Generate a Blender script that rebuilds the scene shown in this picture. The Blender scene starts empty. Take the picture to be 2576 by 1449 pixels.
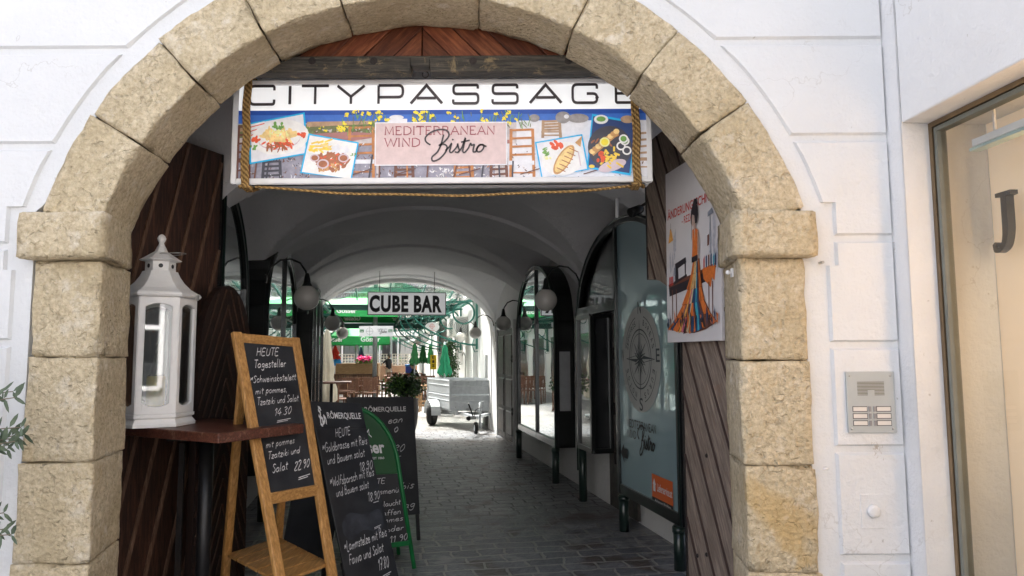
import bpy, bmesh, math, random
from mathutils import Vector, Matrix, noise
random.seed(11)
D = bpy.data
S = bpy.context.scene
COL = S.collection
V = Vector
R = math.radians
# ------------------------------------------------------------------ camera
FOC = 1800.0; W0, H0 = 2576.0, 1449.0
EYE = V((0, 0, 1.6)); PITCH = math.atan(170.5 / FOC); ROLL = R(0.3)
fw = V((0, math.cos(PITCH), math.sin(PITCH)))
up = V((0, -math.sin(PITCH), math.cos(PITCH)))
rt = V((1, 0, 0))
rt2 = rt * math.cos(ROLL) - up * math.sin(ROLL)
up2 = up * math.cos(ROLL) + rt * math.sin(ROLL)
cam = D.cameras.new('camera'); camo = D.objects.new('camera', cam); COL.objects.link(camo)
cam.sensor_width = 36; cam.lens = 36 * FOC / W0; cam.clip_start = 0.05; cam.clip_end = 600
M = Matrix((rt2, up2, -fw)).transposed().to_4x4(); M.translation = EYE
camo.matrix_world = M
S.camera = camo

def P(px, py, d):
    """survey point of the photograph at real depth d (metres in front of the eye)"""
    v = rt2 * ((px - W0 / 2) / FOC) + up2 * ((H0 / 2 - py) / FOC) + fw
    return EYE + v * (d / v.y)
def PZ(px, py, z):
    v = rt2 * ((px - W0 / 2) / FOC) + up2 * ((H0 / 2 - py) / FOC) + fw
    return EYE + v * ((z - EYE.z) / v.z)
# passage frame: a across, b along
PHI = math.atan(0.192); CA, SA = math.cos(PHI), math.sin(PHI)
def Q(a, b, z=0.0): return V((0.61 + a * CA - b * SA, a * SA + b * CA, z))
AXA = V((CA, SA, 0)); AXB = V((-SA, CA, 0)); UP = V((0, 0, 1))
HW = 1.915
# ------------------------------------------------------------------ tags
def tag(o, label=None, cat=None, group=None, kind=None):
    if label: o['label'] = label
    if cat: o['category'] = cat
    if group: o['group'] = group
    if kind: o['kind'] = kind
    return o
def thing(name, label, cat, loc=(0, 0, 0), rz=0.0, group=None):
    o = D.objects.new(name, None); COL.objects.link(o); o.empty_display_size = 0.1
    o.location = loc; o.rotation_euler = (0, 0, rz)
    return tag(o, label, cat, group)
def children(o): return [c for c in COL.objects if c.parent == o]
KIDS = {}
def copy_tree(o, parent=None):
    c = o.copy(); COL.objects.link(c); c.parent = parent
    for ch in KIDS.get(o.name, []):
        copy_tree(ch, c)
    return c
# ------------------------------------------------------------------ mesh builder
class MB:
    def __init__(s): s.v = []; s.f = []; s.m = []; s.sm = []
    def add(s, vs, fs, mi=0, smooth=False):
        n = len(s.v); s.v += [V(p) for p in vs]
        for f in fs: s.f.append([n + i for i in f]); s.m.append(mi); s.sm.append(smooth)
    def box(s, c, size, mi=0, fr=None):
        hx, hy, hz = size[0] / 2, size[1] / 2, size[2] / 2
        pts = [V((x, y, z)) for x in (-hx, hx) for y in (-hy, hy) for z in (-hz, hz)]
        if fr: pts = [fr[0] * p.x + fr[1] * p.y + fr[2] * p.z for p in pts]
        s.add([V(c) + p for p in pts], [(0, 1, 3, 2), (4, 6, 7, 5), (0, 4, 5, 1), (2, 3, 7, 6), (0, 2, 6, 4), (1, 5, 7, 3)], mi)
    def hexa(s, p, mi=0):   # p: 4 front, 4 back, same winding
        s.add(p, [(0, 1, 2, 3), (7, 6, 5, 4), (0, 4, 5, 1), (1, 5, 6, 2), (2, 6, 7, 3), (3, 7, 4, 0)], mi)
    def beam(s, p, q, w, t, side=None, mi=0, taper=1.0):
        p, q = V(p), V(q); d = (q - p).normalized()
        if side is None: side = V((0, 0, 1)).cross(d) if abs(d.z) < .95 else V((1, 0, 0))
        side = V(side); side = (side - d * side.dot(d)).normalized(); n = d.cross(side)
        a = [p + side * (sx * w / 2) + n * (sy * t / 2) for sx, sy in ((-1, -1), (1, -1), (1, 1), (-1, 1))]
        b = [q + side * (sx * w / 2 * taper) + n * (sy * t / 2 * taper) for sx, sy in ((-1, -1), (1, -1), (1, 1), (-1, 1))]
        s.hexa(a + b, mi)
    def prism(s, pts, off, mi=0):   # polygon (3D points) extruded by vector off
        n = len(pts); pts = [V(p) for p in pts]; off = V(off)
        s.add(pts + [p + off for p in pts], [list(range(n)), list(range(2 * n - 1, n - 1, -1))] + [(i, i + n, (i + 1) % n + n, (i + 1) % n) for i in range(n)], mi)
    def face(s, pts, mi=0): s.add(pts, [list(range(len(pts)))], mi)
    def tube(s, pts, r, n=8, mi=0, cap=True, radii=None, smooth=True):
        pts = [V(p) for p in pts]; m = len(pts); vs = []; prev = None
        for i, p in enumerate(pts):
            t = (pts[min(i + 1, m - 1)] - pts[max(i - 1, 0)])
            t = t.normalized() if t.length > 1e-9 else V((0, 0, 1))
            if prev is None: a = V((0, 0, 1)).cross(t) if abs(t.z) < .9 else V((1, 0, 0)).cross(t)
            else: a = prev - t * prev.dot(t)
            a.normalize(); prev = a; b = t.cross(a); rr = radii[i] if radii else r
            vs += [p + (a * math.cos(2 * math.pi * k / n) + b * math.sin(2 * math.pi * k / n)) * rr for k in range(n)]
        fs = [(i * n + k, i * n + (k + 1) % n, (i + 1) * n + (k + 1) % n, (i + 1) * n + k) for i in range(m - 1) for k in range(n)]
        s.add(vs, fs, mi, smooth)
        if cap: s.add([], [], mi); nn = len(s.v) - len(vs); s.f.append([nn + k for k in range(n)][::-1]); s.m.append(mi); s.sm.append(False); s.f.append([nn + (m - 1) * n + k for k in range(n)]); s.m.append(mi); s.sm.append(False)
    def lathe(s, prof, c=(0, 0, 0), n=24, mi=0, axis=None, rot=0.0, smooth=True):
        c = V(c); ax = V(axis).normalized() if axis else V((0, 0, 1))
        a = V((1, 0, 0)) if abs(ax.x) < .9 else V((0, 1, 0)); a = (a - ax * a.dot(ax)).normalized(); b = ax.cross(a)
        vs = [c + ax * h + (a * math.cos(2 * math.pi * k / n + rot) + b * math.sin(2 * math.pi * k / n + rot)) * max(r, 1e-4) for r, h in prof for k in range(n)]
        fs = [(i * n + k, i * n + (k + 1) % n, (i + 1) * n + (k + 1) % n, (i + 1) * n + k) for i in range(len(prof) - 1) for k in range(n)]
        s.add(vs, fs, mi, smooth); nn = len(s.v) - len(vs)
        s.f.append([nn + k for k in range(n)][::-1]); s.m.append(mi); s.sm.append(False)
        s.f.append([nn + (len(prof) - 1) * n + k for k in range(n)]); s.m.append(mi); s.sm.append(False)
    def sphere(s, c, r, n=16, mi=0, sc=(1, 1, 1)):
        c = V(c); prof = []
        m = max(4, n // 2); vs = []; fs = []
        for i in range(m + 1):
            th = math.pi * i / m
            for k in range(n):
                ph = 2 * math.pi * k / n
                vs.append(c + V((math.sin(th) * math.cos(ph) * r * sc[0], math.sin(th) * math.sin(ph) * r * sc[1], math.cos(th) * r * sc[2])))
        for i in range(m):
            for k in range(n): fs.append((i * n + k, (i + 1) * n + k, (i + 1) * n + (k + 1) % n, i * n + (k + 1) % n))
        s.add(vs, fs, mi, True)
    def build(s, name, mats, parent=None, bevel=0, recalc=True, segs=2):
        me = D.meshes.new(name); vs = s.v
        if parent is not None and not parent.get('_local'):
            vs = [p - V(parent['_org']) if '_org' in parent else p - parent.location for p in vs]
        me.from_pydata([tuple(p) for p in vs], [], s.f)
        if not isinstance(mats, (list, tuple)): mats = [mats]
        for m in mats: me.materials.append(m)
        for p, mi, sm in zip(me.polygons, s.m, s.sm): p.material_index = mi; p.use_smooth = sm
        bm = bmesh.new(); bm.from_mesh(me)
        bmesh.ops.remove_doubles(bm, verts=bm.verts, dist=1e-6)
        if recalc: bmesh.ops.recalc_face_normals(bm, faces=bm.faces)
        bm.to_mesh(me); bm.free()
        o = D.objects.new(name, me); COL.objects.link(o)
        if parent is not None:
            o.parent = parent; KIDS.setdefault(parent.name, []).append(o)
            org = V(parent['_org']) if '_org' in parent else parent.location.copy()
            o['_org'] = tuple(org)
        if bevel:
            md = o.modifiers.new('bevel', 'BEVEL'); md.width = bevel; md.segments = segs; md.limit_method = 'ANGLE'; md.angle_limit = R(40); md.harden_normals = False
        return o
LOCAL = V((0, 0, 0))
def local_thing(*a, **k):   # a thing modelled round its own origin, moved afterwards
    return thing(*a, **k)
class Fr:   # flat frame: x right, y up, z out of the face
    def __init__(s, o, ex, ey):
        s.o = V(o); s.ex = V(ex); s.ey = V(ey); s.n = s.ex.cross(s.ey).normalized()
    def __call__(s, x, y, z=0.0): return s.o + s.ex * x + s.ey * y + s.n * z
class Quad:  # bilinear frame on four corners, u 0..1 right, v 0..1 down
    def __init__(s, tl, tr, bl, br):
        s.c = [V(tl), V(tr), V(bl), V(br)]; s.n = (s.c[1] - s.c[0]).cross(s.c[0] - s.c[2]).normalized()
        s.w = (s.c[1] - s.c[0]).length; s.h = (s.c[2] - s.c[0]).length
    def __call__(s, u, v, z=0.0):
        a, b, c, d = s.c
        return a * ((1 - u) * (1 - v)) + b * (u * (1 - v)) + c * ((1 - u) * v) + d * (u * v) + s.n * z
# ------------------------------------------------------------------ materials
MATS = {}
def nodes(name):
    m = D.materials.new(name); m.use_nodes = True; nt = m.node_tree; nt.nodes.clear()
    out = nt.nodes.new('ShaderNodeOutputMaterial'); b = nt.nodes.new('ShaderNodeBsdfPrincipled')
    nt.links.new(b.outputs[0], out.inputs[0]); MATS[name] = m
    return m, nt, b, out
def col(c): return (c[0], c[1], c[2], 1)
def mat(name, c, rough=.6, metal=0, var=.12, nscale=8.0, bump=0.0, bscale=60.0, c2=None, spec=.5, detail=5, stretch=None, emit=0, coat=0, rvar=0):
    m, nt, b, out = nodes(name); N = nt.nodes; L = nt.links
    tc = N.new('ShaderNodeTexCoord'); mp = N.new('ShaderNodeMapping'); L.new(tc.outputs['Object'], mp.inputs[0])
    if stretch: mp.inputs['Scale'].default_value = stretch
    nz = N.new('ShaderNodeTexNoise'); nz.inputs['Scale'].default_value = nscale; nz.inputs['Detail'].default_value = detail; nz.inputs['Roughness'].default_value = .6
    L.new(mp.outputs[0], nz.inputs[0])
    rp = N.new('ShaderNodeValToRGB'); rp.color_ramp.elements[0].position = .3; rp.color_ramp.elements[1].position = .7
    if c2 is None: c2 = [min(1, x * (1 + var)) for x in c]; c = [x * (1 - var) for x in c]
    rp.color_ramp.elements[0].color = col(c); rp.color_ramp.elements[1].color = col(c2)
    L.new(nz.outputs[0], rp.inputs[0]); L.new(rp.outputs[0], b.inputs['Base Color'])
    b.inputs['Roughness'].default_value = rough; b.inputs['Metallic'].default_value = metal
    b.inputs['Specular IOR Level'].default_value = spec
    if coat: b.inputs['Coat Weight'].default_value = coat
    if rvar:
        mr = N.new('ShaderNodeMapRange'); mr.inputs[3].default_value = rough - rvar; mr.inputs[4].default_value = rough + rvar
        L.new(nz.outputs[0], mr.inputs[0]); L.new(mr.outputs[0], b.inputs['Roughness'])
    if bump:
        n2 = N.new('ShaderNodeTexNoise'); n2.inputs['Scale'].default_value = bscale; n2.inputs['Detail'].default_value = 6; L.new(mp.outputs[0], n2.inputs[0])
        bp = N.new('ShaderNodeBump'); bp.inputs['Strength'].default_value = bump; bp.inputs['Distance'].default_value = .01
        L.new(n2.outputs[0], bp.inputs['Height']); L.new(bp.outputs[0], b.inputs['Normal'])
    if emit:
        b.inputs['Emission Color'].default_value = col(c2); b.inputs['Emission Strength'].default_value = emit
    return m
def mix_rgb(N, L, f, a, b, mode='MIX'):
    n = N.new('ShaderNodeMix'); n.data_type = 'RGBA'; n.blend_type = mode
    for s_, v_ in ((0, f), (6, a), (7, b)):
        if hasattr(v_, 'links') or hasattr(v_, 'is_linked'): L.new(v_, n.inputs[s_])
        else: n.inputs[s_].default_value = v_ if s_ == 0 else col(v_)
    return n.outputs[2]
def noise_n(N, L, vec, scale, detail=5, rough=.6, dist=0):
    n = N.new('ShaderNodeTexNoise'); n.inputs['Scale'].default_value = scale; n.inputs['Detail'].default_value = detail; n.inputs['Roughness'].default_value = rough; n.inputs['Distortion'].default_value = dist
    L.new(vec, n.inputs[0]); return n.outputs[0]
def ramp(N, L, src, p0, p1, c0=(0, 0, 0), c1=(1, 1, 1)):
    r = N.new('ShaderNodeValToRGB'); r.color_ramp.elements[0].position = p0; r.color_ramp.elements[1].position = p1
    r.color_ramp.elements[0].color = col(c0); r.color_ramp.elements[1].color = col(c1); L.new(src, r.inputs[0]); return r.outputs[0]
def math_n(N, L, op, a, b=None):
    n = N.new('ShaderNodeMath'); n.operation = op
    for i, v_ in enumerate((a, b)):
        if v_ is None: continue
        if hasattr(v_, 'is_linked'): L.new(v_, n.inputs[i])
        else: n.inputs[i].default_value = v_
    return n.outputs[0]

def stone_mat():
    m, nt, b, out = nodes('sandstone'); N, L = nt.nodes, nt.links
    g = N.new('ShaderNodeNewGeometry').outputs['Position']
    c = ramp(N, L, noise_n(N, L, g, 3.2, 6, .65), .3, .72, (.60, .50, .32), (.82, .72, .53))
    c = mix_rgb(N, L, ramp(N, L, noise_n(N, L, g, 38, 5, .75), .34, .62), (.47, .385, .25), c)
    c = mix_rgb(N, L, ramp(N, L, noise_n(N, L, g, 9, 5, .7), .56, .75), c, (.80, .74, .62))
    # ochre patches
    o = ramp(N, L, noise_n(N, L, g, 1.9, 4, .55, .6), .62, .66)
    zz = N.new('ShaderNodeSeparateXYZ'); L.new(g, zz.inputs[0])
    low = ramp(N, L, math_n(N, L, 'MULTIPLY', zz.outputs[2], .4), .38, .52, (1, 1, 1), (0, 0, 0))
    c = mix_rgb(N, L, math_n(N, L, 'MULTIPLY', o, math_n(N, L, 'MULTIPLY', low, .55)), c, (.62, .42, .16))
    # dark weathering
    dk = ramp(N, L, noise_n(N, L, g, 5.5, 8, .75, .3), .6, .78)
    c = mix_rgb(N, L, math_n(N, L, 'MULTIPLY', dk, .5), c, (.24, .20, .15))
    L.new(c, b.inputs['Base Color']); b.inputs['Roughness'].default_value = .95; b.inputs['Specular IOR Level'].default_value = .2
    h1 = noise_n(N, L, g, 55, 7, .7); h2 = noise_n(N, L, g, 17, 4, .6)
    vo = N.new('ShaderNodeTexVoronoi'); vo.inputs['Scale'].default_value = 42; L.new(g, vo.inputs[0])
    h3 = ramp(N, L, noise_n(N, L, g, 24, 2, .5, 1.2), .60, .70)
    h = math_n(N, L, 'SUBTRACT', math_n(N, L, 'ADD', math_n(N, L, 'MULTIPLY', h1, .8), math_n(N, L, 'ADD', math_n(N, L, 'MULTIPLY', h2, .9), math_n(N, L, 'MULTIPLY', vo.outputs[0], .45))), math_n(N, L, 'MULTIPLY', h3, .5))
    bp = N.new('ShaderNodeBump'); bp.inputs['Strength'].default_value = 1.0; bp.inputs['Distance'].default_value = .021
    L.new(h, bp.inputs['Height']); L.new(bp.outputs[0], b.inputs['Normal'])
    return m
def plaster_mat(name, c, dirt=.35, bump=.5, rough=.85, dcol=(.45, .42, .36)):
    m, nt, b, out = nodes(name); N, L = nt.nodes, nt.links
    g = N.new('ShaderNodeNewGeometry').outputs['Position']
    cc = ramp(N, L, noise_n(N, L, g, 1.3, 5, .6), .3, .7, [x * .95 for x in c], [min(1, x * 1.03) for x in c])
    d = ramp(N, L, noise_n(N, L, g, 3.3, 9, .78, .8), .63, .80)
    cc = mix_rgb(N, L, math_n(N, L, 'MULTIPLY', d, dirt), cc, dcol)
    sp = ramp(N, L, noise_n(N, L, g, 26, 3, .5), .73, .78)
    cc = mix_rgb(N, L, math_n(N, L, 'MULTIPLY', sp, dirt * 1.2), cc, [x * .6 for x in dcol])
    L.new(cc, b.inputs['Base Color']); b.inputs['Roughness'].default_value = rough; b.inputs['Specular IOR Level'].default_value = .3
    h = math_n(N, L, 'ADD', math_n(N, L, 'ADD', noise_n(N, L, g, 45, 6, .6), math_n(N, L, 'MULTIPLY', noise_n(N, L, g, 7, 3), 1.6)), math_n(N, L, 'MULTIPLY', noise_n(N, L, g, 1.7, 3), 5.0))
    ck = N.new('ShaderNodeTexVoronoi'); ck.feature = 'DISTANCE_TO_EDGE'; ck.inputs['Scale'].default_value = .9; wv = N.new('ShaderNodeVectorMath'); wv.operation = 'ADD'; nv = N.new('ShaderNodeTexNoise'); nv.inputs['Scale'].default_value = 3; nv.inputs['Detail'].default_value = 6; L.new(g, nv.inputs[0]); L.new(g, wv.inputs[0]); L.new(nv.outputs['Color'], wv.inputs[1]); L.new(wv.outputs[0], ck.inputs[0])
    ckr = math_n(N, L, 'MULTIPLY', ramp(N, L, ck.outputs[0], .0, .004, (1, 1, 1), (0, 0, 0)), ramp(N, L, noise_n(N, L, g, .8, 2), .5, .6)); cc2 = mix_rgb(N, L, math_n(N, L, 'MULTIPLY', ckr, dirt * .8), cc, [x * .7 for x in dcol]); L.new(cc2, b.inputs['Base Color'])
    bp = N.new('ShaderNodeBump'); bp.inputs['Strength'].default_value = bump; bp.inputs['Distance'].default_value = .012
    L.new(h, bp.inputs['Height']); L.new(bp.outputs[0], b.inputs['Normal'])
    return m
def wood_mat(name, c0, c1, scale=1.0, axis='Z', rough=.55, bump=.4, use='Object', worn=0, wc=(.35, .3, .25)):
    m, nt, b, out = nodes(name); N, L = nt.nodes, nt.links
    tc = N.new('ShaderNodeTexCoord'); mp = N.new('ShaderNodeMapping'); L.new(tc.outputs[use], mp.inputs[0])
    s = {'X': (1.2, 14, 14), 'Y': (14, 1.2, 14), 'Z': (14, 14, 1.2)}[axis]; mp.inputs['Scale'].default_value = [x * scale for x in s]
    n1 = noise_n(N, L, mp.outputs[0], 1.6, 6, .6, 1.2); n2 = noise_n(N, L, mp.outputs[0], 6, 5, .7)
    c = ramp(N, L, n1, .32, .68, c0, c1)
    c = mix_rgb(N, L, ramp(N, L, n2, .4, .72), [x * .6 for x in c0], c)
    if worn:
        w = ramp(N, L, noise_n(N, L, tc.outputs[use], 9, 7, .75, .5), .56, .66)
        c = mix_rgb(N, L, math_n(N, L, 'MULTIPLY', w, worn), c, wc)
    L.new(c, b.inputs['Base Color']); b.inputs['Roughness'].default_value = rough
    bp = N.new('ShaderNodeBump'); bp.inputs['Strength'].default_value = bump; bp.inputs['Distance'].default_value = .006
    L.new(n2, bp.inputs['Height']); L.new(bp.outputs[0], b.inputs['Normal'])
    return m
def paving_mat():
    m, nt, b, out = nodes('paving'); N, L = nt.nodes, nt.links
    g = N.new('ShaderNodeNewGeometry').outputs['Position']
    mp = N.new('ShaderNodeMapping'); mp.inputs['Rotation'].default_value = (0, 0, -PHI); L.new(g, mp.inputs[0])
    nd = N.new('ShaderNodeTexNoise'); nd.inputs['Scale'].default_value = 2.4; nd.inputs['Detail'].default_value = 3; L.new(mp.outputs[0], nd.inputs[0])
    av = N.new('ShaderNodeVectorMath'); av.operation = 'SCALE'; av.inputs['Scale'].default_value = .11; L.new(nd.outputs['Color'], av.inputs[0])
    nd2 = N.new('ShaderNodeTexNoise'); nd2.inputs['Scale'].default_value = 11; L.new(mp.outputs[0], nd2.inputs[0])
    av2 = N.new('ShaderNodeVectorMath'); av2.operation = 'SCALE'; av2.inputs['Scale'].default_value = .035; L.new(nd2.outputs['Color'], av2.inputs[0])
    ad0 = N.new('ShaderNodeVectorMath'); ad0.operation = 'ADD'; L.new(mp.outputs[0], ad0.inputs[0]); L.new(av2.outputs[0], ad0.inputs[1])
    ad = N.new('ShaderNodeVectorMath'); ad.operation = 'ADD'; L.new(ad0.outputs[0], ad.inputs[0]); L.new(av.outputs[0], ad.inputs[1])
    def brick(sq, bias, c1, c2, mo, ms):
        br = N.new('ShaderNodeTexBrick'); L.new(ad.outputs[0], br.inputs[0]); br.offset = .43; br.offset_frequency = 2; br.squash = sq; br.squash_frequency = 3
        br.inputs['Scale'].default_value = 1.0; br.inputs['Mortar Size'].default_value = ms; br.inputs['Mortar Smooth'].default_value = .35; br.inputs['Bias'].default_value = bias
        br.inputs['Brick Width'].default_value = .31; br.inputs['Row Height'].default_value = .18
        br.inputs['Color1'].default_value = col(c1); br.inputs['Color2'].default_value = col(c2); br.inputs['Mortar'].default_value = col(mo)
        return br
    br = brick(.75, 0, (.19, .20, .22), (.48, .48, .50), (.22, .2, .17), .013)
    n1 = noise_n(N, L, g, 30, 6, .7)
    c = mix_rgb(N, L, ramp(N, L, n1, .3, .7), (.15, .15, .16), br.outputs[0], 'MIX')
    c = mix_rgb(N, L, ramp(N, L, noise_n(N, L, g, 1.1, 4), .35, .7), c, (.17, .17, .18), 'MIX')
    sp = N.new('ShaderNodeSeparateXYZ'); L.new(g, sp.inputs[0]); c = mix_rgb(N, L, ramp(N, L, noise_n(N, L, g, 4.2, 3, .6), .55, .66), c, (.34, .33, .33)); c = mix_rgb(N, L, ramp(N, L, noise_n(N, L, ad.outputs[0], 2.6, 2, .4), .58, .66), c, (.13, .105, .09))
    # sandy joints near the street, dark open joints further in
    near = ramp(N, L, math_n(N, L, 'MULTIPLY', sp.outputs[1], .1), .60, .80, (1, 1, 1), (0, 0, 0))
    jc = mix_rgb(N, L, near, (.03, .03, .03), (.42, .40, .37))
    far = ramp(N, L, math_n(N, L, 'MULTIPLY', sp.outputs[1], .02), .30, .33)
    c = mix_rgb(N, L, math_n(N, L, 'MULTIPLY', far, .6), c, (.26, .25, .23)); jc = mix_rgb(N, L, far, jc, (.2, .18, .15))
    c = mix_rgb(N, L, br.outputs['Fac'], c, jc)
    L.new(c, b.inputs['Base Color'])
    rr = N.new('ShaderNodeMapRange'); rr.inputs[3].default_value = .22; rr.inputs[4].default_value = .52; L.new(noise_n(N, L, g, 9, 4), rr.inputs[0]); L.new(rr.outputs[0], b.inputs['Roughness'])
    h = math_n(N, L, 'SUBTRACT', math_n(N, L, 'ADD', math_n(N, L, 'MULTIPLY', noise_n(N, L, g, 22, 5, .6), .7), math_n(N, L, 'MULTIPLY', noise_n(N, L, g, 6, 2), .8)), math_n(N, L, 'MULTIPLY', br.outputs['Fac'], 1.3))
    bp = N.new('ShaderNodeBump'); bp.inputs['Strength'].default_value = 1.0; bp.inputs['Distance'].default_value = .024
    L.new(h, bp.inputs['Height']); L.new(bp.outputs[0], b.inputs['Normal'])
    return m
def mirror_glass(name, tint, refl=.5, body=(.02, .03, .03), rough=.015):
    m, nt, b, out = nodes(name); N, L = nt.nodes, nt.links
    b.inputs['Base Color'].default_value = col(body); b.inputs['Roughness'].default_value = .3
    gl = N.new('ShaderNodeBsdfGlossy'); gl.inputs['Color'].default_value = col(tint); gl.inputs['Roughness'].default_value = rough
    mx = N.new('ShaderNodeMixShader'); lw = N.new('ShaderNodeLayerWeight'); lw.inputs[0].default_value = .35
    mr = N.new('ShaderNodeMapRange'); mr.inputs[3].default_value = refl * .55; mr.inputs[4].default_value = min(1, refl * 1.35); L.new(lw.outputs['Fresnel'], mr.inputs[0])
    L.new(mr.outputs[0], mx.inputs[0]); L.new(b.outputs[0], mx.inputs[1]); L.new(gl.outputs[0], mx.inputs[2]); L.new(mx.outputs[0], out.inputs[0])
    tc = N.new('ShaderNodeTexCoord'); nz = noise_n(N, L, tc.outputs['Object'], 1.2, 2)
    bp = N.new('ShaderNodeBump'); bp.inputs['Strength'].default_value = .04; bp.inputs['Distance'].default_value = .02; L.new(nz, bp.inputs['Height']); L.new(bp.outputs[0], gl.inputs['Normal'])
    return m
def clear_glass(name, tint=(.92, .97, .96), refl=.12):
    m, nt, b, out = nodes(name); N, L = nt.nodes, nt.links
    tr = N.new('ShaderNodeBsdfTransparent'); tr.inputs[0].default_value = col(tint)
    gl = N.new('ShaderNodeBsdfGlossy'); gl.inputs['Roughness'].default_value = .02
    lw = N.new('ShaderNodeFresnel'); lw.inputs[0].default_value = 1.45
    mr = N.new('ShaderNodeMapRange'); mr.inputs[3].default_value = refl; mr.inputs[4].default_value = .9; L.new(lw.outputs[0], mr.inputs[0])
    mx = N.new('ShaderNodeMixShader'); L.new(mr.outputs[0], mx.inputs[0]); L.new(tr.outputs[0], mx.inputs[1]); L.new(gl.outputs[0], mx.inputs[2]); L.new(mx.outputs[0], out.inputs[0])
    return m
def rope_mat():
    m, nt, b, out = nodes('jute_rope'); N, L = nt.nodes, nt.links
    g = N.new('ShaderNodeNewGeometry').outputs['Position']
    w = N.new('ShaderNodeTexWave'); w.bands_direction = 'DIAGONAL'; w.inputs['Scale'].default_value = 22; w.inputs['Distortion'].default_value = 1; L.new(g, w.inputs[0])
    c = mix_rgb(N, L, w.outputs[1], (.20, .11, .035), (.52, .33, .12)); L.new(c, b.inputs['Base Color']); b.inputs['Roughness'].default_value = .9
    bp = N.new('ShaderNodeBump'); bp.inputs['Strength'].default_value = .8; bp.inputs['Distance'].default_value = .01; L.new(w.outputs[1], bp.inputs['Height']); L.new(bp.outputs[0], b.inputs['Normal'])
    return m

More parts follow.
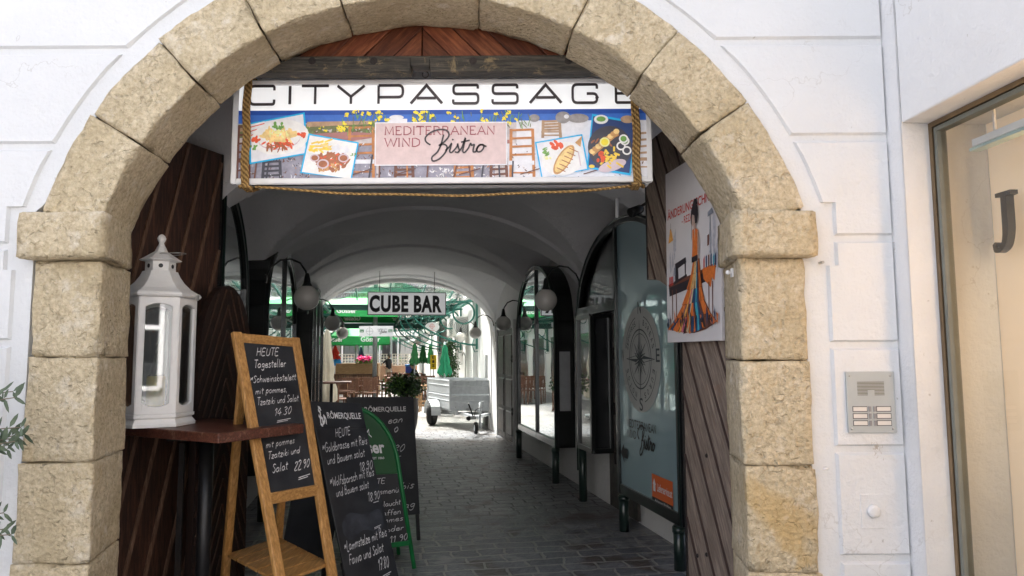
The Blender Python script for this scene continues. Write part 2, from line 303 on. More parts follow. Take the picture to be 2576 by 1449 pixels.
M_ = dict(
 stone=stone_mat(), mortar=mat('mortar', (.22, .18, .12), .95, bump=.5),
 wall=plaster_mat('white_plaster', (.67, .685, .695), .45, .42), vault=plaster_mat('vault_plaster', (.80, .80, .81), .4, .6, dcol=(.25, .25, .25)),
 inner=plaster_mat('passage_plaster', (.74, .74, .73), .5, .5, dcol=(.3, .27, .22)),
 court=plaster_mat('courtyard_plaster', (.80, .80, .78), .2, .3),
 paving=paving_mat(), rope=rope_mat(),
 darkwood=wood_mat('dark_red_wood', (.055, .025, .016), (.17, .075, .045), 1, 'Z', .5, .5),
 batten=wood_mat('batten_wood', (.22, .12, .075), (.36, .22, .15), 1, 'Z', .6, .3),
 greywood=wood_mat('weathered_wood', (.24, .185, .145), (.44, .355, .285), .8, 'X', .75, .8, worn=.4, wc=(.22, .12, .07)),
 redwood=wood_mat('russet_wood', (.20, .055, .025), (.46, .17, .07), .6, 'X', .42, .4),
 oldbeam=wood_mat('old_oak_beam', (.05, .048, .043), (.19, .16, .12), 1, 'X', .85, .9, worn=.7, wc=(.30, .23, .12)),
 pine=wood_mat('pine_wood', (.50, .25, .07), (.70, .40, .15), 1, 'Z', .45, .25),
 table=wood_mat('table_wood', (.10, .032, .02), (.21, .08, .05), 1, 'X', .36, .5, worn=.6, wc=(.36, .22, .15)),
 teak=wood_mat('teak_wood', (.17, .07, .035), (.36, .18, .10), 1, 'Z', .55, .3),
 lightwood=wood_mat('planter_wood', (.45, .26, .12), (.62, .40, .20), 1, 'X', .6, .3),
 black=mat('black_metal', (.012, .012, .013), .38, .3, bump=.1), blacksatin=mat('black_paint', (.010, .012, .012), .28, 0, coat=.3),
 board=mat('chalkboard', (.012, .013, .016), .42, 0, c2=(.03, .032, .036), nscale=5), boardframe=mat('black_board_frame', (.015, .015, .016), .45),
 chalk=mat('chalk', (.62, .62, .62), .9, var=.25, nscale=90), print_white=mat('white_print', (.82, .82, .82), .6, var=.02),
 iron=mat('wrought_iron', (.02, .02, .022), .55, .6, bump=.5, c2=(.05, .04, .035)),
 dgreen=mat('dark_green_steel', (.010, .022, .018), .3, 0, c2=(.018, .035, .028), coat=.3),
 cgreen=mat('canopy_green_steel', (.02, .15, .115), .35, .2), bgreen=mat('beer_green', (.01, .17, .045), .4, c2=(.012, .22, .06)),
 parasol=mat('green_canvas', (.015, .27, .06), .8, c2=(.025, .36, .09), nscale=3, bump=.2), parasol2=mat('teal_green_canvas', (.02, .24, .12), .8, c2=(.03, .36, .18), nscale=3),
 fold=mat('folded_green_canvas', (.04, .22, .07), .8, c2=(.08, .34, .12), nscale=6),
 cream=mat('cream_canvas', (.72, .66, .54), .85, nscale=5, bump=.3), red=mat('red_canvas', (.75, .03, .02), .7), blue=mat('blue_canvas', (.03, .28, .75), .7),
 navy=mat('navy_canvas', (.03, .04, .09), .8), white=mat('white_paint', (.84, .84, .84), .4, var=.04), offwhite=mat('white_frame_paint', (.78, .78, .80), .35, var=.03),
 lantern=mat('lantern_paint', (.80, .80, .79), .45, var=.05, bump=.15, bscale=25), signwhite=mat('sign_white', (.84, .85, .86), .35, var=.01),
 signgrey=mat('sign_grey_white', (.82, .82, .82), .4, var=.04, emit=.11), ink=mat('black_ink', (.012, .012, .014), .4), charcoal=mat('charcoal_letters', (.06, .05, .055), .4),  # signgrey: weak glow added to the panel in place of daylight shining through
 globe=mat('opal_glass', (.66, .64, .59), .25, var=.03, coat=.5), galv=mat('galvanised_steel', (.46, .49, .51), .45, .2, c2=(.60, .63, .65), nscale=14, rvar=.1),
 rubber=mat('rubber', (.02, .02, .02), .85, bump=.4), steel=mat('brushed_steel', (.45, .45, .44), .3, .9, stretch=(1, 1, 30)),
 alu=mat('intercom_aluminium', (.38, .41, .415), .5, 0, var=.04), bronze=mat('bronze_frame', (.25, .18, .11), .35, .8), gasket=mat('grey_gasket', (.16, .17, .15), .6),
 peach=mat('peach_panel', (.78, .62, .45), .55, var=.03, nscale=2, emit=.07), olive=mat('olive_leaf', (.03, .055, .03), .6, c2=(.11, .15, .09), nscale=20), bark=mat('olive_bark', (.18, .15, .11), .9, bump=.6),  # peach: faint emission stands in for lamp light spread over the panel
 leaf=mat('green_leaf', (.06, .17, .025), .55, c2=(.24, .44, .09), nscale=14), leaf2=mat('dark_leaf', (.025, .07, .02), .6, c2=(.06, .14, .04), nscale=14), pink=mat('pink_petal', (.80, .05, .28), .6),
 skin=mat('skin', (.50, .29, .20), .6), shirt=mat('black_shirt', (.012, .012, .014), .85), beige=mat('beige_trousers', (.45, .36, .27), .85), hair=mat('dark_hair', (.03, .022, .018), .8),
 pot=mat('glazed_pot', (.05, .035, .03), .35, bump=.3, c2=(.12, .09, .07)), skyglass=clear_glass('roof_glass', (.95, .97, .97), .08), lglass=clear_glass('lantern_glass', (.80, .84, .80), .20),
 glassR=mirror_glass('window_glass', (.80, .84, .85), .62), glassT=mirror_glass('teal_window_glass', (.75, .88, .90), .40, body=(.30, .44, .48)),
 farglass=mirror_glass('far_glass', (.8, .85, .85), .4, body=(.05, .06, .06)), darkwin=mirror_glass('dark_glass', (.55, .58, .6), .25, body=(.012, .014, .016)),
 jglass=clear_glass('shop_glass', (.96, .98, .97), .05), slate=mat('slate_roof', (.25, .27, .28), .7, bump=.3), yellow=mat('yellow_sign', (.85, .60, .02), .5), bluebox=mat('blue_plastic', (.02, .07, .45), .35),
 brownwall=mat('brown_boards', (.30, .17, .10), .7), orange=mat('orange_sticker', (.72, .14, .03), .45, var=.03), grey=mat('grey_paint', (.35, .36, .37), .6), shirt2=mat('dark_green_shirt', (.03, .045, .03), .85), shorts=mat('cream_shorts', (.62, .52, .38), .85),
 film=mat('etched_film', (.48, .50, .48), .8, var=.05), doorwood=mat('dark_door', (.035, .03, .028), .55, bump=.4, c2=(.10, .085, .075), nscale=12), socket=mat('hose_grey', (.55, .55, .52), .6),
)

def turn_grain(mm, rot):
    mp_ = [n_ for n_ in mm.node_tree.nodes if n_.type == 'MAPPING'][0]; mp_.vector_type = 'TEXTURE'; mp_.inputs['Scale'].default_value = (.9, .10, .10); mp_.inputs['Rotation'].default_value = rot
turn_grain(M_['greywood'], (0, R(-60), 0))
# ------------------------------------------------------------------ lettering
def arc(cx, cy, rx, ry, a0, a1, n=8):
    return [(cx + rx * math.cos(R(a0 + (a1 - a0) * i / n)), cy + ry * math.sin(R(a0 + (a1 - a0) * i / n))) for i in range(n + 1)]
def pl(s): return [[tuple(float(c) for c in p.split(',')) for p in q.split()] for q in s.split('|')]
# chalk hand: x 0..~3, baseline 0, x-height 3, cap height 6 ; (strokes, advance)
HG = {
 'a': ('2.4,2.4 1.5,3 .4,2.2 .3,.9 1.2,.1 2.2,.8 2.5,2.8 2.5,.9 3,.1', 3.3), 'b': ('.6,6 .4,3 .4,.2 1.8,.1 2.5,1.4 1.8,2.7 .5,2', 3), 'c': ('2.4,2.5 1.3,3 .4,1.6 1.2,.1 2.5,.6', 2.8),
 'd': ('2.3,2.2 1.2,2.8 .3,1.5 1,.1 2.2,.7 2.6,6|2.5,3 2.6,.1', 3.2), 'e': ('.4,1.5 2.3,1.9 1.6,3 .5,2.2 .6,.4 1.8,.1 2.6,.8', 2.9), 'f': ('2.4,5.5 1.5,6 1,4.5 .9,0|.2,3 2,3.1', 2.3),
 'g': ('2.3,2.5 1.3,3 .4,1.8 1.2,.6 2.3,1.4 2.4,2.8 2.3,-1.2 1.2,-2 .3,-1.2', 3), 'h': ('.5,6 .4,0|.4,1.8 1.5,3 2.3,2.3 2.4,0', 3), 'i': ('.6,2.9 .6,.1|.6,4.2 .7,4.4', 1.4), 'k': ('.5,6 .4,0|2.2,3 .5,1.4 2.3,0', 2.6),
 'l': ('.6,6 .5,1 1.1,0', 1.6), 'm': ('.4,2.9 .4,0|.4,1.8 1.3,3 1.8,2.2 1.8,0|1.8,1.8 2.8,3 3.3,2.2 3.4,0', 4), 'n': ('.4,2.9 .4,0|.4,1.8 1.5,3 2.2,2.2 2.3,0', 2.9), 'o': ('1.4,3 .4,1.8 1.2,.1 2.4,1.2 2,2.7 1.3,3', 2.9),
 'p': ('.5,2.9 .4,-2|.4,2 1.6,3 2.4,1.7 1.5,.2 .5,.8', 2.9), 'r': ('.5,2.9 .5,0|.5,1.8 1.3,2.9 2.1,2.6', 2.3), 's': ('2.1,2.6 1.2,3 .6,2.3 1.9,1 1.3,.1 .3,.4', 2.5), 't': ('1,5 .9,.8 1.6,.1|.2,3.3 2,3.4', 2.2),
 'u': ('.4,2.9 .5,.7 1.4,.1 2.2,1 2.3,2.9 2.4,.2', 2.9), 'v': ('.3,2.9 1.2,.1 2.2,3', 2.5), 'w': ('.3,2.9 .9,.1 1.7,2.4 2.4,.1 3.2,3', 3.5), 'z': ('.3,2.9 2.2,2.9 .3,.1 2.3,.1', 2.6), '\u00fc': ('.4,2.9 .5,.7 1.4,.1 2.2,1 2.3,2.9 2.4,.2|.7,4.2 .8,4.4|1.8,4.2 1.9,4.4', 2.9),
 'A': ('.1,0 1.6,6 3,0|.7,2.2 2.5,2.2', 3.4), 'B': ('.5,0 .5,6 2,5.6 2,3.6 .6,3.2 2.5,2.8 2.4,.5 .4,0', 3.2), 'C': ('2.8,5.4 1.5,6 .3,3 1.2,.1 2.9,.8', 3.2), 'E': ('2.6,6 .5,6 .5,0 2.7,0|.5,3.1 2.2,3.1', 3.1), 'F': ('2.8,6 .5,5.9 .5,0|.5,3.1 2.2,3.1', 3),
 'G': ('2.9,5.2 1.6,6 .3,3 1.4,.1 2.9,1 2.9,2.7 1.8,2.7', 3.5), 'H': ('.5,6 .5,0|2.8,6 2.8,0|.5,3 2.8,3.1', 3.5), 'L': ('.6,6 .5,.1 2.5,0', 2.8), 'R': ('.5,0 .5,6 2.3,5.4 2.2,3.6 .6,3.1 2.6,0', 3.1), 'S': ('2.6,5.3 1.4,6 .5,4.8 2.4,2 1.4,0 .3,.8', 3),
 'T': ('.1,6 3,6|1.6,6 1.5,0', 3.1), 'U': ('.5,6 .6,1 1.7,0 2.7,1 2.8,6', 3.4), 'W': ('.2,6 1.1,0 2,4 3,0 3.9,6', 4.2), 'Z': ('.2,6 2.8,6 .3,0 2.8,.1', 3.1), 'I': ('.8,6 .7,0', 1.6),
 '0': ('1.4,6 .4,3.2 1.2,.1 2.5,2.5 2.1,5.6 1.3,6', 3), '1': ('.4,4.4 1.4,6 1.3,0', 2.1), '2': ('.4,5 1.4,6 2.4,4.8 .3,.1 2.6,.1', 2.9), '3': ('.4,5.4 1.5,6 2.3,4.8 1.1,3.2 2.4,1.6 1.4,0 .3,.7', 2.9), '4': ('1.7,6 .2,2 2.8,2.2|2,3.8 1.9,0', 3.1),
 '7': ('.3,6 2.5,6 1,0|.8,3 2.1,3.1', 2.8), '8': ('2.2,5.2 1.3,6 .6,4.7 2.3,1.5 1.3,0 .4,1.4 2.2,4.6 2.2,5.3', 2.9), '9': ('2.2,5.2 1.2,6 .4,4.6 1.3,3.4 2.2,4.6 2.1,2 1.3,0', 2.8),
 '*': ('.2,4.6 2.2,2.2|2.2,4.6 .2,2.2|.1,3.4 2.3,3.4', 2.8), '.': ('.4,.3 .6,0', 1.2), ',': ('.6,.5 .3,-.8', 1.3), '-': ('.3,3 2,3', 2.4), '=': ('0,1.6 3.6,2.4|.3,0 3.3,.6', 4), ' ': ('', 2.0), '(': ('', .1)}
def smooth_pl(pts, n=4):
    if len(pts) < 3: return pts
    out = []; e = [pts[0]] + pts + [pts[-1]]
    for i in range(1, len(e) - 2):
        p0, p1, p2, p3 = e[i - 1:i + 3]
        for k in range(n):
            t = k / n
            out.append(tuple(.5 * ((2 * p1[j]) + (-p0[j] + p2[j]) * t + (2 * p0[j] - 5 * p1[j] + 4 * p2[j] - p3[j]) * t * t + (-p0[j] + 3 * p1[j] - 3 * p2[j] + p3[j]) * t ** 3) for j in (0, 1)))
    out.append(pts[-1]); return out
def ribbon(mb, fr, pts, w, z=.002, mi=0, square=False):
    """flat stroke in a frame"""
    m = len(pts)
    if m < 2: return
    L_, R_ = [], []
    for i, p in enumerate(pts):
        a = pts[max(i - 1, 0)]; c = pts[min(i + 1, m - 1)]
        dx, dy = c[0] - a[0], c[1] - a[1]; l = math.hypot(dx, dy) or 1; nx, ny = -dy / l, dx / l; ww = w / 2
        if 0 < i < m - 1:
            d1 = (p[0] - a[0], p[1] - a[1]); l1 = math.hypot(*d1) or 1; cs = (-d1[1] / l1) * nx + (d1[0] / l1) * ny; ww = ww / max(.6, abs(cs))
        L_.append((p[0] + nx * ww, p[1] + ny * ww)); R_.append((p[0] - nx * ww, p[1] - ny * ww))
    vs = [fr(x, y, z) for x, y in L_ + R_]
    mb.add(vs, [(i, i + 1, m + i + 1, m + i) for i in range(m - 1)], mi)
def hand(mb, fr, x, y, txt, h, w=None, sw=.09, jit=.25, mi=0, slant=.12, rise=0, z=.0025, width=None):
    """handwriting; h = cap height in frame units, width = total width"""
    k = h / 6; adv = sum(HG.get(c, HG['o'])[1] for c in txt); kx = k
    if width: kx = width / adv
    cx = 0
    for c in txt:
        g, a = HG.get(c, HG['o'])
        if g:
            jy = random.uniform(-jit, jit); js = random.uniform(.93, 1.08)
            for st in pl(g):
                st = smooth_pl(st, 3)
                pts = [(x + (cx + px + slant * py) * kx, y + (py * js + jy) * k + rise * (cx + px) * kx) for px, py in st]
                ribbon(mb, fr, pts, sw * h, z, mi)
        cx += a
def font_polys(txt, size=1.0, bold=0.0, shear=0.0, spacing=1.0):
    cu = D.curves.new('tmp', 'FONT'); cu.body = txt; cu.size = size; cu.offset = bold; cu.shear = shear; cu.space_character = spacing; cu.resolution_u = 4
    o = D.objects.new('tmp', cu); COL.objects.link(o); bpy.context.view_layer.update()
    dg = bpy.context.evaluated_depsgraph_get(); me = D.meshes.new_from_object(o.evaluated_get(dg))
    vs = [(v.co.x, v.co.y) for v in me.vertices]; fs = [list(p.vertices) for p in me.polygons]
    D.objects.remove(o); D.curves.remove(cu); D.meshes.remove(me)
    return vs, fs
_fc = {}
def print_text(mb, fr, x, y, txt, w, h, bold=0.0, shear=0.0, z=.002, mi=0, mirror=False, spacing=1.0, align='L'):
    """type set to fill a box w x h with its lower left at x, y"""
    key = (txt, bold, shear, spacing)
    if key not in _fc: _fc[key] = font_polys(txt, 1, bold, shear, spacing)
    vs, fs = _fc[key]
    x0 = min(p[0] for p in vs); x1 = max(p[0] for p in vs); y0 = min(p[1] for p in vs); y1 = max(p[1] for p in vs)
    f = lambda p: ((p[0] - x0) / (x1 - x0) * w, (p[1] - y0) / (y1 - y0) * h)
    pts = [f(p) for p in vs]
    if mirror: pts = [(w - a, b) for a, b in pts]
    mb.add([fr(x + a, y + b, z) for a, b in pts], fs, mi)
# serif capitals on a 6-high grid
SG = {'M': ('.3,0 .6,6 2.8,.6 5,6 5.3,0', 6.0), 'E': ('.6,0 .6,6|.6,6 3.6,6 3.6,5.2|.6,3.1 2.9,3.1|.6,0 3.8,0 3.8,.9', 4.4), 'D': ('.6,0 .6,6 2.6,6 4.6,4.8 5,3 4.6,1.2 2.6,0 .6,0', 5.6), 'I': ('.6,0 .6,6', 1.8), 'T': ('0,5.2 0,6 4.6,6 4.6,5.2|2.3,6 2.3,0', 4.9),
      'R': ('.6,0 .6,6|.6,6 2.6,6 3.7,5.3 3.7,3.9 2.6,3.1 .6,3.1|2.4,3.1 4.6,0', 5), 'A': ('.2,0 2.6,6 5,0|1.1,2.1 4.1,2.1', 5.3), 'N': ('.6,0 .6,6 4.6,0 4.6,6', 5.4), 'W': ('.1,6 1.9,0 3.7,5.6 5.5,0 7.3,6', 7.6)}
def serif(mb, fr, x, y, txt, w, h, sw=.09, z=.002, mi=0):
    adv = sum(SG[c][1] for c in txt) + .5 * (len(txt) - 1); kx = w / adv; k = h / 6; cx = 0
    for c in txt:
        g, a = SG[c]
        for st in pl(g):
            ribbon(mb, fr, [(x + (cx + px) * kx, y + py * k) for px, py in st], sw * h, z, mi)
            for px, py in (st[0], st[-1]):
                if py in (0, 6): ribbon(mb, fr, [(x + (cx + px - .55) * kx, y + py * k), (x + (cx + px + .55) * kx, y + py * k)], sw * h * .55, z, mi)
        cx += a + .5
# wide squared capitals, 0..1.7 x 0..1
def rr(pts, r=.28):
    out = [pts[0]]
    for i in range(1, len(pts) - 1):
        p, a, b = pts[i], pts[i - 1], pts[i + 1]
        la = math.hypot(a[0] - p[0], a[1] - p[1]); lb = math.hypot(b[0] - p[0], b[1] - p[1]); q = min(r, la / 2, lb / 2)
        s = (p[0] + (a[0] - p[0]) * q / la, p[1] + (a[1] - p[1]) * q / la); e = (p[0] + (b[0] - p[0]) * q / lb, p[1] + (b[1] - p[1]) * q / lb)
        for k in range(5):
            t = k / 4; out.append(tuple((1 - t) ** 2 * s[j] + 2 * t * (1 - t) * p[j] + t * t * e[j] for j in (0, 1)))
    out.append(pts[-1]); return out
WG = {'C': [rr([(1.6, .76), (1.6, 1), (.06, 1), (.06, 0), (1.6, 0), (1.6, .26)])], 'I': [[(.1, 0), (.1, 1)]], 'T': [[(0, 1), (1.7, 1)], [(.85, 1), (.85, 0)]], 'Y': [[(0, 1), (.85, .4), (1.7, 1)], [(.85, .42), (.85, 0)]],
      'P': [[(.06, 0), (.06, 1)], rr([(.06, 1), (1.6, 1), (1.6, .36), (.06, .36)])], 'A': [[(0, 0), (.85, 1), (1.7, 0)], [(.34, .3), (1.36, .3)]], 'S': [rr([(1.6, .8), (1.6, 1), (.06, 1), (.06, .52), (1.62, .52), (1.62, 0), (.04, 0), (.04, .22)], .2)],
      'G': [rr([(1.6, .76), (1.6, 1), (.06, 1), (.06, 0), (1.6, 0), (1.6, .5), (.95, .5)])], 'E': [rr([(1.6, 1), (.06, 1), (.06, 0), (1.6, 0)], .1), [(.06, .5), (1.45, .5)]]}
BISTRO = [smooth_pl([(14, 52), (4, 62), (3, 76), (16, 92), (36, 100), (52, 96), (56, 80), (46, 62), (34, 50), (44, 54), (52, 46), (48, 28), (34, 8), (20, 2), (18, 14), (30, 30), (38, 52), (44, 84)], 6),
          smooth_pl([(48, 34), (56, 44), (62, 56), (60, 44), (58, 32), (62, 28), (70, 38), (76, 50), (76, 56), (78, 44), (80, 34), (76, 28), (70, 30)], 5), smooth_pl([(78, 30), (86, 44), (94, 74), (90, 48), (88, 32), (92, 28), (100, 40), (104, 52), (106, 56), (108, 50), (114, 52), (112, 40), (112, 30), (118, 30)], 5),
          [(84, 60), (104, 66)], [(64, 66), (66, 70)], smooth_pl([(118, 30), (124, 48), (134, 52), (136, 44), (130, 32), (122, 30), (120, 40), (128, 52), (142, 46)], 5)]
def bistro(mb, fr, x, y, w, h, sw, z=.003, mi=0):
    for st in BISTRO: ribbon(mb, fr, [(x + px / 142 * w, y + py / 100 * h) for px, py in st], sw, z, mi)
# ================================================================== ground
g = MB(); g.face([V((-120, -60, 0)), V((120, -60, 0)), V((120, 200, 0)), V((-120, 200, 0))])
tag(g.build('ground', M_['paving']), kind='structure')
YF = 3.2                                             # street face of the gateway wall
def F(px, py, d=YF): return P(px, py, d)
AC = F(1062, 818); ACX, ACZ = AC.x, AC.z; PXM = FOC / YF
RO = 1015 / PXM; RI = 862 / PXM
SPR = F(1062, 525).z
# ================================================================== building shell
bld = thing('gateway_building', 'white plastered old building with a wide gateway arch and vaulted passage', 'building', (0, YF, 0))
XC = F(2265, 900).x                                   # inner corner with the shop wall
ZT = 9.0
def hole_pts(n=40, grow=0.0):
    a0 = math.asin(max(-1, min(1, (SPR - ACZ) / RO)))
    r = RO + grow - .03
    pts = [(ACX + r * math.cos(t), ACZ + r * math.sin(t)) for t in [a0 + (math.pi - 2 * a0) * i / n for i in range(n + 1)]]
    xr = F(2050, 900).x + grow - .03; xl = F(48, 900).x - grow + .03
    return [(xr, -0.2)] + [(xr, SPR)] + pts[1:-1] + [(xl, SPR), (xl, -0.2)]
hp = hole_pts()
w = MB(); XL = -9.0
outer = []
for x, z in hp:                                        # map each rim point to the outer rectangle
    pass
def wallring(mb, hp, y0, y1, x0, x1, z1, mi=0):
    # split: left block, right block, head strips above the hole
    xr, xl = hp[0][0], hp[-1][0]
    for a, b_ in ((x0, xl), (xr, x1)): mb.box(((a + b_) / 2, (y0 + y1) / 2, z1 / 2 - .1), (b_ - a, y1 - y0, z1 + .2), mi)
    top = hp[1:-1]
    for (xa, za), (xb, zb) in zip(top[:-1], top[1:]):
        if abs(xa - xb) < 1e-6: continue
        mb.hexa([V((xa, y0, za)), V((xb, y0, zb)), V((xb, y0, z1)), V((xa, y0, z1)), V((xa, y1, za)), V((xb, y1, zb)), V((xb, y1, z1)), V((xa, y1, z1))], mi)
wallring(w, hp, YF + .012, 3.62, XL, XC + .05, ZT)
wall = w.build('wall', M_['wall'], bld)
# rusticated plaster panels, clipped to the margin that follows the arch
GR_R = [F(2050, y).z for y in (-430, -150, 107, 350, 603, 872, 1135, 1410, 1690)]
GR_L = [F(100, y).z for y in (-400, -130, 131, 371, 622, 866, 1120, 1390, 1690)]
MARG = 48 / PXM
def panel(z0, z1, side):
    gap = .020; z0 += gap; z1 -= gap * .4; n = max(3, int((z1 - z0) / .06)); pts_in = []
    xo = XC - 4 / PXM if side > 0 else XL
    zz_ = sorted([z0 + (z1 - z0) * i / n for i in range(n + 1)] + [z_ for z_ in (SPR + .0195, SPR + .0205, SPR - .2695, SPR - .2705) if z0 < z_ < z1])
    for z in zz_:
        rr_ = RO + MARG
        if z > SPR + .02:
            q = rr_ ** 2 - (z - ACZ) ** 2
            x = ACX + side * (math.sqrt(q) if q > 0 else .02)
        else:
            x = F(2066, 900).x + MARG * .55 if side > 0 else F(46, 900).x - MARG * .5
            if z > SPR - .27: x += side * .04
        pts_in.append((x, z))
    if side > 0 and pts_in[0][0] > xo - .03: return
    mb = MB(); y0, y1 = YF + .012, YF - .004; bev = .009
    ni = len(pts_in)
    ring = [(x, z) for x, z in pts_in] + [(xo, z1), (xo, z0)]
    cx = sum(p[0] for p in ring) / len(ring)
    rg2 = [(x + side * bev if i < ni else x - side * bev * .3, min(max(z, z0 + bev), z1 - bev)) for i, (x, z) in enumerate(ring)]
    N_ = len(ring)
    mb.add([V((x, y0, z)) for x, z in ring] + [V((x, y1, z)) for x, z in rg2], [list(range(N_, 2 * N_))] + [(i, (i + 1) % N_, (i + 1) % N_ + N_, i + N_) for i in range(N_)], 0)
    o = mb.build('plaster_panel', M_['wall'], wall)
for GR, sd in ((GR_R, 1), (GR_L, -1)):
    for i in range(len(GR) - 1): panel(GR[i + 1], GR[i], sd)
# side wall with the shop window (comes forward on the right)
sw_dir = V((.077, -1, 0)).normalized()                # towards the camera
sw_n = V((-1, -.077, 0)).normalized()                 # faces the street
def SW(t, z, off=0): return V((XC, YF, 0)) + sw_dir * t + sw_n * off + V((0, 0, z))
T0 = .10; ZWT = 2.62; ZWB = .35; T1 = 2.3
m = MB(); th = -.4
def swbox(mb, t0, t1, z0, z1, o0, o1, mi=0):
    mb.hexa([SW(t0, z0, o0), SW(t1, z0, o0), SW(t1, z1, o0), SW(t0, z1, o0), SW(t0, z0, o1), SW(t1, z0, o1), SW(t1, z1, o1), SW(t0, z1, o1)], mi)
swbox(m, -.3, T0, -.2, ZT, 0, th); swbox(m, T1, 6, -.2, ZT, 0, th); swbox(m, T0, T1, ZWT, ZT, 0, th); swbox(m, T0, T1, -.2, ZWB, 0, th)
m.build('side_wall', M_['wall'], bld, bevel=.008)
# shop window
shop = thing('shop_window', 'tall shop window in the right side wall with bronze frame and peach coloured backing', 'window', SW(.8, ZWB, -.15))
m = MB(); o0, o1 = -.125, -.165
for k, (a, b_, q0, q1) in enumerate(((0, .022, o0, o1), (.026, .046, o0 - .006, o1 - .01))):
    swbox(m, T0 + a, T0 + b_, ZWB, ZWT - a, q0, q1, k); swbox(m, T1 - b_, T1 - a, ZWB, ZWT - a, q0, q1, k)
    swbox(m, T0 + b_, T1 - b_, ZWT - b_, ZWT - a, q0, q1, k); swbox(m, T0 + b_, T1 - b_, ZWB + a + .002, ZWB + b_, q0, q1, k)
m.build('frame', [M_['bronze'], M_['gasket']], shop)
m = MB(); m.face([SW(T0 + .046, ZWB + .046, -.15), SW(T1 - .046, ZWB + .046, -.15), SW(T1 - .046, ZWT - .046, -.15), SW(T0 + .046, ZWT - .046, -.15)]); m.build('pane', M_['jglass'], shop)
m = MB(); swbox(m, T0 - .05, T1 + .05, ZWB - .1, ZWT + .1, -.40, -.42)
m.build('backing_panel', M_['peach'], shop)
m = MB(); swbox(m, T0 - .02, T0 - .05, ZWB - .1, ZWT + .1, -.17, -.40); swbox(m, T1 + .02, T1 + .05, ZWB - .1, ZWT + .1, -.17, -.40); swbox(m, T0, T1, ZWT + .03, ZWT + .1, -.17, -.40); swbox(m, T0, T1, ZWB - .1, ZWB - .02, -.17, -.40)
m.build('display_lining', M_['peach'], shop)
# letter J : black, 3D, in front of the panel
def shop_px(px, py, off):
    """point of the sight line on the plane 'off' behind the side wall face"""
    a = P(px, py, 1.0) - EYE; o = SW(0, 0, off); t = (o - EYE).dot(sw_n) / a.dot(sw_n); return EYE + a * t
jo = -.36
frJ = None
pa = shop_px(2505, 640, jo); pb = shop_px(2556, 478, jo)
hJ = pb.z - pa.z; ex = -sw_dir
ex = sw_dir
tl = shop_px(2507, 487, jo)
frJ = Fr(V((tl.x, tl.y, pa.z)), ex, UP)
wJ = (shop_px(2556, 487, jo) - tl).dot(ex)
out_ = smooth_pl([(.0, .14), (.06, .02), (.30, 0), (.62, .10), (.78, .34), (.80, .60), (.80, .92)], 5)
inn_ = smooth_pl([(.52, .92), (.52, .60), (.50, .28), (.38, .10), (.24, .09), (.14, .18), (.0, .14)], 5)
poly = out_ + [(1.0, .93), (1.0, 1.0), (.28, 1.0), (.28, .93)] + inn_[:-1]
m = MB(); m.prism([frJ(x * wJ * 1.1, y * hJ, 0) for x, y in poly], sw_n * .035)
m.build('letter', M_['blacksatin'], shop)
# lit rail lamp behind the glass
m = MB(); r0 = shop_px(2452, 378, -.22); r1 = r0 + sw_dir * 1.3
m.beam(r0, r1, .05, .012, sw_n, 0); m.beam(r0 + V((0, 0, .03)), r1 + V((0, 0, .03)), .02, .03, sw_n, 1)
for t in (.12, .7): m.tube([r0 + sw_dir * t + V((0, 0, .04)), r0 + sw_dir * t + V((0, 0, .22))], .006, 6, 1)
fx = m.build('light_rail', [mat('rail_glass', (.45, .60, .58), .2), M_['white']], shop)
al = D.lights.new('display_lamp', 'AREA'); al.energy = 7; al.size = .12; al.shape = 'RECTANGLE'; al.size_y = 1.4; al.color = (1, .74, .48)
ao = D.objects.new('display_lamp', al); COL.objects.link(ao); ao.location = SW(.85, 1.75, -.19)
ao.parent = shop; ao.matrix_parent_inverse = Matrix.Translation(-shop.location)
dv = sw_n * -1; ao.rotation_euler = (V((dv.x, dv.y, -.2))).to_track_quat('-Z', 'Y').to_euler()
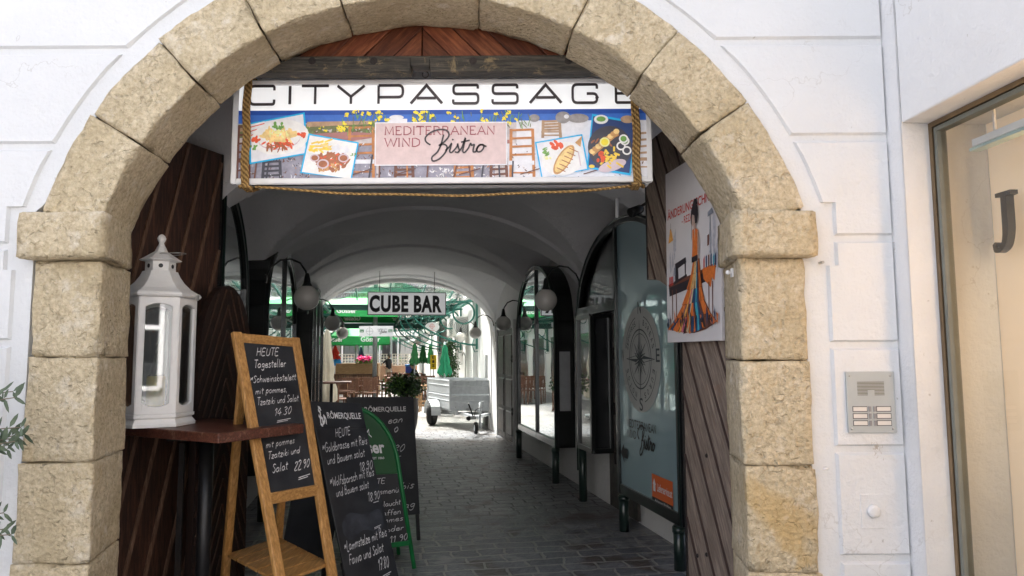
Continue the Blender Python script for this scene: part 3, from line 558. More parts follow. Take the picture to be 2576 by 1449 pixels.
# ================================================================== stone archway
gate = thing('stone_archway', 'rough yellow sandstone arch of wedge blocks on two block piers', 'archway', (ACX, YF, 0))
def stone(name, mapf, nu, nv, nw, seed, rnd=.012, amp=.006, parent=None, scale_=9):
    """displaced block: mapf(u,v,w)->point, (u,v,w) in the unit cube, u,v,w sampled with rounded rims"""
    def samples(n): return [0, .035] + [.035 + .93 * i / n for i in range(1, n)] + [.965, 1]
    us, vs_, ws = samples(nu), samples(nv), samples(nw)
    idx = {}; verts = []; faces = []
    def key(i, j, k):
        if (i, j, k) not in idx:
            u, v_, w_ = us[i], vs_[j], ws[k]
            ex = (i in (0, len(us) - 1)) + (j in (0, len(vs_) - 1)) + (k in (0, len(ws) - 1))
            c = mapf(.5, .5, .5); p = mapf(u, v_, w_)
            if ex >= 2:   # soften edges
                e = .30 if ex == 2 else .42
                uu = us[1] if i == 0 else us[-2] if i == len(us) - 1 else u
                vv = vs_[1] if j == 0 else vs_[-2] if j == len(vs_) - 1 else v_
                ww = ws[1] if k == 0 else ws[-2] if k == len(ws) - 1 else w_
                p2 = mapf(uu, vv, ww); dd = p2 - p
                if dd.length > rnd: dd = dd * (rnd / dd.length)
                p = p + dd * (1.0 * (e + .35))
            q = p * scale_ + V((seed * 3.1, seed * 1.7, seed * .9))
            nv_ = noise.noise_vector(q) * amp + noise.noise_vector(q * 3.1) * amp * .45 + noise.noise_vector(q * .35) * amp * 1.2
            # chips on the rims
            if ex >= 2:
                ch = max(0, noise.noise(q * .9 + V((9, 3, 5))) - .15) * .05
                nv_ = nv_ + (c - p).normalized() * ch
            idx[(i, j, k)] = len(verts); verts.append(p + nv_)
        return idx[(i, j, k)]
    I, J, K = len(us) - 1, len(vs_) - 1, len(ws) - 1
    for i in range(I):
        for j in range(J):
            for k in (0, K): faces.append((key(i, j, k), key(i + 1, j, k), key(i + 1, j + 1, k), key(i, j + 1, k)))
    for i in range(I):
        for k in range(K):
            for j in (0, J): faces.append((key(i, j, k), key(i + 1, j, k), key(i + 1, j, k + 1), key(i, j, k + 1)))
    for j in range(J):
        for k in range(K):
            for i in (0, I): faces.append((key(i, j, k), key(i, j + 1, k), key(i, j + 1, k + 1), key(i, j, k + 1)))
    mb = MB(); mb.add(verts, faces, 0, True)
    return mb.build(name, M_['stone'], parent)
DEP = .42
RB = 1.578; SHX = -.03
jo_ = [-73.2, -57.3, -42.8, -28.7, -14.4, 9.5, 26.8, 41, 55.6, 73.2]
for k in range(len(jo_) - 1):
    a0, a1 = R(jo_[k]) + .0016, R(jo_[k + 1]) - .0016
    pro = random.uniform(-.006, .008)
    def mp(u, v_, w_, a0=a0, a1=a1, pro=pro):
        a = a0 + (a1 - a0) * u
        ri = RI + .0; 
        # chamfered soffit rim: the face corner is at RI, back of the reveal slightly tighter
        rin = ri - .0 - w_ * (RI - RB) - max(0, (.22 - w_)) * 0
        ro = RO + random.Random(int(k)).uniform(-.006, .006)
        r = rin + (ro - rin) * v_
        return V((ACX + SHX * w_ + r * math.sin(a), YF - .012 - pro + DEP * w_, ACZ + r * math.cos(a)))
    stone('voussoir', mp, 14, 9, 9, k + 1, .006, .006, gate)
def pier_block(name, xl0, xl1, xr0, xr1, z0, z1, yf, dep, seed, xin_back, right, rnd=.006):
    # xl0/xr0 at bottom, xl1/xr1 at top ; inner face splays to xin_back
    def mp(u, v_, w_):
        xl = xl0 + (xl1 - xl0) * v_; xr = xr0 + (xr1 - xr0) * v_
        if right: xl = xl + (xin_back - xl) * w_
        else: xr = xr + (xin_back - xr) * w_
        return V((xl + (xr - xl) * u, yf + dep * w_, z0 + (z1 - z0) * v_))
    return stone(name, mp, 9, 11, 8, seed, rnd, .006, gate)
def X(px): return F(px, 895).x
ZC1, ZC0 = SPR, F(1062, 648).z
lb = P(321, 895, YF + DEP - .02).x; rb_ = P(1826, 895, YF + DEP - .02).x
zj_l = [ZC0 - .004, F(100, 900).z, F(100, 1162).z, F(100, 1418).z, F(100, 1700).z, -.1]
zj_r = [ZC0 - .004, F(2000, 905).z, F(2000, 1172).z, F(2000, 1440).z, F(2000, 1720).z, -.1]
lw = [(X(78), X(252)), (X(74), X(250)), (X(66), X(254)), (X(60), X(256)), (X(70), X(252))]
rw = [(X(1862), X(2030)), (X(1858), X(2034)), (X(1862), X(2038)), (X(1860), X(2044)), (X(1862), X(2036))]
for i in range(5):
    pier_block('pier_block', lw[i][0], lw[i][0], lw[i][1], lw[i][1], zj_l[i + 1] + .002, zj_l[i] - .002, YF - .015, DEP, 21 + i, lb, False)
    pier_block('pier_block', rw[i][0], rw[i][0], rw[i][1], rw[i][1], zj_r[i + 1] + .002, zj_r[i] - .002, YF - .015, DEP, 31 + i, rb_, True)
YI = YF - .075
xi = lambda px: P(px, 600, YI).x
for k_, (a_, b_, back, rt_) in enumerate(((xi(38), xi(262), P(335, 600, YF + DEP - .06).x, False), (xi(1846), xi(2058), P(1806, 600, YF + DEP - .06).x, True))):
    za, zb = P(100 if not rt_ else 2000, 648 if not rt_ else 643, YI).z, P(100 if not rt_ else 2000, 532 if not rt_ else 524, YI).z
    o = pier_block('impost_block', a_, a_, b_, b_, za, zb, YI, DEP + .02, 50 + k_, back, rt_, .02)
mt = MB()       # mortar core behind the joints
n = 40
a0, a1 = R(-74), R(74)
for i in range(n):
    t0, t1 = a0 + (a1 - a0) * i / n, a0 + (a1 - a0) * (i + 1) / n
    f = lambda t, r, y: V((ACX - .015 + r * math.sin(t), y, ACZ + r * math.cos(t)))
    r0, r1, y0, y1 = RB + .03, RO - .02, YF + .012, YF + DEP - .03
    mt.hexa([f(t0, r0, y0), f(t1, r0, y0), f(t1, r1, y0), f(t0, r1, y0), f(t0, r0, y1), f(t1, r0, y1), f(t1, r1, y1), f(t0, r1, y1)])
mt.box(((X(86) + X(190)) / 2, YF + .19, ZC0 / 2), (X(190) - X(86), .34, ZC0)); mt.box(((X(1930) + X(2024)) / 2, YF + .19, ZC0 / 2), (X(2024) - X(1930), .34, ZC0))
mt.build('mortar', M_['mortar'], gate)
m = MB(); p = P(1838, 686, YF + .12); m.tube([p, p + V((-.016, -.01, 0))], .008, 8); m.sphere(p + V((-.016, -.01, 0)), .011, 10); m.box(p + V((.006, 0, 0)), (.008, .025, .04))
tag(m.build('insulator', M_['white']), 'small white porcelain cable insulator under the right impost of the arch', 'insulator')
# ================================================================== passage shell
ZS, RS = 2.15, 1.16; ZSC, RC = 2.10, .93
BAYS = [(5.4, 8.2), (8.5, 11.1), (11.4, 15.15)]
B0, B1 = 5.4, 15.6
def zvault(a, b):
    q = max(0.0, 1 - (a / HW) ** 2); zm = ZS + RS * math.sqrt(q)
    for k, (s, e) in enumerate(BAYS):
        if s <= b <= e:
            c, h = (s + e) / 2, (e - s) / 2; x = (b - c) / h
            zc = ZSC + (RC + .27 * (1 - (a / HW) ** 2)) * math.sqrt(max(0, 1 - x * x))
            return max(zm, zc)
    return zm - .035
m = MB(); na = 72; bs = []
b = B0
while b < B1 - 1e-6: bs.append(b); b += .05
bs.append(B1)
aa = [-HW * math.cos(math.pi * i / na) for i in range(na + 1)]
vs = [Q(a, b, zvault(a, b)) for b in bs for a in aa]
m.add(vs, [(j * (na + 1) + i, j * (na + 1) + i + 1, (j + 1) * (na + 1) + i + 1, (j + 1) * (na + 1) + i) for j in range(len(bs) - 1) for i in range(na)], 0, True)
vo = m.build('vault', M_['vault'], bld)
md = vo.modifiers.new('edge', 'EDGE_SPLIT'); md.split_angle = R(14)
# side walls of the passage ; real door and window niches stand in front of them
m = MB()
for s in (-1, 1):
    o_ = .3 * s
    for b0_, b1_ in zip(bs[:-1], bs[1:]):
        a = s * HW
        m.hexa([Q(a, b0_, -.1), Q(a, b1_, -.1), Q(a, b1_, zvault(a, b1_)), Q(a, b0_, zvault(a, b0_)), Q(a + o_, b0_, -.1), Q(a + o_, b1_, -.1), Q(a + o_, b1_, 4), Q(a + o_, b0_, 4)])
m.build('passage_wall', M_['inner'], bld)
# lobby just behind the gate: wider, higher, closed by a face wall that carries the first vault rib
LX0, LX1 = -2.80, 1.92; ZL = 3.95
m = MB()
m.box((LX0 - .1, 4.3, ZL / 2), (.2, 1.7, ZL + .2)); m.box((LX1 + .1, 4.5, ZL / 2), (.2, 1.9, ZL + .2))
m.box(((LX0 + LX1) / 2, 4.5, ZL + .1), (LX1 - LX0 + .4, 2.3, .2))
for i in range(na):
    a0_, a1_ = aa[i], aa[i + 1]
    m.hexa([Q(a0_, B0, zvault(a0_, B0 + .01) if i else 2.1), Q(a1_, B0, zvault(a1_, B0 + .01)), Q(a1_, B0, ZL + .1), Q(a0_, B0, ZL + .1), Q(a0_, B0 + .2, zvault(a0_, B0 + .01) + .06), Q(a1_, B0 + .2, zvault(a1_, B0 + .01) + .06), Q(a1_, B0 + .2, ZL + .1), Q(a0_, B0 + .2, ZL + .1)])
m.hexa([Q(-2.9, B0, -.1), Q(-HW, B0, -.1), Q(-HW, B0, ZL + .1), Q(-2.9, B0, ZL + .1), Q(-2.9, B0 + .2, -.1), Q(-HW - .02, B0 + .2, -.1), Q(-HW - .02, B0 + .2, ZL + .1), Q(-2.9, B0 + .2, ZL + .1)])
m.hexa([Q(HW, B0, -.1), Q(2.4, B0, -.1), Q(2.4, B0, ZL + .1), Q(HW, B0, ZL + .1), Q(HW + .02, B0 + .2, -.1), Q(2.4, B0 + .2, -.1), Q(2.4, B0 + .2, ZL + .1), Q(HW + .02, B0 + .2, ZL + .1)])
m.build('lobby_wall', M_['vault'], bld)
# courtyard side wall of the building, with the arched mouth
m = MB(); BE = 16.05
ZM = lambda a: 2.30 + .90 * math.sqrt(max(0, 1 - (a / 1.90) ** 2)) if abs(a) < 1.9 else 2.3
aw = [-1.9 * math.cos(math.pi * i / 48) for i in range(49)]
for a0_, a1_ in zip(aw[:-1], aw[1:]):
    m.hexa([Q(a0_, B1, ZM(a0_)), Q(a1_, B1, ZM(a1_)), Q(a1_, B1, 8), Q(a0_, B1, 8), Q(a0_, BE, ZM(a0_) + .02), Q(a1_, BE, ZM(a1_) + .02), Q(a1_, BE, 8), Q(a0_, BE, 8)])
for a0_, a1_ in ((-9, -1.9), (1.9, 6)):
    m.hexa([Q(a0_, B1, -.1), Q(a1_, B1, -.1), Q(a1_, B1, 8), Q(a0_, B1, 8), Q(a0_, BE, -.1), Q(a1_, BE, -.1), Q(a1_, BE, 8), Q(a0_, BE, 8)])
m.build('courtyard_wall', M_['inner'], bld)
m = MB(); m.hexa([Q(-7, 5.7, 4.1), Q(6, 5.7, 4.1), Q(6, BE, 4.1), Q(-7, BE, 4.1), Q(-7, 5.7, 4.3), Q(6, 5.7, 4.3), Q(6, BE, 4.3), Q(-7, BE, 4.3)])
m.build('upper_floor', M_['inner'], bld)
# cornice shreds over the mouth (flaking plaster, old timber)
m = MB()
pz = P(1010, 716, 15.9)
m.beam(Q(-.7, 16.1, 3.30), Q(.6, 16.1, 3.31), .09, .08, AXB, 0)
tag(m.build('old_timber', M_['oldbeam']), 'dark weathered timber lying above the far mouth of the passage', 'timber')

# ================================================================== gate tympanum, beam
tyd = 3.66
ty = thing('gate_tympanum', 'russet wooden fan of boards filling the top of the gateway arch', 'gate panel', P(1062, 140, tyd))
m = MB(); zb = P(1062, 140, tyd).z; cx_ = P(1062, 140, tyd).x
rr_ = RB + .06
zc_ = ACZ
xs = [cx_ + (-1 + 2 * i / 30) * 1.02 for i in range(31)]
topz = lambda x: zc_ + math.sqrt(max(.01, rr_ ** 2 - (x - ACX + .03) ** 2))
edges = [-1.06, -.80, -.60, -.40, -.19, 0, .19, .40, .60, .80, 1.06]; tops = [-2.0, -1.57, -.98, -.60, -.27, 0, .27, .60, .98, 1.57, 2.0]
tywood = []
for sg_ in (1, -1):
    for tone in (1.0, .72, 1.25):
        mm = wood_mat('russet_board', [x * tone for x in (.20, .055, .025)], [x * tone for x in (.46, .17, .07)], .6, 'X', .42, .4)
        mp_ = [n_ for n_ in mm.node_tree.nodes if n_.type == 'MAPPING'][0]; mp_.vector_type = 'TEXTURE'; sc_ = mp_.inputs['Scale'].default_value
        mp_.inputs['Scale'].default_value = (1.0, .12, .12); mp_.inputs['Rotation'].default_value = (0, R(-45) * sg_, 0); tywood.append(mm)
for sg in (-1, 1):
    cuts = [.0, .17, .33, .50, .68, .87, 1.08]
    for i in range(6):
        b1_, b0_ = cuts[i] + .003, cuts[i + 1] - .003; q = [V((sg * b0_, 0, 0)), V((sg * b1_, 0, 0)), V((sg * .003, 0, b1_)), V((sg * .003, 0, b0_))]
        if i == 0: q = [V((sg * b0_, 0, 0)), V((sg * .003, 0, 0)), V((sg * .003, 0, b0_))]
        mb = MB(); dy = tyd + (.005 if i % 2 else 0)
        mb.prism([V((cx_ + p_.x, dy, zb - .02 + min(p_.z, .78))) for p_ in q], V((0, .035, 0)))
        mb.build('board', tywood[(i + (sg > 0)) % 3 + (3 if sg > 0 else 0)], ty, bevel=.003)
m = MB(); m.box((cx_, tyd + .06, zb + .3), (2.7, .02, .7)); m.build('backing', M_['darkwood'], ty)
bm_ = MB()
bl, br2 = P(560, 163, 3.62), P(1570, 160, 3.62)
nb = 26
def beam_xs(i): return bl.x + (br2.x - bl.x) * i / nb
zt_, zb2 = P(1062, 141, 3.60).z, P(1062, 182, 3.60).z
nx0, nx1 = P(1033, 170, 3.6).x, P(1082, 170, 3.6).x; nz = P(1062, 167, 3.6).z
def bseg(x0, x1, z0, z1): bm_.box(((x0 + x1) / 2, 3.635, (z0 + z1) / 2), (x1 - x0, .09, z1 - z0))
bseg(bl.x, nx0, zb2, zt_); bseg(nx1, br2.x, zb2, zt_); bseg(nx0, nx1, nz, zt_)
beam = thing('gate_beam', 'dark weathered oak beam with iron bolt heads under the board fan', 'beam', (cx_, 3.6, zb2))
bm_.build('timber', M_['oldbeam'], beam, bevel=.008)
m = MB()
for px in (785, 940, 1190, 1430): m.lathe([(0.001, -.012), (.016, -.008), (.02, 0)], P(px, 153, 3.588), 12, 0, (0, -1, 0))
m.build('bolt', M_['iron'], beam)
m = MB(); p = P(1070, 182, 3.60); m.tube([p + V((.016 * math.cos(t), 0, -.012 + .016 * math.sin(t))) for t in [2.4 + 5 * i / 12 for i in range(13)]], .003, 6); m.build('hook', M_['iron'], beam)
m = MB(); p = P(645, 188, 3.66); m.box(p, (.05, .04, .03)); m.build('bracket', M_['iron'], beam)

# ================================================================== gate leaves
def gate_leaf(name, label, hinge, end, woodm, batm, mirror, batten_w=.022, ang=62, gap=.125, cut=.62, zarch=1.72, ztop=3.02, seg=1):
    d = (end - hinge); L_ = d.length; rz = math.atan2(d.y, d.x)
    root = thing(name, label, 'gate leaf', (0, 0, 0))
    # profile in (s,z): low part stops at the wicket, arched head reaches over it
    prof = [(0, .03), (cut, .03), (cut, zarch)] + [(cut + (L_ - cut) * (1 - math.cos(t)), zarch + .38 * math.sin(t)) for t in [math.pi / 2 * i / 8 for i in range(1, 9)]] + [(L_, ztop), (0, ztop)]
    def inside(s_, z_):
        if not (0 < s_ < L_ and .03 < z_ < ztop): return False
        if s_ < cut: return True
        u = (s_ - cut) / (L_ - cut); return z_ > zarch + .38 * math.sqrt(max(0, 1 - (1 - u) ** 2)) 
    m = MB(); m.prism([V((x, -.03, z)) for x, z in prof], V((0, .06, 0)))
    body = m.build('planking', woodm, root)
    side = mirror
    m = MB(); t_ = R(ang); dx, dz = math.cos(t_), math.sin(t_)
    k = -14
    while k < 34:
        off = k * gap; run = []; best = []
        for i in range(420):
            s_, z_ = off + dx * i * .012, dz * i * .012
            if inside(s_, z_): run.append((s_, z_))
            else:
                if len(run) > 6: best.append(run)
                run = []
        if len(run) > 6: best.append(run)
        for r_ in best:
            for sy in (-1, 1):
                m.beam(V((r_[0][0], sy * .034, r_[0][1])), V((r_[-1][0], sy * .034, r_[-1][1])), batten_w, .012, V((dz, 0, -dx)))
        k += 1
    m.build('batten', batm, root)
    m = MB(); m.box((cut + .012, 0, zarch / 2), (.022, .072, zarch - .06)); m.box((L_ + .006, 0, (zarch + .38 + ztop) / 2), (.016, .07, ztop - zarch - .38)); m.build('iron_edge', M_['iron'], root)
    for i in range(13):
        s_, z_ = random.uniform(.1, L_ - .1), random.uniform(.3, ztop - .1)
        if inside(s_, z_):
            m = MB(); m.lathe([(.001, .010), (.009, .007), (.013, 0)], (s_, mirror * .03, z_), 8, 0, (0, mirror, 0)); m.build('nail_head', M_['iron'], root)
    root.location = hinge; root.rotation_euler = (0, 0, rz)
    return root, L_
lh, le = V((-2.55, 3.66, 0)), V((P(546, 500, 4.93).x, 4.93, 0))
left_leaf, LL = gate_leaf('gate_leaf', 'dark red brown plank gate leaf folded back behind the bar table', lh, le, M_['darkwood'], M_['batten'], 1, ang=76, gap=.155, cut=1.36)
rh, re_ = V((1.13, 3.63, 0)), V((P(1637, 500, 4.75).x, 4.75, 0))
right_leaf, RL = gate_leaf('gate_leaf', 'weathered grey brown plank gate leaf behind the right stone pier', rh, re_, M_['greywood'], mat('plank_gap', (.05, .03, .025), .9), 1, batten_w=.008, ang=60, gap=.205, cut=.60)
# right leaf: one timber tone over its whole height
# wicket door on the left, standing ajar, round headed
wk = thing('wicket_door', 'dark round headed wicket door standing ajar behind the white lantern', 'door', (0, 0, 0))
m = MB(); wkm = wood_mat('wicket_wood', (.02, .009, .006), (.06, .024, .015), 1, 'Z', .55, .5); ww_ = .62
prof = [(0, .04), (ww_, .04), (ww_, 1.57)] + [(ww_ / 2 + ww_ / 2 * math.cos(t), 1.57 + .5 * math.sin(t)) for t in [math.pi * i / 20 for i in range(1, 20)]] + [(0, 1.57)]
m.prism([V((x, -.022, z)) for x, z in prof], V((0, .044, 0))); m.build('planking', wkm, wk)
m = MB()
def wz(x): return 1.57 + .5 * math.sqrt(max(0, 1 - ((x - ww_ / 2) / (ww_ / 2)) ** 2))
for sgn in (-1, 1):
    for k in range(-6, 16):
        pts = []
        for i in range(200):
            dxx = i * .01; x_ = ww_ / 2 + sgn * dxx * .45; z_ = k * .16 + .1 - dxx * 1.0 + .4
            if 0.01 < x_ < ww_ - .01 and .06 < z_ < wz(x_) - .02: pts.append((x_, z_))
        if len(pts) > 4:
            for sy in (-1, 1): m.beam(V((pts[0][0], sy * .025, pts[0][1])), V((pts[-1][0], sy * .025, pts[-1][1])), .014, .008, V((1, 0, .4)))
m.build('batten', mat('wicket_batten', (.05, .025, .016), .6), wk)
m = MB(); m.tube([V((.03 + .0, -.035, .9)), V((.03, -.035, 1.1))], .01); m.build('handle', M_['iron'], wk)
wk.location = P(492, 900, 4.40); wk.location.z = 0
we = P(592, 900, 4.85); wk.rotation_euler = (0, 0, math.atan2(we.y - wk.location.y, we.x - wk.location.x))

# ================================================================== house across the street, behind the viewer
op = thing('opposite_house', 'pale plastered house with rows of windows across the street behind the viewer', 'building', (0, -7.5, 0))
m = MB(); OX0, OX1, OZ = -14, 16, 8.5
m.box((1, -8.5, OZ / 2), (30, 2, OZ)); m.build('wall', plaster_mat('opposite_plaster', (.42, .43, .44), .2, .2), op)
for r_ in range(2):
    for k in range(9):
        x_, z_ = -12 + k * 3.1, 1.0 + r_ * 3.6
        m = MB(); m.box((x_, -7.49, z_ + .95), (1.15, .06, 1.9)); wn = m.build('window', M_['darkwin'], op)
        m = MB()
        for dx in (-.6, 0, .6): m.box((x_ + dx, -7.45, z_ + .95), (.09, .08, 2.0))
        for dz in (-.05, 1.25, 1.95): m.box((x_, -7.452, z_ + dz), (1.2, .07, .09))
        m.build('frame', M_['offwhite'], wn)

sp_ = thing('spot_bracket', 'small black spotlight on a bracket under the vault right of the sign', 'lamp', P(1600, 530, 5.6))
p = P(1600, 530, 5.6); m = MB(); m.tube([p + V((.14, 0, .10)), p + V((.02, 0, .02)), p], .012, 6); m.build('bracket', M_['iron'], sp_)
m = MB(); m.lathe([(.02, -.07), (.035, -.05), (.04, .06), (.034, .06)], p, 14, 0, (-.8, -.4, -.4)); m.build('housing', M_['black'], sp_)
m = MB(); m.tube([P(1552, 500, 5.6), P(1552, 548, 5.6)], .014, 8); tag(m.build('conduit', M_['white']), 'short pale pipe hanging under the vault beside the black spotlight', 'pipe')
rd_ = random.Random(8)
for k, (px, py, lab) in enumerate(((2258, 108, 'grey cobweb smudge at the right end of the topmost groove'), (2262, 632, 'brown cobweb smudge at the right end of the third groove'), (2205, 1122, 'small grey stain on the plaster just under the intercom'))):
    m = MB()
    for _ in range(26):
        a_ = rd_.uniform(0, 6.28); r_ = abs(rd_.gauss(0, .020)); c = P(px, py, YF - .0065) + V((r_ * math.cos(a_), 0, r_ * 1.2 * math.sin(a_))); d_ = V((rd_.uniform(-1, 1), 0, rd_.uniform(-1, 1))).normalized(); n_ = V((d_.z, 0, -d_.x)); l = rd_.uniform(.004, .014)
        m.add([c - d_ * l - n_ * .0008, c + d_ * l, c - d_ * l + n_ * .0012], [(0, 1, 2)])
    tag(m.build('cobweb', mat('cobweb_dirt%d' % k, (.36, .32, .27), .9)), lab, 'cobweb', kind='stuff')
# ================================================================== CITYPASSAGE sign
sgd = 3.80
tl, tr, bl_, br_ = P(590, 204, sgd), P(1635, 200, sgd), P(590, 464, sgd), P(1635, 467, sgd)
sign = thing('hanging_sign', 'wide white framed sign of the city passage with food photos hanging under the gate arch', 'sign', P(1112, 465, sgd))
o_bl = V((tl.x, sgd, bl_.z)); SWD = tr.x - tl.x; SHT = tl.z - bl_.z
m = MB()
m.box((o_bl.x + SWD / 2, sgd + .075, o_bl.z + SHT / 2), (SWD - .01, .13, SHT - .01)); m.build('box', M_['offwhite'], sign, bevel=.004)
m = MB(); fwid = .030; x0, x1, z0, z1 = o_bl.x, o_bl.x + SWD, o_bl.z, o_bl.z + SHT
for (a, b_, c, d_) in ((x0, x0 + fwid, z0, z1), (x1 - fwid, x1, z0, z1), (x0 + fwid, x1 - fwid, z1 - fwid, z1), (x0 + fwid, x1 - fwid, z0, z0 + fwid)):
    m.box(((a + b_) / 2, sgd, (c + d_) / 2), (b_ - a, .035, d_ - c))
m.build('frame', M_['white'], sign, bevel=.006)
# face in survey units of the enlarged view: x 35..2373, y 195..780
sx = SWD / (2373 - 35); sz = SHT / (780 - 195)
class Z:
    n = V((0, -1, 0))
    def __call__(s, x, y, z=0.0): return V((x0 + (x - 35) * sx, sgd - z, z1 - (y - 195) * sz))
ZF = Z()
FX = lambda x, y, z=0.0: ZF(x, 780 - y, z)           # y upwards variant
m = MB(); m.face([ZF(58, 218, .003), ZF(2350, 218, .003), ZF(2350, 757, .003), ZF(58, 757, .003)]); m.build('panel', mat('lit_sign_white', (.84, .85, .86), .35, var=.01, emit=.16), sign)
cmap = {}
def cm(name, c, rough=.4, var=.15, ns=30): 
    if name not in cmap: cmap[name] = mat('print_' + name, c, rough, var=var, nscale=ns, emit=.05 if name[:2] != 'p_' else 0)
    return cmap[name]
cols = [('sea', (.05, .16, .55)), ('sand', (.55, .50, .50)), ('gravel', (.28, .27, .33)), ('chair', (.48, .20, .07)), ('chairdark', (.16, .07, .05)), ('tablered', (.38, .17, .16)), ('rail', (.42, .28, .18)), ('cyan', (.02, .42, .75)),
        ('plate', (.80, .79, .78)), ('tomato', (.70, .10, .04)), ('cheese', (.80, .58, .25)), ('fries', (.88, .58, .08)), ('meat', (.36, .13, .06)), ('herb', (.16, .34, .08)), ('onion', (.62, .50, .55)), ('slate', (.06, .06, .08)),
        ('deepblue', (.03, .06, .18)), ('flower', (.85, .70, .05)), ('bush', (.16, .18, .08)), ('pink', (.64, .50, .49)), ('lemon', (.80, .78, .35)), ('fish', (.55, .30, .12)), ('whitecloth', (.74, .74, .78)), ('rock', (.30, .28, .28)), ('seafar', (.02, .08, .38))]
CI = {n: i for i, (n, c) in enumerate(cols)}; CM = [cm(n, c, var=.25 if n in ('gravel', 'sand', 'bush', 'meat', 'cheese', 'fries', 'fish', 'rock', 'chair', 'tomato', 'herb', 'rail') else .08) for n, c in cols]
m = MB()
rnd = random.Random(4)
zc = [.0032]
def poly(pts, c, dz=None):
    zc[0] += .000009
    m.face([ZF(min(max(x, 60), 2348), min(max(y, 366), 755), zc[0] if dz is None else dz) for x, y in pts], CI[c])
def rect(a, b_, c_, d_, c): poly([(a, b_), (c_, b_), (c_, d_), (a, d_)], c)
def ell(cx, cy, rx, ry, c, n=18, rot=0): 
    poly([(cx + rx * math.cos(t) * math.cos(rot) - ry * math.sin(t) * math.sin(rot), cy + rx * math.cos(t) * math.sin(rot) + ry * math.sin(t) * math.cos(rot)) for t in [2 * math.pi * i / n for i in range(n)]], c)
def blob(cx, cy, rx, ry, c, k=10, s_=.35):
    for _ in range(k):
        a, q = rnd.uniform(0, 6.28), math.sqrt(rnd.random()); ell(cx + rx * q * math.cos(a), cy + ry * q * math.sin(a), rx * s_ * rnd.uniform(.5, 1.3), ry * s_ * rnd.uniform(.5, 1.3), c, 7, rnd.uniform(0, 3))
def line(a, b_, w_, c):
    dx, dy = b_[0] - a[0], b_[1] - a[1]; l = math.hypot(dx, dy) or 1; nx, ny = -dy / l * w_ / 2, dx / l * w_ / 2
    poly([(a[0] + nx, a[1] + ny), (b_[0] + nx, b_[1] + ny), (b_[0] - nx, b_[1] - ny), (a[0] - nx, a[1] - ny)], c)
rect(60, 366, 2348, 445, 'sea'); rect(60, 366, 2348, 392, 'seafar'); rect(60, 440, 2348, 755, 'sand')
rect(60, 445, 860, 520, 'bush'); rect(60, 560, 840, 755, 'gravel'); rect(860, 680, 1500, 755, 'gravel'); rect(1620, 430, 2348, 560, 'whitecloth'); rect(1560, 560, 2348, 755, 'whitecloth')
for _ in range(60): blob(rnd.uniform(60, 1100), rnd.uniform(610, 752), 24, 8, rnd.choice(['sand', 'chairdark', 'gravel', 'slate', 'whitecloth']), 3)
for _ in range(50): blob(rnd.uniform(1100, 1700), rnd.uniform(690, 752), 26, 7, rnd.choice(['sand', 'whitecloth', 'gravel', 'plate']), 3)
for _ in range(70): blob(rnd.uniform(440, 840), rnd.uniform(450, 500), 16, 9, rnd.choice(['bush', 'herb', 'chairdark', 'flower', 'sand']), 2)
poly([(450, 432), (830, 428), (830, 446), (450, 462)], 'rail'); poly([(60, 470), (130, 460), (130, 478), (60, 488)], 'rail')
poly([(470, 500), (700, 490), (840, 500), (840, 520), (690, 545), (460, 528)], 'tablered'); poly([(1560, 540), (1580, 540), (1580, 560), (1560, 560)], 'tablered')
def chair_pic(x, y, w_, h, c='chair'):
    line((x, y), (x - 4, y + h), 16, c); line((x + w_, y), (x + w_ + 6, y + h), 16, c)
    for k in range(4): line((x, y + 8 + k * h * .16), (x + w_, y + 4 + k * h * .16), 12, c)
    rect(x - 12, y + h * .62, x + w_ + 8, y + h * .70, 'whitecloth' if c == 'chair' else c); line((x, y + h * .85), (x + w_, y + h * .85), 8, c)
chair_pic(690, 460, 130, 300); chair_pic(1590, 478, 120, 290); chair_pic(1770, 430, 90, 100, 'rail'); chair_pic(70, 450, 60, 300, 'chairdark'); chair_pic(950, 640, 90, 180, 'chairdark'); chair_pic(1280, 660, 90, 170); chair_pic(1480, 640, 80, 180, 'chairdark'); chair_pic(215, 650, 90, 160, 'slate')
chair_pic(2300, 500, 60, 230, 'rail')
ell(1880, 415, 42, 34, 'rock'); ell(1965, 420, 60, 26, 'rock'); ell(1720, 418, 30, 22, 'rock'); ell(950, 410, 40, 14, 'whitecloth'); rect(890, 418, 1010, 440, 'whitecloth'); ell(1900, 410, 14, 12, 'whitecloth')
for (a, b_) in ((620, 900), (1040, 1160), (1240, 1700)):
    for _ in range(46): 
        x_, y_ = rnd.uniform(a, b_), rnd.uniform(372, 470); line((x_, y_), (x_ + rnd.uniform(-18, 18), y_ + rnd.uniform(14, 50)), 4, 'herb' if rnd.random() < .5 else 'bush')
    for _ in range(14): blob(rnd.uniform(a, b_), rnd.uniform(374, 450), 12, 10, 'flower', 4, .6)
for _ in range(10): blob(rnd.uniform(560, 690), rnd.uniform(462, 490), 12, 8, 'flower', 3, .6)
for _ in range(160): blob(rnd.uniform(60, 2340), rnd.uniform(560, 750), 14, 5, rnd.choice(['chairdark', 'slate', 'gravel', 'chair', 'sand', 'whitecloth']), 1, .5)
for x_ in (860, 1010, 1130, 1290, 1350, 1440, 1520, 1600, 820, 250, 180, 110): line((x_, 600 + rnd.uniform(0, 80)), (x_ + rnd.uniform(-20, 20), 752), 9, rnd.choice(['chair', 'chairdark', 'slate']))
for x_ in (700, 940, 1300, 1640, 1990): line((x_, 735), (x_ + 120, 700), 6, 'chairdark')
card_later = True
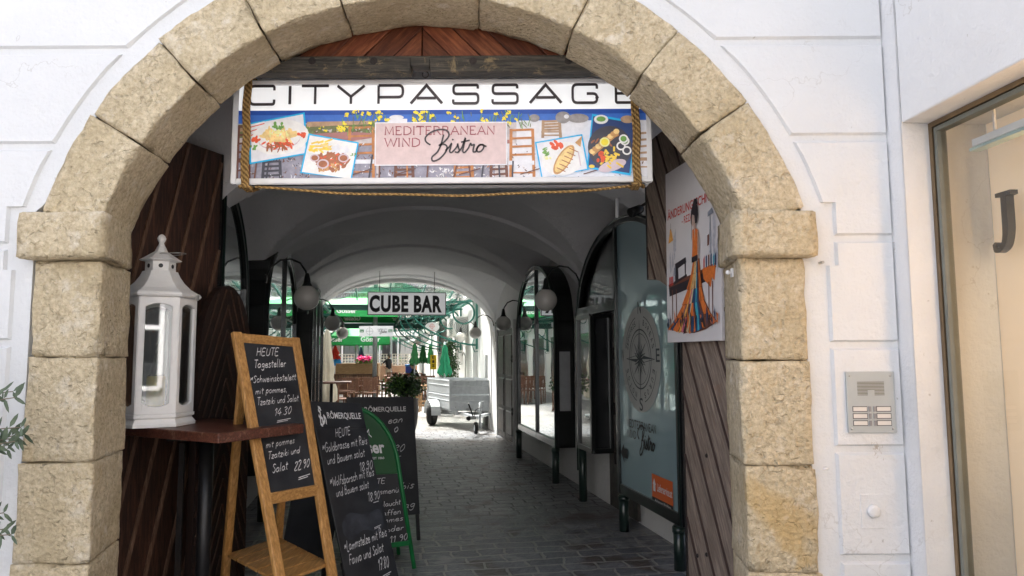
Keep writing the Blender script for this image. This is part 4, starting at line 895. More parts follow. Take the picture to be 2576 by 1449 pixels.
def card(q, c='plate', bw=10):
    cx_, cy_ = sum(p[0] for p in q) / 4, sum(p[1] for p in q) / 4
    poly(q, 'cyan'); poly([(x + (cx_ - x) * bw / 160, y + (cy_ - y) * bw / 130) for x, y in q], c)
# photo card 1 : baked dish
card([(128, 440), (438, 380), (462, 615), (138, 672)], 'whitecloth')
for k in range(6): line((140, 450 + k * 12), (215, 432 + k * 10), 5, 'tomato' if k % 2 else 'plate')
ell(305, 520, 160, 98, 'plate', 26, -.12); ell(300, 530, 118, 62, 'onion', 20, -.1); ell(300, 524, 118, 60, 'plate', 20, -.1)
blob(300, 555, 90, 26, 'tomato', 26, .3); blob(300, 572, 70, 18, 'meat', 12, .3); blob(298, 505, 88, 34, 'cheese', 40, .32); blob(290, 500, 60, 20, 'lemon', 16, .25)
blob(293, 455, 30, 18, 'herb', 14, .4); blob(170, 530, 20, 17, 'tomato', 5, .8); blob(425, 512, 22, 15, 'tomato', 6, .7); blob(152, 575, 22, 14, 'herb', 10, .4)
# photo card 2 : fries and meat
card([(462, 500), (744, 552), (708, 775), (420, 722)], 'plate')
for _ in range(26):
    x_, y_ = rnd.uniform(462, 570), rnd.uniform(545, 600); line((x_, y_), (x_ + rnd.uniform(20, 50), y_ + rnd.uniform(-18, 22)), 10, 'fries' if rnd.random() < .75 else 'cheese')
blob(635, 600, 52, 34, 'whitecloth', 24, .3); blob(590, 660, 100, 46, 'meat', 60, .22); blob(600, 650, 90, 36, 'tomato', 12, .12); blob(580, 690, 70, 26, 'fish', 16, .25)
for cx_, cy_, r_ in ((546, 672, 34), (500, 638, 26), (660, 640, 30)):
    ell(cx_, cy_, r_, r_ * .8, 'onion'); ell(cx_, cy_, r_ * .72, r_ * .56, 'meat')
blob(716, 622, 16, 12, 'herb', 6)
# photo card 3 : grilled fish
card([(1722, 556), (1986, 512), (2020, 712), (1756, 768)], 'whitecloth')
ell(1876, 650, 118, 94, 'plate', 24, -.2); ell(1882, 655, 95, 38, 'fish', 20, -1.0); ell(1882, 655, 82, 30, 'cheese', 20, -1.0); poly([(1945, 560), (1985, 522), (1975, 585)], 'fish')
for k in range(6): line((1842 + k * 14, 700 - k * 22), (1890 + k * 14, 722 - k * 22), 5, 'meat'); 
blob(1838, 575, 30, 20, 'tomato', 9, .5); blob(1782, 610, 14, 30, 'herb', 12, .4); blob(1790, 640, 20, 16, 'lemon', 6); line((1962, 610), (1975, 690), 6, 'onion')
# photo card 4 : skewers
card([(2042, 398), (2290, 444), (2250, 746), (2008, 704)], 'deepblue')
ell(2138, 588, 122, 122, 'slate', 28); ell(2150, 690, 80, 30, 'onion', 20, -.3)
ell(2092, 430, 40, 26, 'plate'); ell(2092, 428, 26, 15, 'herb'); ell(2240, 430, 40, 22, 'rail')
line((2035, 622), (2180, 500), 34, 'fish'); blob(2108, 560, 70, 18, 'meat', 12, .3); line((2045, 590), (2190, 520), 4, 'chair')
for k in range(9): ell(2040 + k * 17, 610 - k * 14, 17, 15, 'fish' if k % 2 else 'cheese', 10); 
ell(2110, 558, 28, 27, 'lemon'); ell(2110, 558, 20, 19, 'flower'); 
for _ in range(26):
    x_, y_ = rnd.uniform(2100, 2180), rnd.uniform(610, 690); line((x_, y_), (x_ + rnd.uniform(-20, 40), y_ + rnd.uniform(-30, 30)), 11, 'fries')
for cx_, cy_ in ((2200, 580), (2222, 552), (2232, 606), (2215, 540)):
    ell(cx_, cy_, 26, 25, 'plate'); ell(cx_, cy_, 17, 16, 'herb' if cy_ < 560 else 'slate')
blob(2085, 644, 26, 22, 'tomato', 6, .6); ell(2036, 694, 16, 10, 'fries')
# name plate
rect(832, 440, 1568, 684, 'whitecloth'); rect(838, 446, 1562, 678, 'pink')
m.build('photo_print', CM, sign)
m = MB(); lx = [126, 345, 420, 620, 845, 1030, 1264, 1484, 1696, 1930, 2172]
zs_ = 0.0185
for ch, x_ in zip('CITYPASSAGE', lx):
    wch = 104 if ch == 'I' else 150 if ch != 'A' else 176
    if ch in 'TY': wch = 152
    for st in WG[ch]: ribbon(m, lambda a, b_, z=0, x_=x_, wch=wch: ZF(x_ + a / 1.7 * (wch if ch != 'I' else 170), 336 - b_ * 104, z), st, .155, zs_)
m.build('lettering', M_['charcoal'], sign)
m = MB(); ser = cm('serif', (.35, .10, .12), var=.05)
serif(m, FX, 888, 780 - 512, 'MEDITERRANEAN', 614, 46, .12, zs_ + .002); serif(m, FX, 888, 780 - 578, 'WIND', 200, 46, .12, zs_ + .002); m.build('lettering', ser, sign)
m = MB(); bistro(m, FX, 1108, 780 - 664, 345, 180, 9, zs_ + .003); m.build('lettering', M_['charcoal'], sign)
# ropes round the sign
def wrap(px, nm, lab):
    m = MB(); xx = P(px, 300, sgd).x
    for k in range(3):
        dx = (k - 1) * .012 + .004 * math.sin(k)
        m.tube([V((xx + dx + .004 * math.sin(i), sgd - .032, z1 + .05 - i * (SHT + .07) / 14)) for i in range(15)], .0085, 8)
        m.tube([V((xx + dx, sgd - .032, z1 + .05)), V((xx + dx, sgd + .08, z1 + .02)), V((xx + dx, sgd + .15, z1 - .02))], .0085, 6)
        m.tube([V((xx + dx, sgd - .03, z0 - .02)), V((xx + dx, sgd + .05, z0 - .025)), V((xx + dx, sgd + .145, z0 + .01))], .0085, 6)
    m.tube([V((xx - .025, sgd - .03, z0 - .022)), V((xx, sgd - .045, z0 - .012)), V((xx + .04, sgd - .02, z0 - .03))], .011, 8)
    return tag(m.build('rope', M_['rope']), lab, 'rope')
wrap(625, 'rope', 'jute rope wound upright round the left end of the hanging food sign')
wrap(1596, 'rope', 'jute rope wound upright round the right end of the hanging food sign')
m = MB(); pa, pb = P(642, 470, sgd - .03), P(1592, 468, sgd - .03); 
m.tube([pa.lerp(pb, t) + V((0, 0, -.048 * (1 - (2 * t - 1) ** 2) + .003 * math.sin(t * 20))) for t in [i / 40 for i in range(41)]], .0075, 8)
tag(m.build('rope', M_['rope']), 'thin jute rope sagging loosely below the hanging food sign', 'rope')

# ================================================================== tailor poster on the right leaf
q = Quad(P(1685, 440, 4.30), P(1825, 352, 3.66), P(1690.6, 862, 4.30), P(1829, 857, 3.66)); q.c = [c_ + q.n * .03 for c_ in q.c]
ps = thing('poster_board', 'white tailor poster of a woman in a colourful dress on the right gate leaf', 'poster', q(.5, 1))
m = MB(); m.hexa([q(0, 0), q(1, 0), q(1, 1), q(0, 1), q(0, 0, -.02), q(1, 0, -.02), q(1, 1, -.02), q(0, 1, -.02)]); m.build('panel', mat('poster_white', (.60, .58, .58), .5, var=.03), ps, bevel=.003)
class QF:
    def __init__(s, q): s.q = q; s.n = q.n
    def __call__(s, x, y, z=0): return s.q(x, 1 - y, z)      # unit square, y up
qf = QF(q)
pc = [('ink', (.025, .02, .025)), ('orange', (.62, .16, .03)), ('amber', (.68, .34, .08)), ('sandy', (.55, .48, .30)), ('teal', (.05, .32, .42)), ('navyb', (.02, .06, .14)), ('rose', (.55, .14, .20)), ('umber', (.14, .05, .03)), ('skinp', (.50, .36, .30)), ('smoke', (.42, .42, .46)), ('red', (.50, .04, .04)), ('grey', (.22, .24, .28))]
PI_ = {n: i for i, (n, _) in enumerate(pc)}; PMt = [cm('p_' + n, c, .5, .18, 50) for n, c in pc]
m = MB(); r2 = random.Random(9); zq = [.002]
def pp(pts, c): zq[0] += .00005; m.face([qf(x, 1 - y, zq[0]) for x, y in pts], PI_[c])
# smoky washes
for _ in range(26): x_, y_ = r2.choice([(.13, .50), (.85, .50), (.1, .62), (.88, .62)]); x_ += r2.uniform(-.06, .06); y_ += r2.uniform(-.12, .1); pp([(x_, y_), (x_ + .02, y_ - .03), (x_ + .03, y_ + .05), (x_ + .005, y_ + .07)], 'smoke')
pp([(.05, .665), (.92, .615), (.93, .635), (.06, .69)], 'umber'); pp([(.06, .685), (.86, .64), (.86, .69), (.07, .735)], 'ink'); pp([(.70, .625), (.93, .61), (.90, .70), (.86, .68), (.84, .73), (.72, .68)], 'orange')
for x_ in (.12, .20, .80, .86): pp([(x_, .70), (x_ + .018, .70), (x_ + .014, .87), (x_ + .002, .87)], 'umber')
# machine
pp([(.17, .655), (.42, .63), (.42, .645), (.17, .672)], 'ink'); pp([(.19, .57), (.245, .56), (.26, .655), (.19, .662)], 'ink'); pp([(.19, .555), (.40, .535), (.41, .565), (.25, .585), (.20, .60)], 'ink'); pp([(.375, .55), (.405, .55), (.40, .635), (.385, .635)], 'ink'); pp([(.17, .58), (.20, .57), (.20, .62), (.175, .625)], 'grey')
for x_ in (.07, .10, .13): pp([(x_, .625), (x_ + .018, .62), (x_ + .018, .672), (x_, .675)], 'red')
for x_, c in ((.72, 'red'), (.76, 'navyb'), (.80, 'umber'), (.84, 'navyb'), (.88, 'teal'), (.91, 'navyb')): pp([(x_, .56 + r2.uniform(0, .02)), (x_ + .022, .558), (x_ + .022, .622), (x_, .626)], c)
pp([(.10, .345), (.12, .345), (.16, .415), (.06, .425)], 'amber'); pp([(.11, .31), (.114, .31), (.114, .35), (.11, .35)], 'ink'); pp([(.80, .34), (.87, .325), (.90, .355), (.80, .365)], 'grey'); pp([(.835, .35), (.843, .35), (.85, .56), (.838, .56)], 'grey'); pp([(.79, .46), (.82, .455), (.82, .51), (.79, .515)], 'umber')
# skirt of many coloured folds
LB = [(.545, .565), (.50, .64), (.43, .72), (.33, .80), (.20, .87), (.03, .925)]; RBd = [(.655, .565), (.675, .64), (.70, .72), (.74, .79), (.84, .86), (.95, .905)]
pp(LB + [(.30, .945), (.55, .955), (.75, .94)] + RBd[::-1], 'umber')
def at_(f, r_): return (LB[r_][0] + (RBd[r_][0] - LB[r_][0]) * f, LB[r_][1] + (RBd[r_][1] - LB[r_][1]) * f + (.035 * math.sin(math.pi * f) if r_ == 5 else 0))
NS = 26
for k in range(NS):
    f0, f1 = k / NS, (k + 1.15) / NS; base = 'orange' if f0 < .2 else 'amber' if f0 < .30 else 'rose' if f0 < .38 else 'sandy' if f0 < .46 else 'navyb' if f0 < .58 else 'teal' if f0 < .68 else 'navyb' if f0 < .74 else 'umber' if f0 < .82 else 'orange'
    for r_ in range(5):
        c = base
        if r_ > 2 and r2.random() < .35: c = r2.choice(['umber', 'navyb', 'orange', 'ink'])
        if r_ < 2 and .3 < f0 < .6: c = 'sandy' if k % 2 else 'amber'
        jx = r2.uniform(-.012, .012)
        a, b_, c2_, d_ = at_(f0, r_), at_(f1, r_), at_(f1, r_ + 1), at_(f0, r_ + 1); pp([a, b_, (c2_[0] + jx, c2_[1]), (d_[0] + jx, d_[1] + r2.uniform(-.01, .01))], c)
for sgn, c in (): pp([(.56 + sgn * .6, .565), (.585 + sgn * .6, .565), (.57 + sgn * 2, .72), (.50 + sgn * 2.2, .74)], c)
for _ in range(34):
    x_ = r2.uniform(.03, .96); pp([(x_, .86 + r2.uniform(-.05, .05)), (x_ + .03, .87), (x_ + .02 + r2.uniform(-.03, .03), .93 + r2.uniform(-.03, .02))], r2.choice(['orange', 'umber', 'ink', 'navyb']))
pp([(.555, .405), (.60, .395), (.655, .415), (.645, .47), (.64, .555), (.545, .56), (.555, .48)], 'orange'); pp([(.585, .40), (.605, .40), (.60, .47)], 'skinp')
pp([(.645, .415), (.665, .43), (.67, .50), (.655, .58), (.645, .58), (.65, .50)], 'skinp'); pp([(.54, .55), (.645, .545), (.65, .575), (.54, .58)], 'ink')
pp([(.575, .37), (.605, .365), (.61, .405), (.585, .41)], 'skinp'); pp([(.535, .335), (.58, .31), (.60, .34), (.595, .375), (.55, .385), (.54, .36)], 'skinp')
pp([(.535, .30), (.57, .265), (.62, .262), (.655, .29), (.66, .335), (.64, .375), (.605, .375), (.595, .33), (.555, .32), (.545, .38), (.53, .36)], 'ink'); pp([(.57, .262), (.60, .24), (.64, .245), (.65, .275), (.6, .285)], 'ink'); pp([(.545, .33), (.55, .33), (.545, .44), (.535, .47)], 'ink')
m.build('picture', PMt, ps)
ln = cm('p_redline', (.50, .05, .04), .5, .05)
m = MB(); print_text(m, qf, .045, .715, 'ÄNDERUNGSSCHNEIDEREI', 1.08, .062, .018, mi=0, z=.003); m.build('lettering', ln, ps); m = MB(); print_text(m, qf, .33, .655, '- REZA -', .235, .042, .012, z=.003)
m.v = [v_ for v_ in m.v]
m.build('lettering', ln, ps)

# ================================================================== bar table
A = PZ(550, 1092, 1.20); A_ = V((-1.476, 3.60, 1.2)); A = P(550, 1090, 3.63); TZ = A.z
B = PZ(765, 1066, TZ); ab = (B - A); ab.z = 0; L1 = ab.length; e1 = ab.normalized(); e2 = V((-e1.y, e1.x, 0))
tb = thing('bar_table', 'tall bar table with worn red brown wooden top carrying the white lantern', 'table', A + e1 * L1 / 2 + e2 * .45 - V((0, 0, TZ)))
m = MB(); TH = .052; L2 = .98
m.hexa([A, A + e1 * L1, A + e1 * L1 + e2 * L2, A + e2 * L2] + [p + V((0, 0, -TH)) for p in (A, A + e1 * L1, A + e1 * L1 + e2 * L2, A + e2 * L2)])
m.build('tabletop', M_['table'], tb, bevel=.006, segs=3)
tc_ = P(514, 1300, 4.0); tc_.z = 0
m = MB(); m.tube([tc_, tc_ + V((0, 0, TZ - TH))], .038, 20); m.build('leg', M_['black'], tb)
m = MB(); m.lathe([(.24, 0), (.24, .012), (.05, .03), (.038, .06)], tc_, 28); m.build('base', M_['black'], tb)
m = MB(); m.box(tc_ + V((0, 0, TZ - TH - .006)), (.3, .3, .01)); m.build('mount_plate', M_['black'], tb)
pb_ = P(452, 1300, 4.25); pb_.z = 0
m = MB(); m.box(pb_ + V((0, 0, .55)), (.03, .02, 1.1)); m.build('leg', M_['iron'], tb)

# ================================================================== lantern
LC = P(388, 1060, 4.06); LC.z = TZ + .002
lan = thing('lantern', 'large white hexagonal wooden lantern with glass sides on the bar table', 'lantern', LC)
rot = R(27)
def hexp(r, z, k): return LC + V((r * math.cos(rot + k * math.pi / 3), r * math.sin(rot + k * math.pi / 3), z))
LS = FOC / 4.06
def LZ(py): return (P(400, py, 4.06).z - LC.z)
m = MB(); m.lathe([(.212, 0), (.212, .018), (.19, .045), (.205, .052), (.205, .07), (.183, .072)], LC, 6, 0, None, rot, False); m.build('base', M_['lantern'], lan, bevel=.003)
zb_, zt2 = .072, LZ(752)
for k in range(6):
    a, b_ = hexp(.200, 0, k), hexp(.200, 0, k + 1); e = (b_ - a).normalized(); nrm = V((e.y, -e.x, 0)); Lw = (b_ - a).length
    m = MB(); st = .031
    fr = lambda x, z, o=0: a + e * x + V((0, 0, z)) + nrm * o
    def bx(x0_, x1_, z0_, z1_): m.hexa([fr(x0_, z0_), fr(x1_, z0_), fr(x1_, z1_), fr(x0_, z1_), fr(x0_, z0_, -.022), fr(x1_, z0_, -.022), fr(x1_, z1_, -.022), fr(x0_, z1_, -.022)])
    bx(.002, st, zb_, zt2); bx(Lw - st, Lw - .002, zb_, zt2)
    za, zc2 = zb_ + .038, zt2 - .036
    N2 = 8
    for i in range(N2):                    # arched top rail, arched bottom rail
        x_a, x_b = st + (Lw - 2 * st) * i / N2, st + (Lw - 2 * st) * (i + 1) / N2
        fa = lambda x: .020 * (1 - (2 * (x - st) / (Lw - 2 * st) - 1) ** 2)
        m.hexa([fr(x_a, zc2 - .02 + fa(x_a)), fr(x_b, zc2 - .02 + fa(x_b)), fr(x_b, zt2), fr(x_a, zt2), fr(x_a, zc2 - .02 + fa(x_a), -.022), fr(x_b, zc2 - .02 + fa(x_b), -.022), fr(x_b, zt2, -.022), fr(x_a, zt2, -.022)])
        m.hexa([fr(x_a, zb_), fr(x_b, zb_), fr(x_b, za + .02 - fa(x_b)), fr(x_a, za + .02 - fa(x_a)), fr(x_a, zb_, -.022), fr(x_b, zb_, -.022), fr(x_b, za + .02 - fa(x_b), -.022), fr(x_a, za + .02 - fa(x_a), -.022)])
    m.build('side_frame', M_['lantern'], lan, bevel=.003)
    m = MB(); m.face([fr(st, za, -.014), fr(Lw - st, za, -.014), fr(Lw - st, zt2 - .03, -.014), fr(st, zt2 - .03, -.014)]); m.build('pane', M_['lglass'], lan)
zr = zt2
m = MB(); prof = [(.19, zr), (.215, zr + .004), (.222, zr + .016), (.212, zr + .030), (.20, zr + .034), (.165, zr + .055), (.130, zr + .090), (.106, zr + .125), (.094, zr + .150), (.092, zr + .156)]
m.lathe(prof, LC, 6, 0, None, rot, False); m.build('roof', M_['lantern'], lan, bevel=.002)
zq_ = zr + .156
m = MB(); m.lathe([(.080, zq_), (.080, zq_ + .055), (.10, zq_ + .058), (.112, zq_ + .064), (.075, zq_ + .088), (.035, zq_ + .115), (.022, zq_ + .145)], LC, 6, 0, None, rot, False); cup = m.build('cupola', M_['lantern'], lan, bevel=.002)
for k in range(6):
    a, b_ = hexp(.0805, zq_ + .028, k), hexp(.0805, zq_ + .028, k + 1); c = (a + b_) / 2; nn = (c - LC - V((0, 0, zq_ + .028))).normalized()
    m = MB(); m.lathe([(.012, 0), (.012, .002)], c, 14, 0, nn); m.build('vent_hole', M_['ink'], cup)
m = MB(); zf = zq_ + .145; m.lathe([(.022, zf - .005), (.016, zf + .01), (.013, zf + .02), (.020, zf + .032), (.024, zf + .045), (.019, zf + .058), (.010, zf + .068), (.001, zf + .072)], LC, 18); m.build('finial', M_['lantern'], lan)
m = MB(); c_ = LC + V((.04, 0, zq_ + .10)); m.tube([c_ + V((.10 * math.cos(t), .05 * math.sin(t), .004 * math.cos(t))) for t in [i * 2 * math.pi / 30 for i in range(31)]], .0022, 6); m.build('ring_handle', M_['steel'], lan)
m = MB(); hp_ = hexp(.215, zr + .01, 0); m.box(hexp(.21, zr + .005, 5.62) , (.012, .012, .03)); m.build('latch', M_['steel'], lan)
cn = MB(); cn.lathe([(.05, 0), (.05, .19), (.046, .195), (.046, .20)], LC + V((0, 0, .074)), 24); tag(cn.build('candle_jar', mat('candle_glass', (.25, .30, .10), .2, c2=(.55, .35, .05), nscale=6)), 'green and amber glass candle jar inside the white lantern', 'candle')

# ================================================================== menu boards
def aboard(name, label, q, framec, th=.03, border=.025, back=.55, spread=.62, board_h=None):
    pass
# --- pine easel board
tlE, trE = P(594, 836, 4.02), P(741, 850, 4.36); blE, brE = P(703, 1449, 3.78), P(836, 1449, 4.10)
def ground_ext(a, b_):
    t = a.z / (a.z - b_.z); return a.lerp(b_, t)
glE, grE = ground_ext(tlE, blE), ground_ext(trE, brE)
eq = Quad(tlE, trE, glE, grE)
ez = thing('easel_board', 'pine framed folding chalkboard easel with handwritten daily menu beside the bar table', 'menu board', (glE + grE) / 2)
lw_ = .058
axh = (eq(1, 0) - eq(0, 0)).normalized()
m = MB(); m.beam(tlE, glE, lw_, .03, axh); m.build('leg', M_['pine'], ez, bevel=.006)
m = MB(); m.beam(trE, grE, lw_, .03, axh); m.build('leg', M_['pine'], ez, bevel=.006)
pw = wood_mat('pine_rail', (.50, .25, .07), (.70, .40, .15), 1, 'Y', .45, .25)
def vfor(py, px=650): # v on the frame where the sight line at py meets its left edge
    best = min(range(1001), key=lambda i: abs(proj(eq(.5, i / 1000))[1] - py)); return best / 1000
def proj(p):
    d = V(p) - EYE; z = d.dot(fw); return (W0 / 2 + FOC * d.dot(rt2) / z, H0 / 2 - FOC * d.dot(up2) / z)
v_rail = vfor(1244)
m = MB(); m.beam(eq(.05, .018), eq(.95, .018), .055, .026, UP); m.build('rail', pw, ez, bevel=.005)
m = MB(); m.beam(eq(.05, v_rail, .004), eq(.95, v_rail, .004), .06, .022, UP); m.build('rail', pw, ez, bevel=.005)
m = MB(); m.hexa([eq(.05, .03, .004), eq(.95, .03, .004), eq(.95, v_rail - .01, .004), eq(.05, v_rail - .01, .004), eq(.05, .03, -.008), eq(.95, .03, -.008), eq(.95, v_rail - .01, -.008), eq(.05, v_rail - .01, -.008)]); m.build('board', M_['board'], ez)
# rear legs and shelf
bk = -eq.n; bk.z = 0; bk.normalize()
rear = V((-1, .15, 0)).normalized()
rl = P(566, 1449, 4.35); t0_ = eq(.08, .10, -.03); g1 = ground_ext(t0_, rl); 
m = MB(); m.beam(t0_, g1, .048, .028, axh); m.build('rear_leg', M_['pine'], ez, bevel=.005)
rl2 = P(697, 1400, 4.75); t1_ = eq(.92, .10, -.03); g2 = ground_ext(t1_, rl2)
m = MB(); m.beam(t1_, g2, .048, .028, axh); m.build('rear_leg', M_['pine'], ez, bevel=.005)
vs_ = vfor(1440); 
m = MB()
pL, pR = eq(0, vs_, 0), eq(1, vs_, 0); zl = pL.z
bL = t0_.lerp(g1, (t0_.z - zl) / t0_.z); bR = t1_.lerp(g2, (t1_.z - zl) / t1_.z)
for k in range(5):
    a, b_ = k / 5 + .01, (k + 1) / 5 - .01
    c = [pL.lerp(bL, a), pR.lerp(bR, a), pR.lerp(bR, b_), pL.lerp(bL, b_)]; 
    for p in c: p.z = zl
    m.hexa(c + [p + V((0, 0, -.018)) for p in c])
m.build('shelf', pw, ez, bevel=.003)
# chalk writing: frame in metres of board coordinates: u 0..1 across, v 0..1 down
class BF:
    def __init__(s, q, u0, v0, u1, v1): s.q = q; s.b = (u0, v0, u1, v1); s.n = q.n
    def __call__(s, x, y, z=0): # x 0..100, y 0..100 upward
        u0, v0, u1, v1 = s.b; return s.q(u0 + (u1 - u0) * x / 100, v1 - (v1 - v0) * y / 100, .0045 + z)
bf = BF(eq, .05, .03, .95, v_rail)
m = MB()
asp = .36  # keeps stroke weight even
rows = [(22, 91, 'HEUTE', 46, 5.0), (14, 82.5, 'Tagesteller', 66, 5.4), (2, 72.5, '*Schweinskotelett', 96, 4.6), (8, 65, 'mit pommes,', 66, 4.4), (8, 57.8, 'Tzatziki und Salat', 88, 4.4), (36, 50.6, '14.30', 38, 4.6), (38, 46.4, '=', 30, 3.5),
        (10, 30.5, 'mit pommes', 62, 4.2), (10, 23.5, 'Tzatziki und', 70, 4.2), (14, 15, 'Salat', 34, 5), (58, 14.5, '22.90', 36, 5.4), (62, 8.5, '=', 28, 4.5), (10, 39, '*Lammkotelett', 76, 4.4)]
for x_, y_, t_, w_, h_ in rows:
    m = MB(); hand(m, bf, x_, y_, t_, h_ * 1.05, width=w_ * .95, sw=.115, rise=.03, slant=.3, jit=.2, z=.001); m.build('handwriting', M_['chalk'], ez)

# --- black A boards
def black_board(name, label, tlp, trp, blp, brp, vbot, header, rows, logo=True, foot_w=.028, back_dir=None, green=False, smudge=None, hd=.16):
    tl_, tr_ = tlp, trp; gl, gr = ground_ext(tl_, blp), ground_ext(tr_, brp)
    q = Quad(tl_, tr_, gl, gr); t = thing(name, label, 'menu board', (gl + gr) / 2); ah = (tr_ - tl_).normalized()
    fm = M_['bgreen'] if green else M_['boardframe']
    bd = back_dir or -q.n; bd = V(bd); bd.z = 0; bd.normalize()
    if not green:
        m = MB(); m.hexa([q(0, 0, 0), q(1, 0, 0), q(1, vbot, 0), q(0, vbot, 0), q(0, 0, -.018), q(1, 0, -.018), q(1, vbot, -.018), q(0, vbot, -.018)]); m.build('board', M_['board'], t, bevel=.003)
        m = MB(); m.hexa([q(0, hd - .004, .002), q(1, hd - .004, .002), q(1, hd, .002), q(0, hd, .002), q(0, hd - .004, 0), q(1, hd - .004, 0), q(1, hd, 0), q(0, hd, 0)]); m.build('ledge', M_['boardframe'], t)
        for u in (.03, .97):
            m = MB(); m.beam(q(u, vbot - .12, -.02), q(u, 1, -.02), foot_w, .02, ah); m.build('leg', M_['boardframe'], t)
    # rear flap
    top0, top1 = q(.02, .02, -.03), q(.98, .02, -.03)
    sp = .62 * (tl_.z / 1.3)
    f0, f1 = V((top0.x, top0.y, 0)) + bd * sp * .62, V((top1.x, top1.y, 0)) + bd * sp * .62
    q2 = Quad(top0, top1, f0, f1)
    m = MB(); m.hexa([q2(0, 0), q2(1, 0), q2(1, .9), q2(0, .9), q2(0, 0, -.015), q2(1, 0, -.015), q2(1, .9, -.015), q2(0, .9, -.015)]); m.build('rear_board', M_['board'], t)
    for u in (.03, .97):
        m = MB(); m.beam(q2(u, .8, -.016), q2(u, 1, -.016), foot_w, .02, ah); m.build('rear_leg', fm, t)
    return t, q
def face_txt(t, q, vbot, rows, hd, logo_rows, mat_=None):
    bf = BF(q, 0, 0, 1, vbot)
    for x_, y_, s_, w_, h_ in rows: m = MB(); hand(m, bf, x_, y_, s_, h_ * 1.05, width=w_ * .95, sw=.115, rise=.05, slant=.25, jit=.25, z=.001); m.build('handwriting', M_['chalk'], t)
    return bf
tb2 = (P(778, 1009, 4.80), P(908, 1014, 5.08), P(870, 1449, 4.62), P(990, 1390, 4.90))
b2, q2_ = black_board('menu_board', 'black folding chalkboard with white springwater logo standing in front beside the pine easel', *tb2, .88, '', [], hd=.135)
rows2 = [(34, 79.5, 'HEUTE', 32, 4.2), (4, 71, '*Goldbrasse mit Reis', 95, 4.6), (8, 64.5, 'und Bauern salat', 80, 4.4), (66, 59.5, '18.90', 30, 4.6), (5, 52.5, '*Wolfsbarsch mit Reis', 94, 4.6), (12, 47, 'und Bauern salat', 70, 4.2), (70, 42.5, '18.90', 27, 4.4), (74, 40.0, '-', 16, 3.4),
         (70, 27.5, '=', 16, 2.5), (6, 18.5, '*Lammstelze mit Reis', 92, 4.8), (10, 11.5, 'Favva und Salat', 74, 4.8), (62, 5.5, '17.80', 24, 5.2), (66, 1.5, '=', 20, 3.4)]
bf2 = face_txt(b2, q2_, .88, rows2, .135, None)
m = MB(); print_text(m, bf2, 27, 89.5, 'RÕMERQUELLE', 66, 5.2, .012, z=.001)
# little figure emblem
for st in ([(12, 95), (15, 93.5), (14, 91), (17, 90), (16, 87.5), (20, 89), (20, 92)], [(11, 92), (13, 90), (12, 87), (15, 86.3)], [(17, 94.5), (16, 96), (13, 96.5)], [(20, 92), (23, 90), (22, 87)]): ribbon(m, bf2, smooth_pl(st, 3), 1.7, .001)
m.build('logo', M_['print_white'], b2)
m = MB(); r3 = random.Random(2)
for k in range(1):
    pts = smooth_pl([(12, 33), (30, 38), (60, 36), (88, 38), (93, 31), (80, 26), (50, 28), (26, 24), (12, 27), (12, 33)], 4); m.face([bf2(x, y, .0004) for x, y in pts[:-1]])
m.build('chalk_smudge', mat('wiped_chalk', (.018, .02, .026), .55, c2=(.045, .05, .062), nscale=12), b2)
# far black board
tb4 = (P(872, 999, 6.35), P(1040, 998, 6.62), P(886, 1360, 6.2), P(1058, 1325, 6.45))
b4, q4_ = black_board('menu_board', 'black folding chalkboard with white springwater logo standing behind the green arched board', *tb4, .825, '', [], hd=.17)
rows4 = [(58, 77, 'ean', 24, 6), (66, 69, 'o', 8, 8), (60, 52, '.30', 22, 5.4), (60, 47, '=', 16, 4), (62, 33, 'p', 8, 5), (72, 21, 'bis', 22, 6), (68, 5, 'tag', 26, 6)]
bf4 = face_txt(b4, q4_, .825, rows4, .17, None)
m = MB(); print_text(m, bf4, 25, 86.5, 'RÕMERQUELLE', 62, 6.0, .012, z=.001); m.build('logo', M_['print_white'], b4)
# green arched board
tlg, trg = P(786, 1040, 5.55), P(982, 1040, 5.80)
glg, grg = P(880, 1376, 5.40), P(1034, 1378, 5.62)
b3 = thing('menu_board', 'green round topped chalkboard with brewery lettering standing between the two black boards', 'menu board', (glg + grg) / 2)
glg, grg = ground_ext(tlg, glg), ground_ext(trg, grg)
gq = Quad(tlg, trg, glg, grg); ahg = (trg - tlg).normalized()
# outline: hoop
hoop = [gq(0, 1)] + [gq(0, .32)] + [gq(.5 - .5 * math.cos(t), .32 - .36 * math.sin(t)) for t in [math.pi * i / 20 for i in range(1, 20)]] + [gq(1, .32), gq(1, 1)]
m = MB(); m.tube(hoop, .017, 10); m.build('hoop_frame', M_['bgreen'], b3)
m = MB(); m.beam(gq(0, .84), gq(1, .84), .035, .02, UP); m.build('rail', M_['bgreen'], b3)
up_ = [(.5 - .5 * math.cos(t), .32 - .36 * math.sin(t)) for t in [math.pi * i / 20 for i in range(0, 21)]]
m = MB(); pts = [gq(u, v_) for u, v_ in up_] + [gq(1, .40), gq(0, .40)]; m.prism(pts, -gq.n * .012); m.build('header', mat('brewery_green', (.008, .09, .02), .45, var=.05), b3)
m = MB(); m.prism([gq(0, .402), gq(1, .402), gq(1, .83), gq(0, .83)], -gq.n * .012); m.build('board', M_['board'], b3)
bk3 = -gq.n; bk3.z = 0; bk3.normalize()
h2 = [p + bk3 * (.03 + .40 * (1 - p.z / 1.25)) for p in hoop]
h2[0].z = 0; h2[-1].z = 0
m = MB(); m.tube(h2, .015, 8); m.build('rear_frame', M_['bgreen'], b3)
bf3 = BF(gq, 0, 0, 1, .83)
m = MB(); print_text(m, bf3, 28, 68, 'Gösser', 56, 10, .03, z=.001)
print_text(m, bf3, 36, 63.5, 'TRADITION SEIT 1860', 45, 1.8, .01, z=.001)
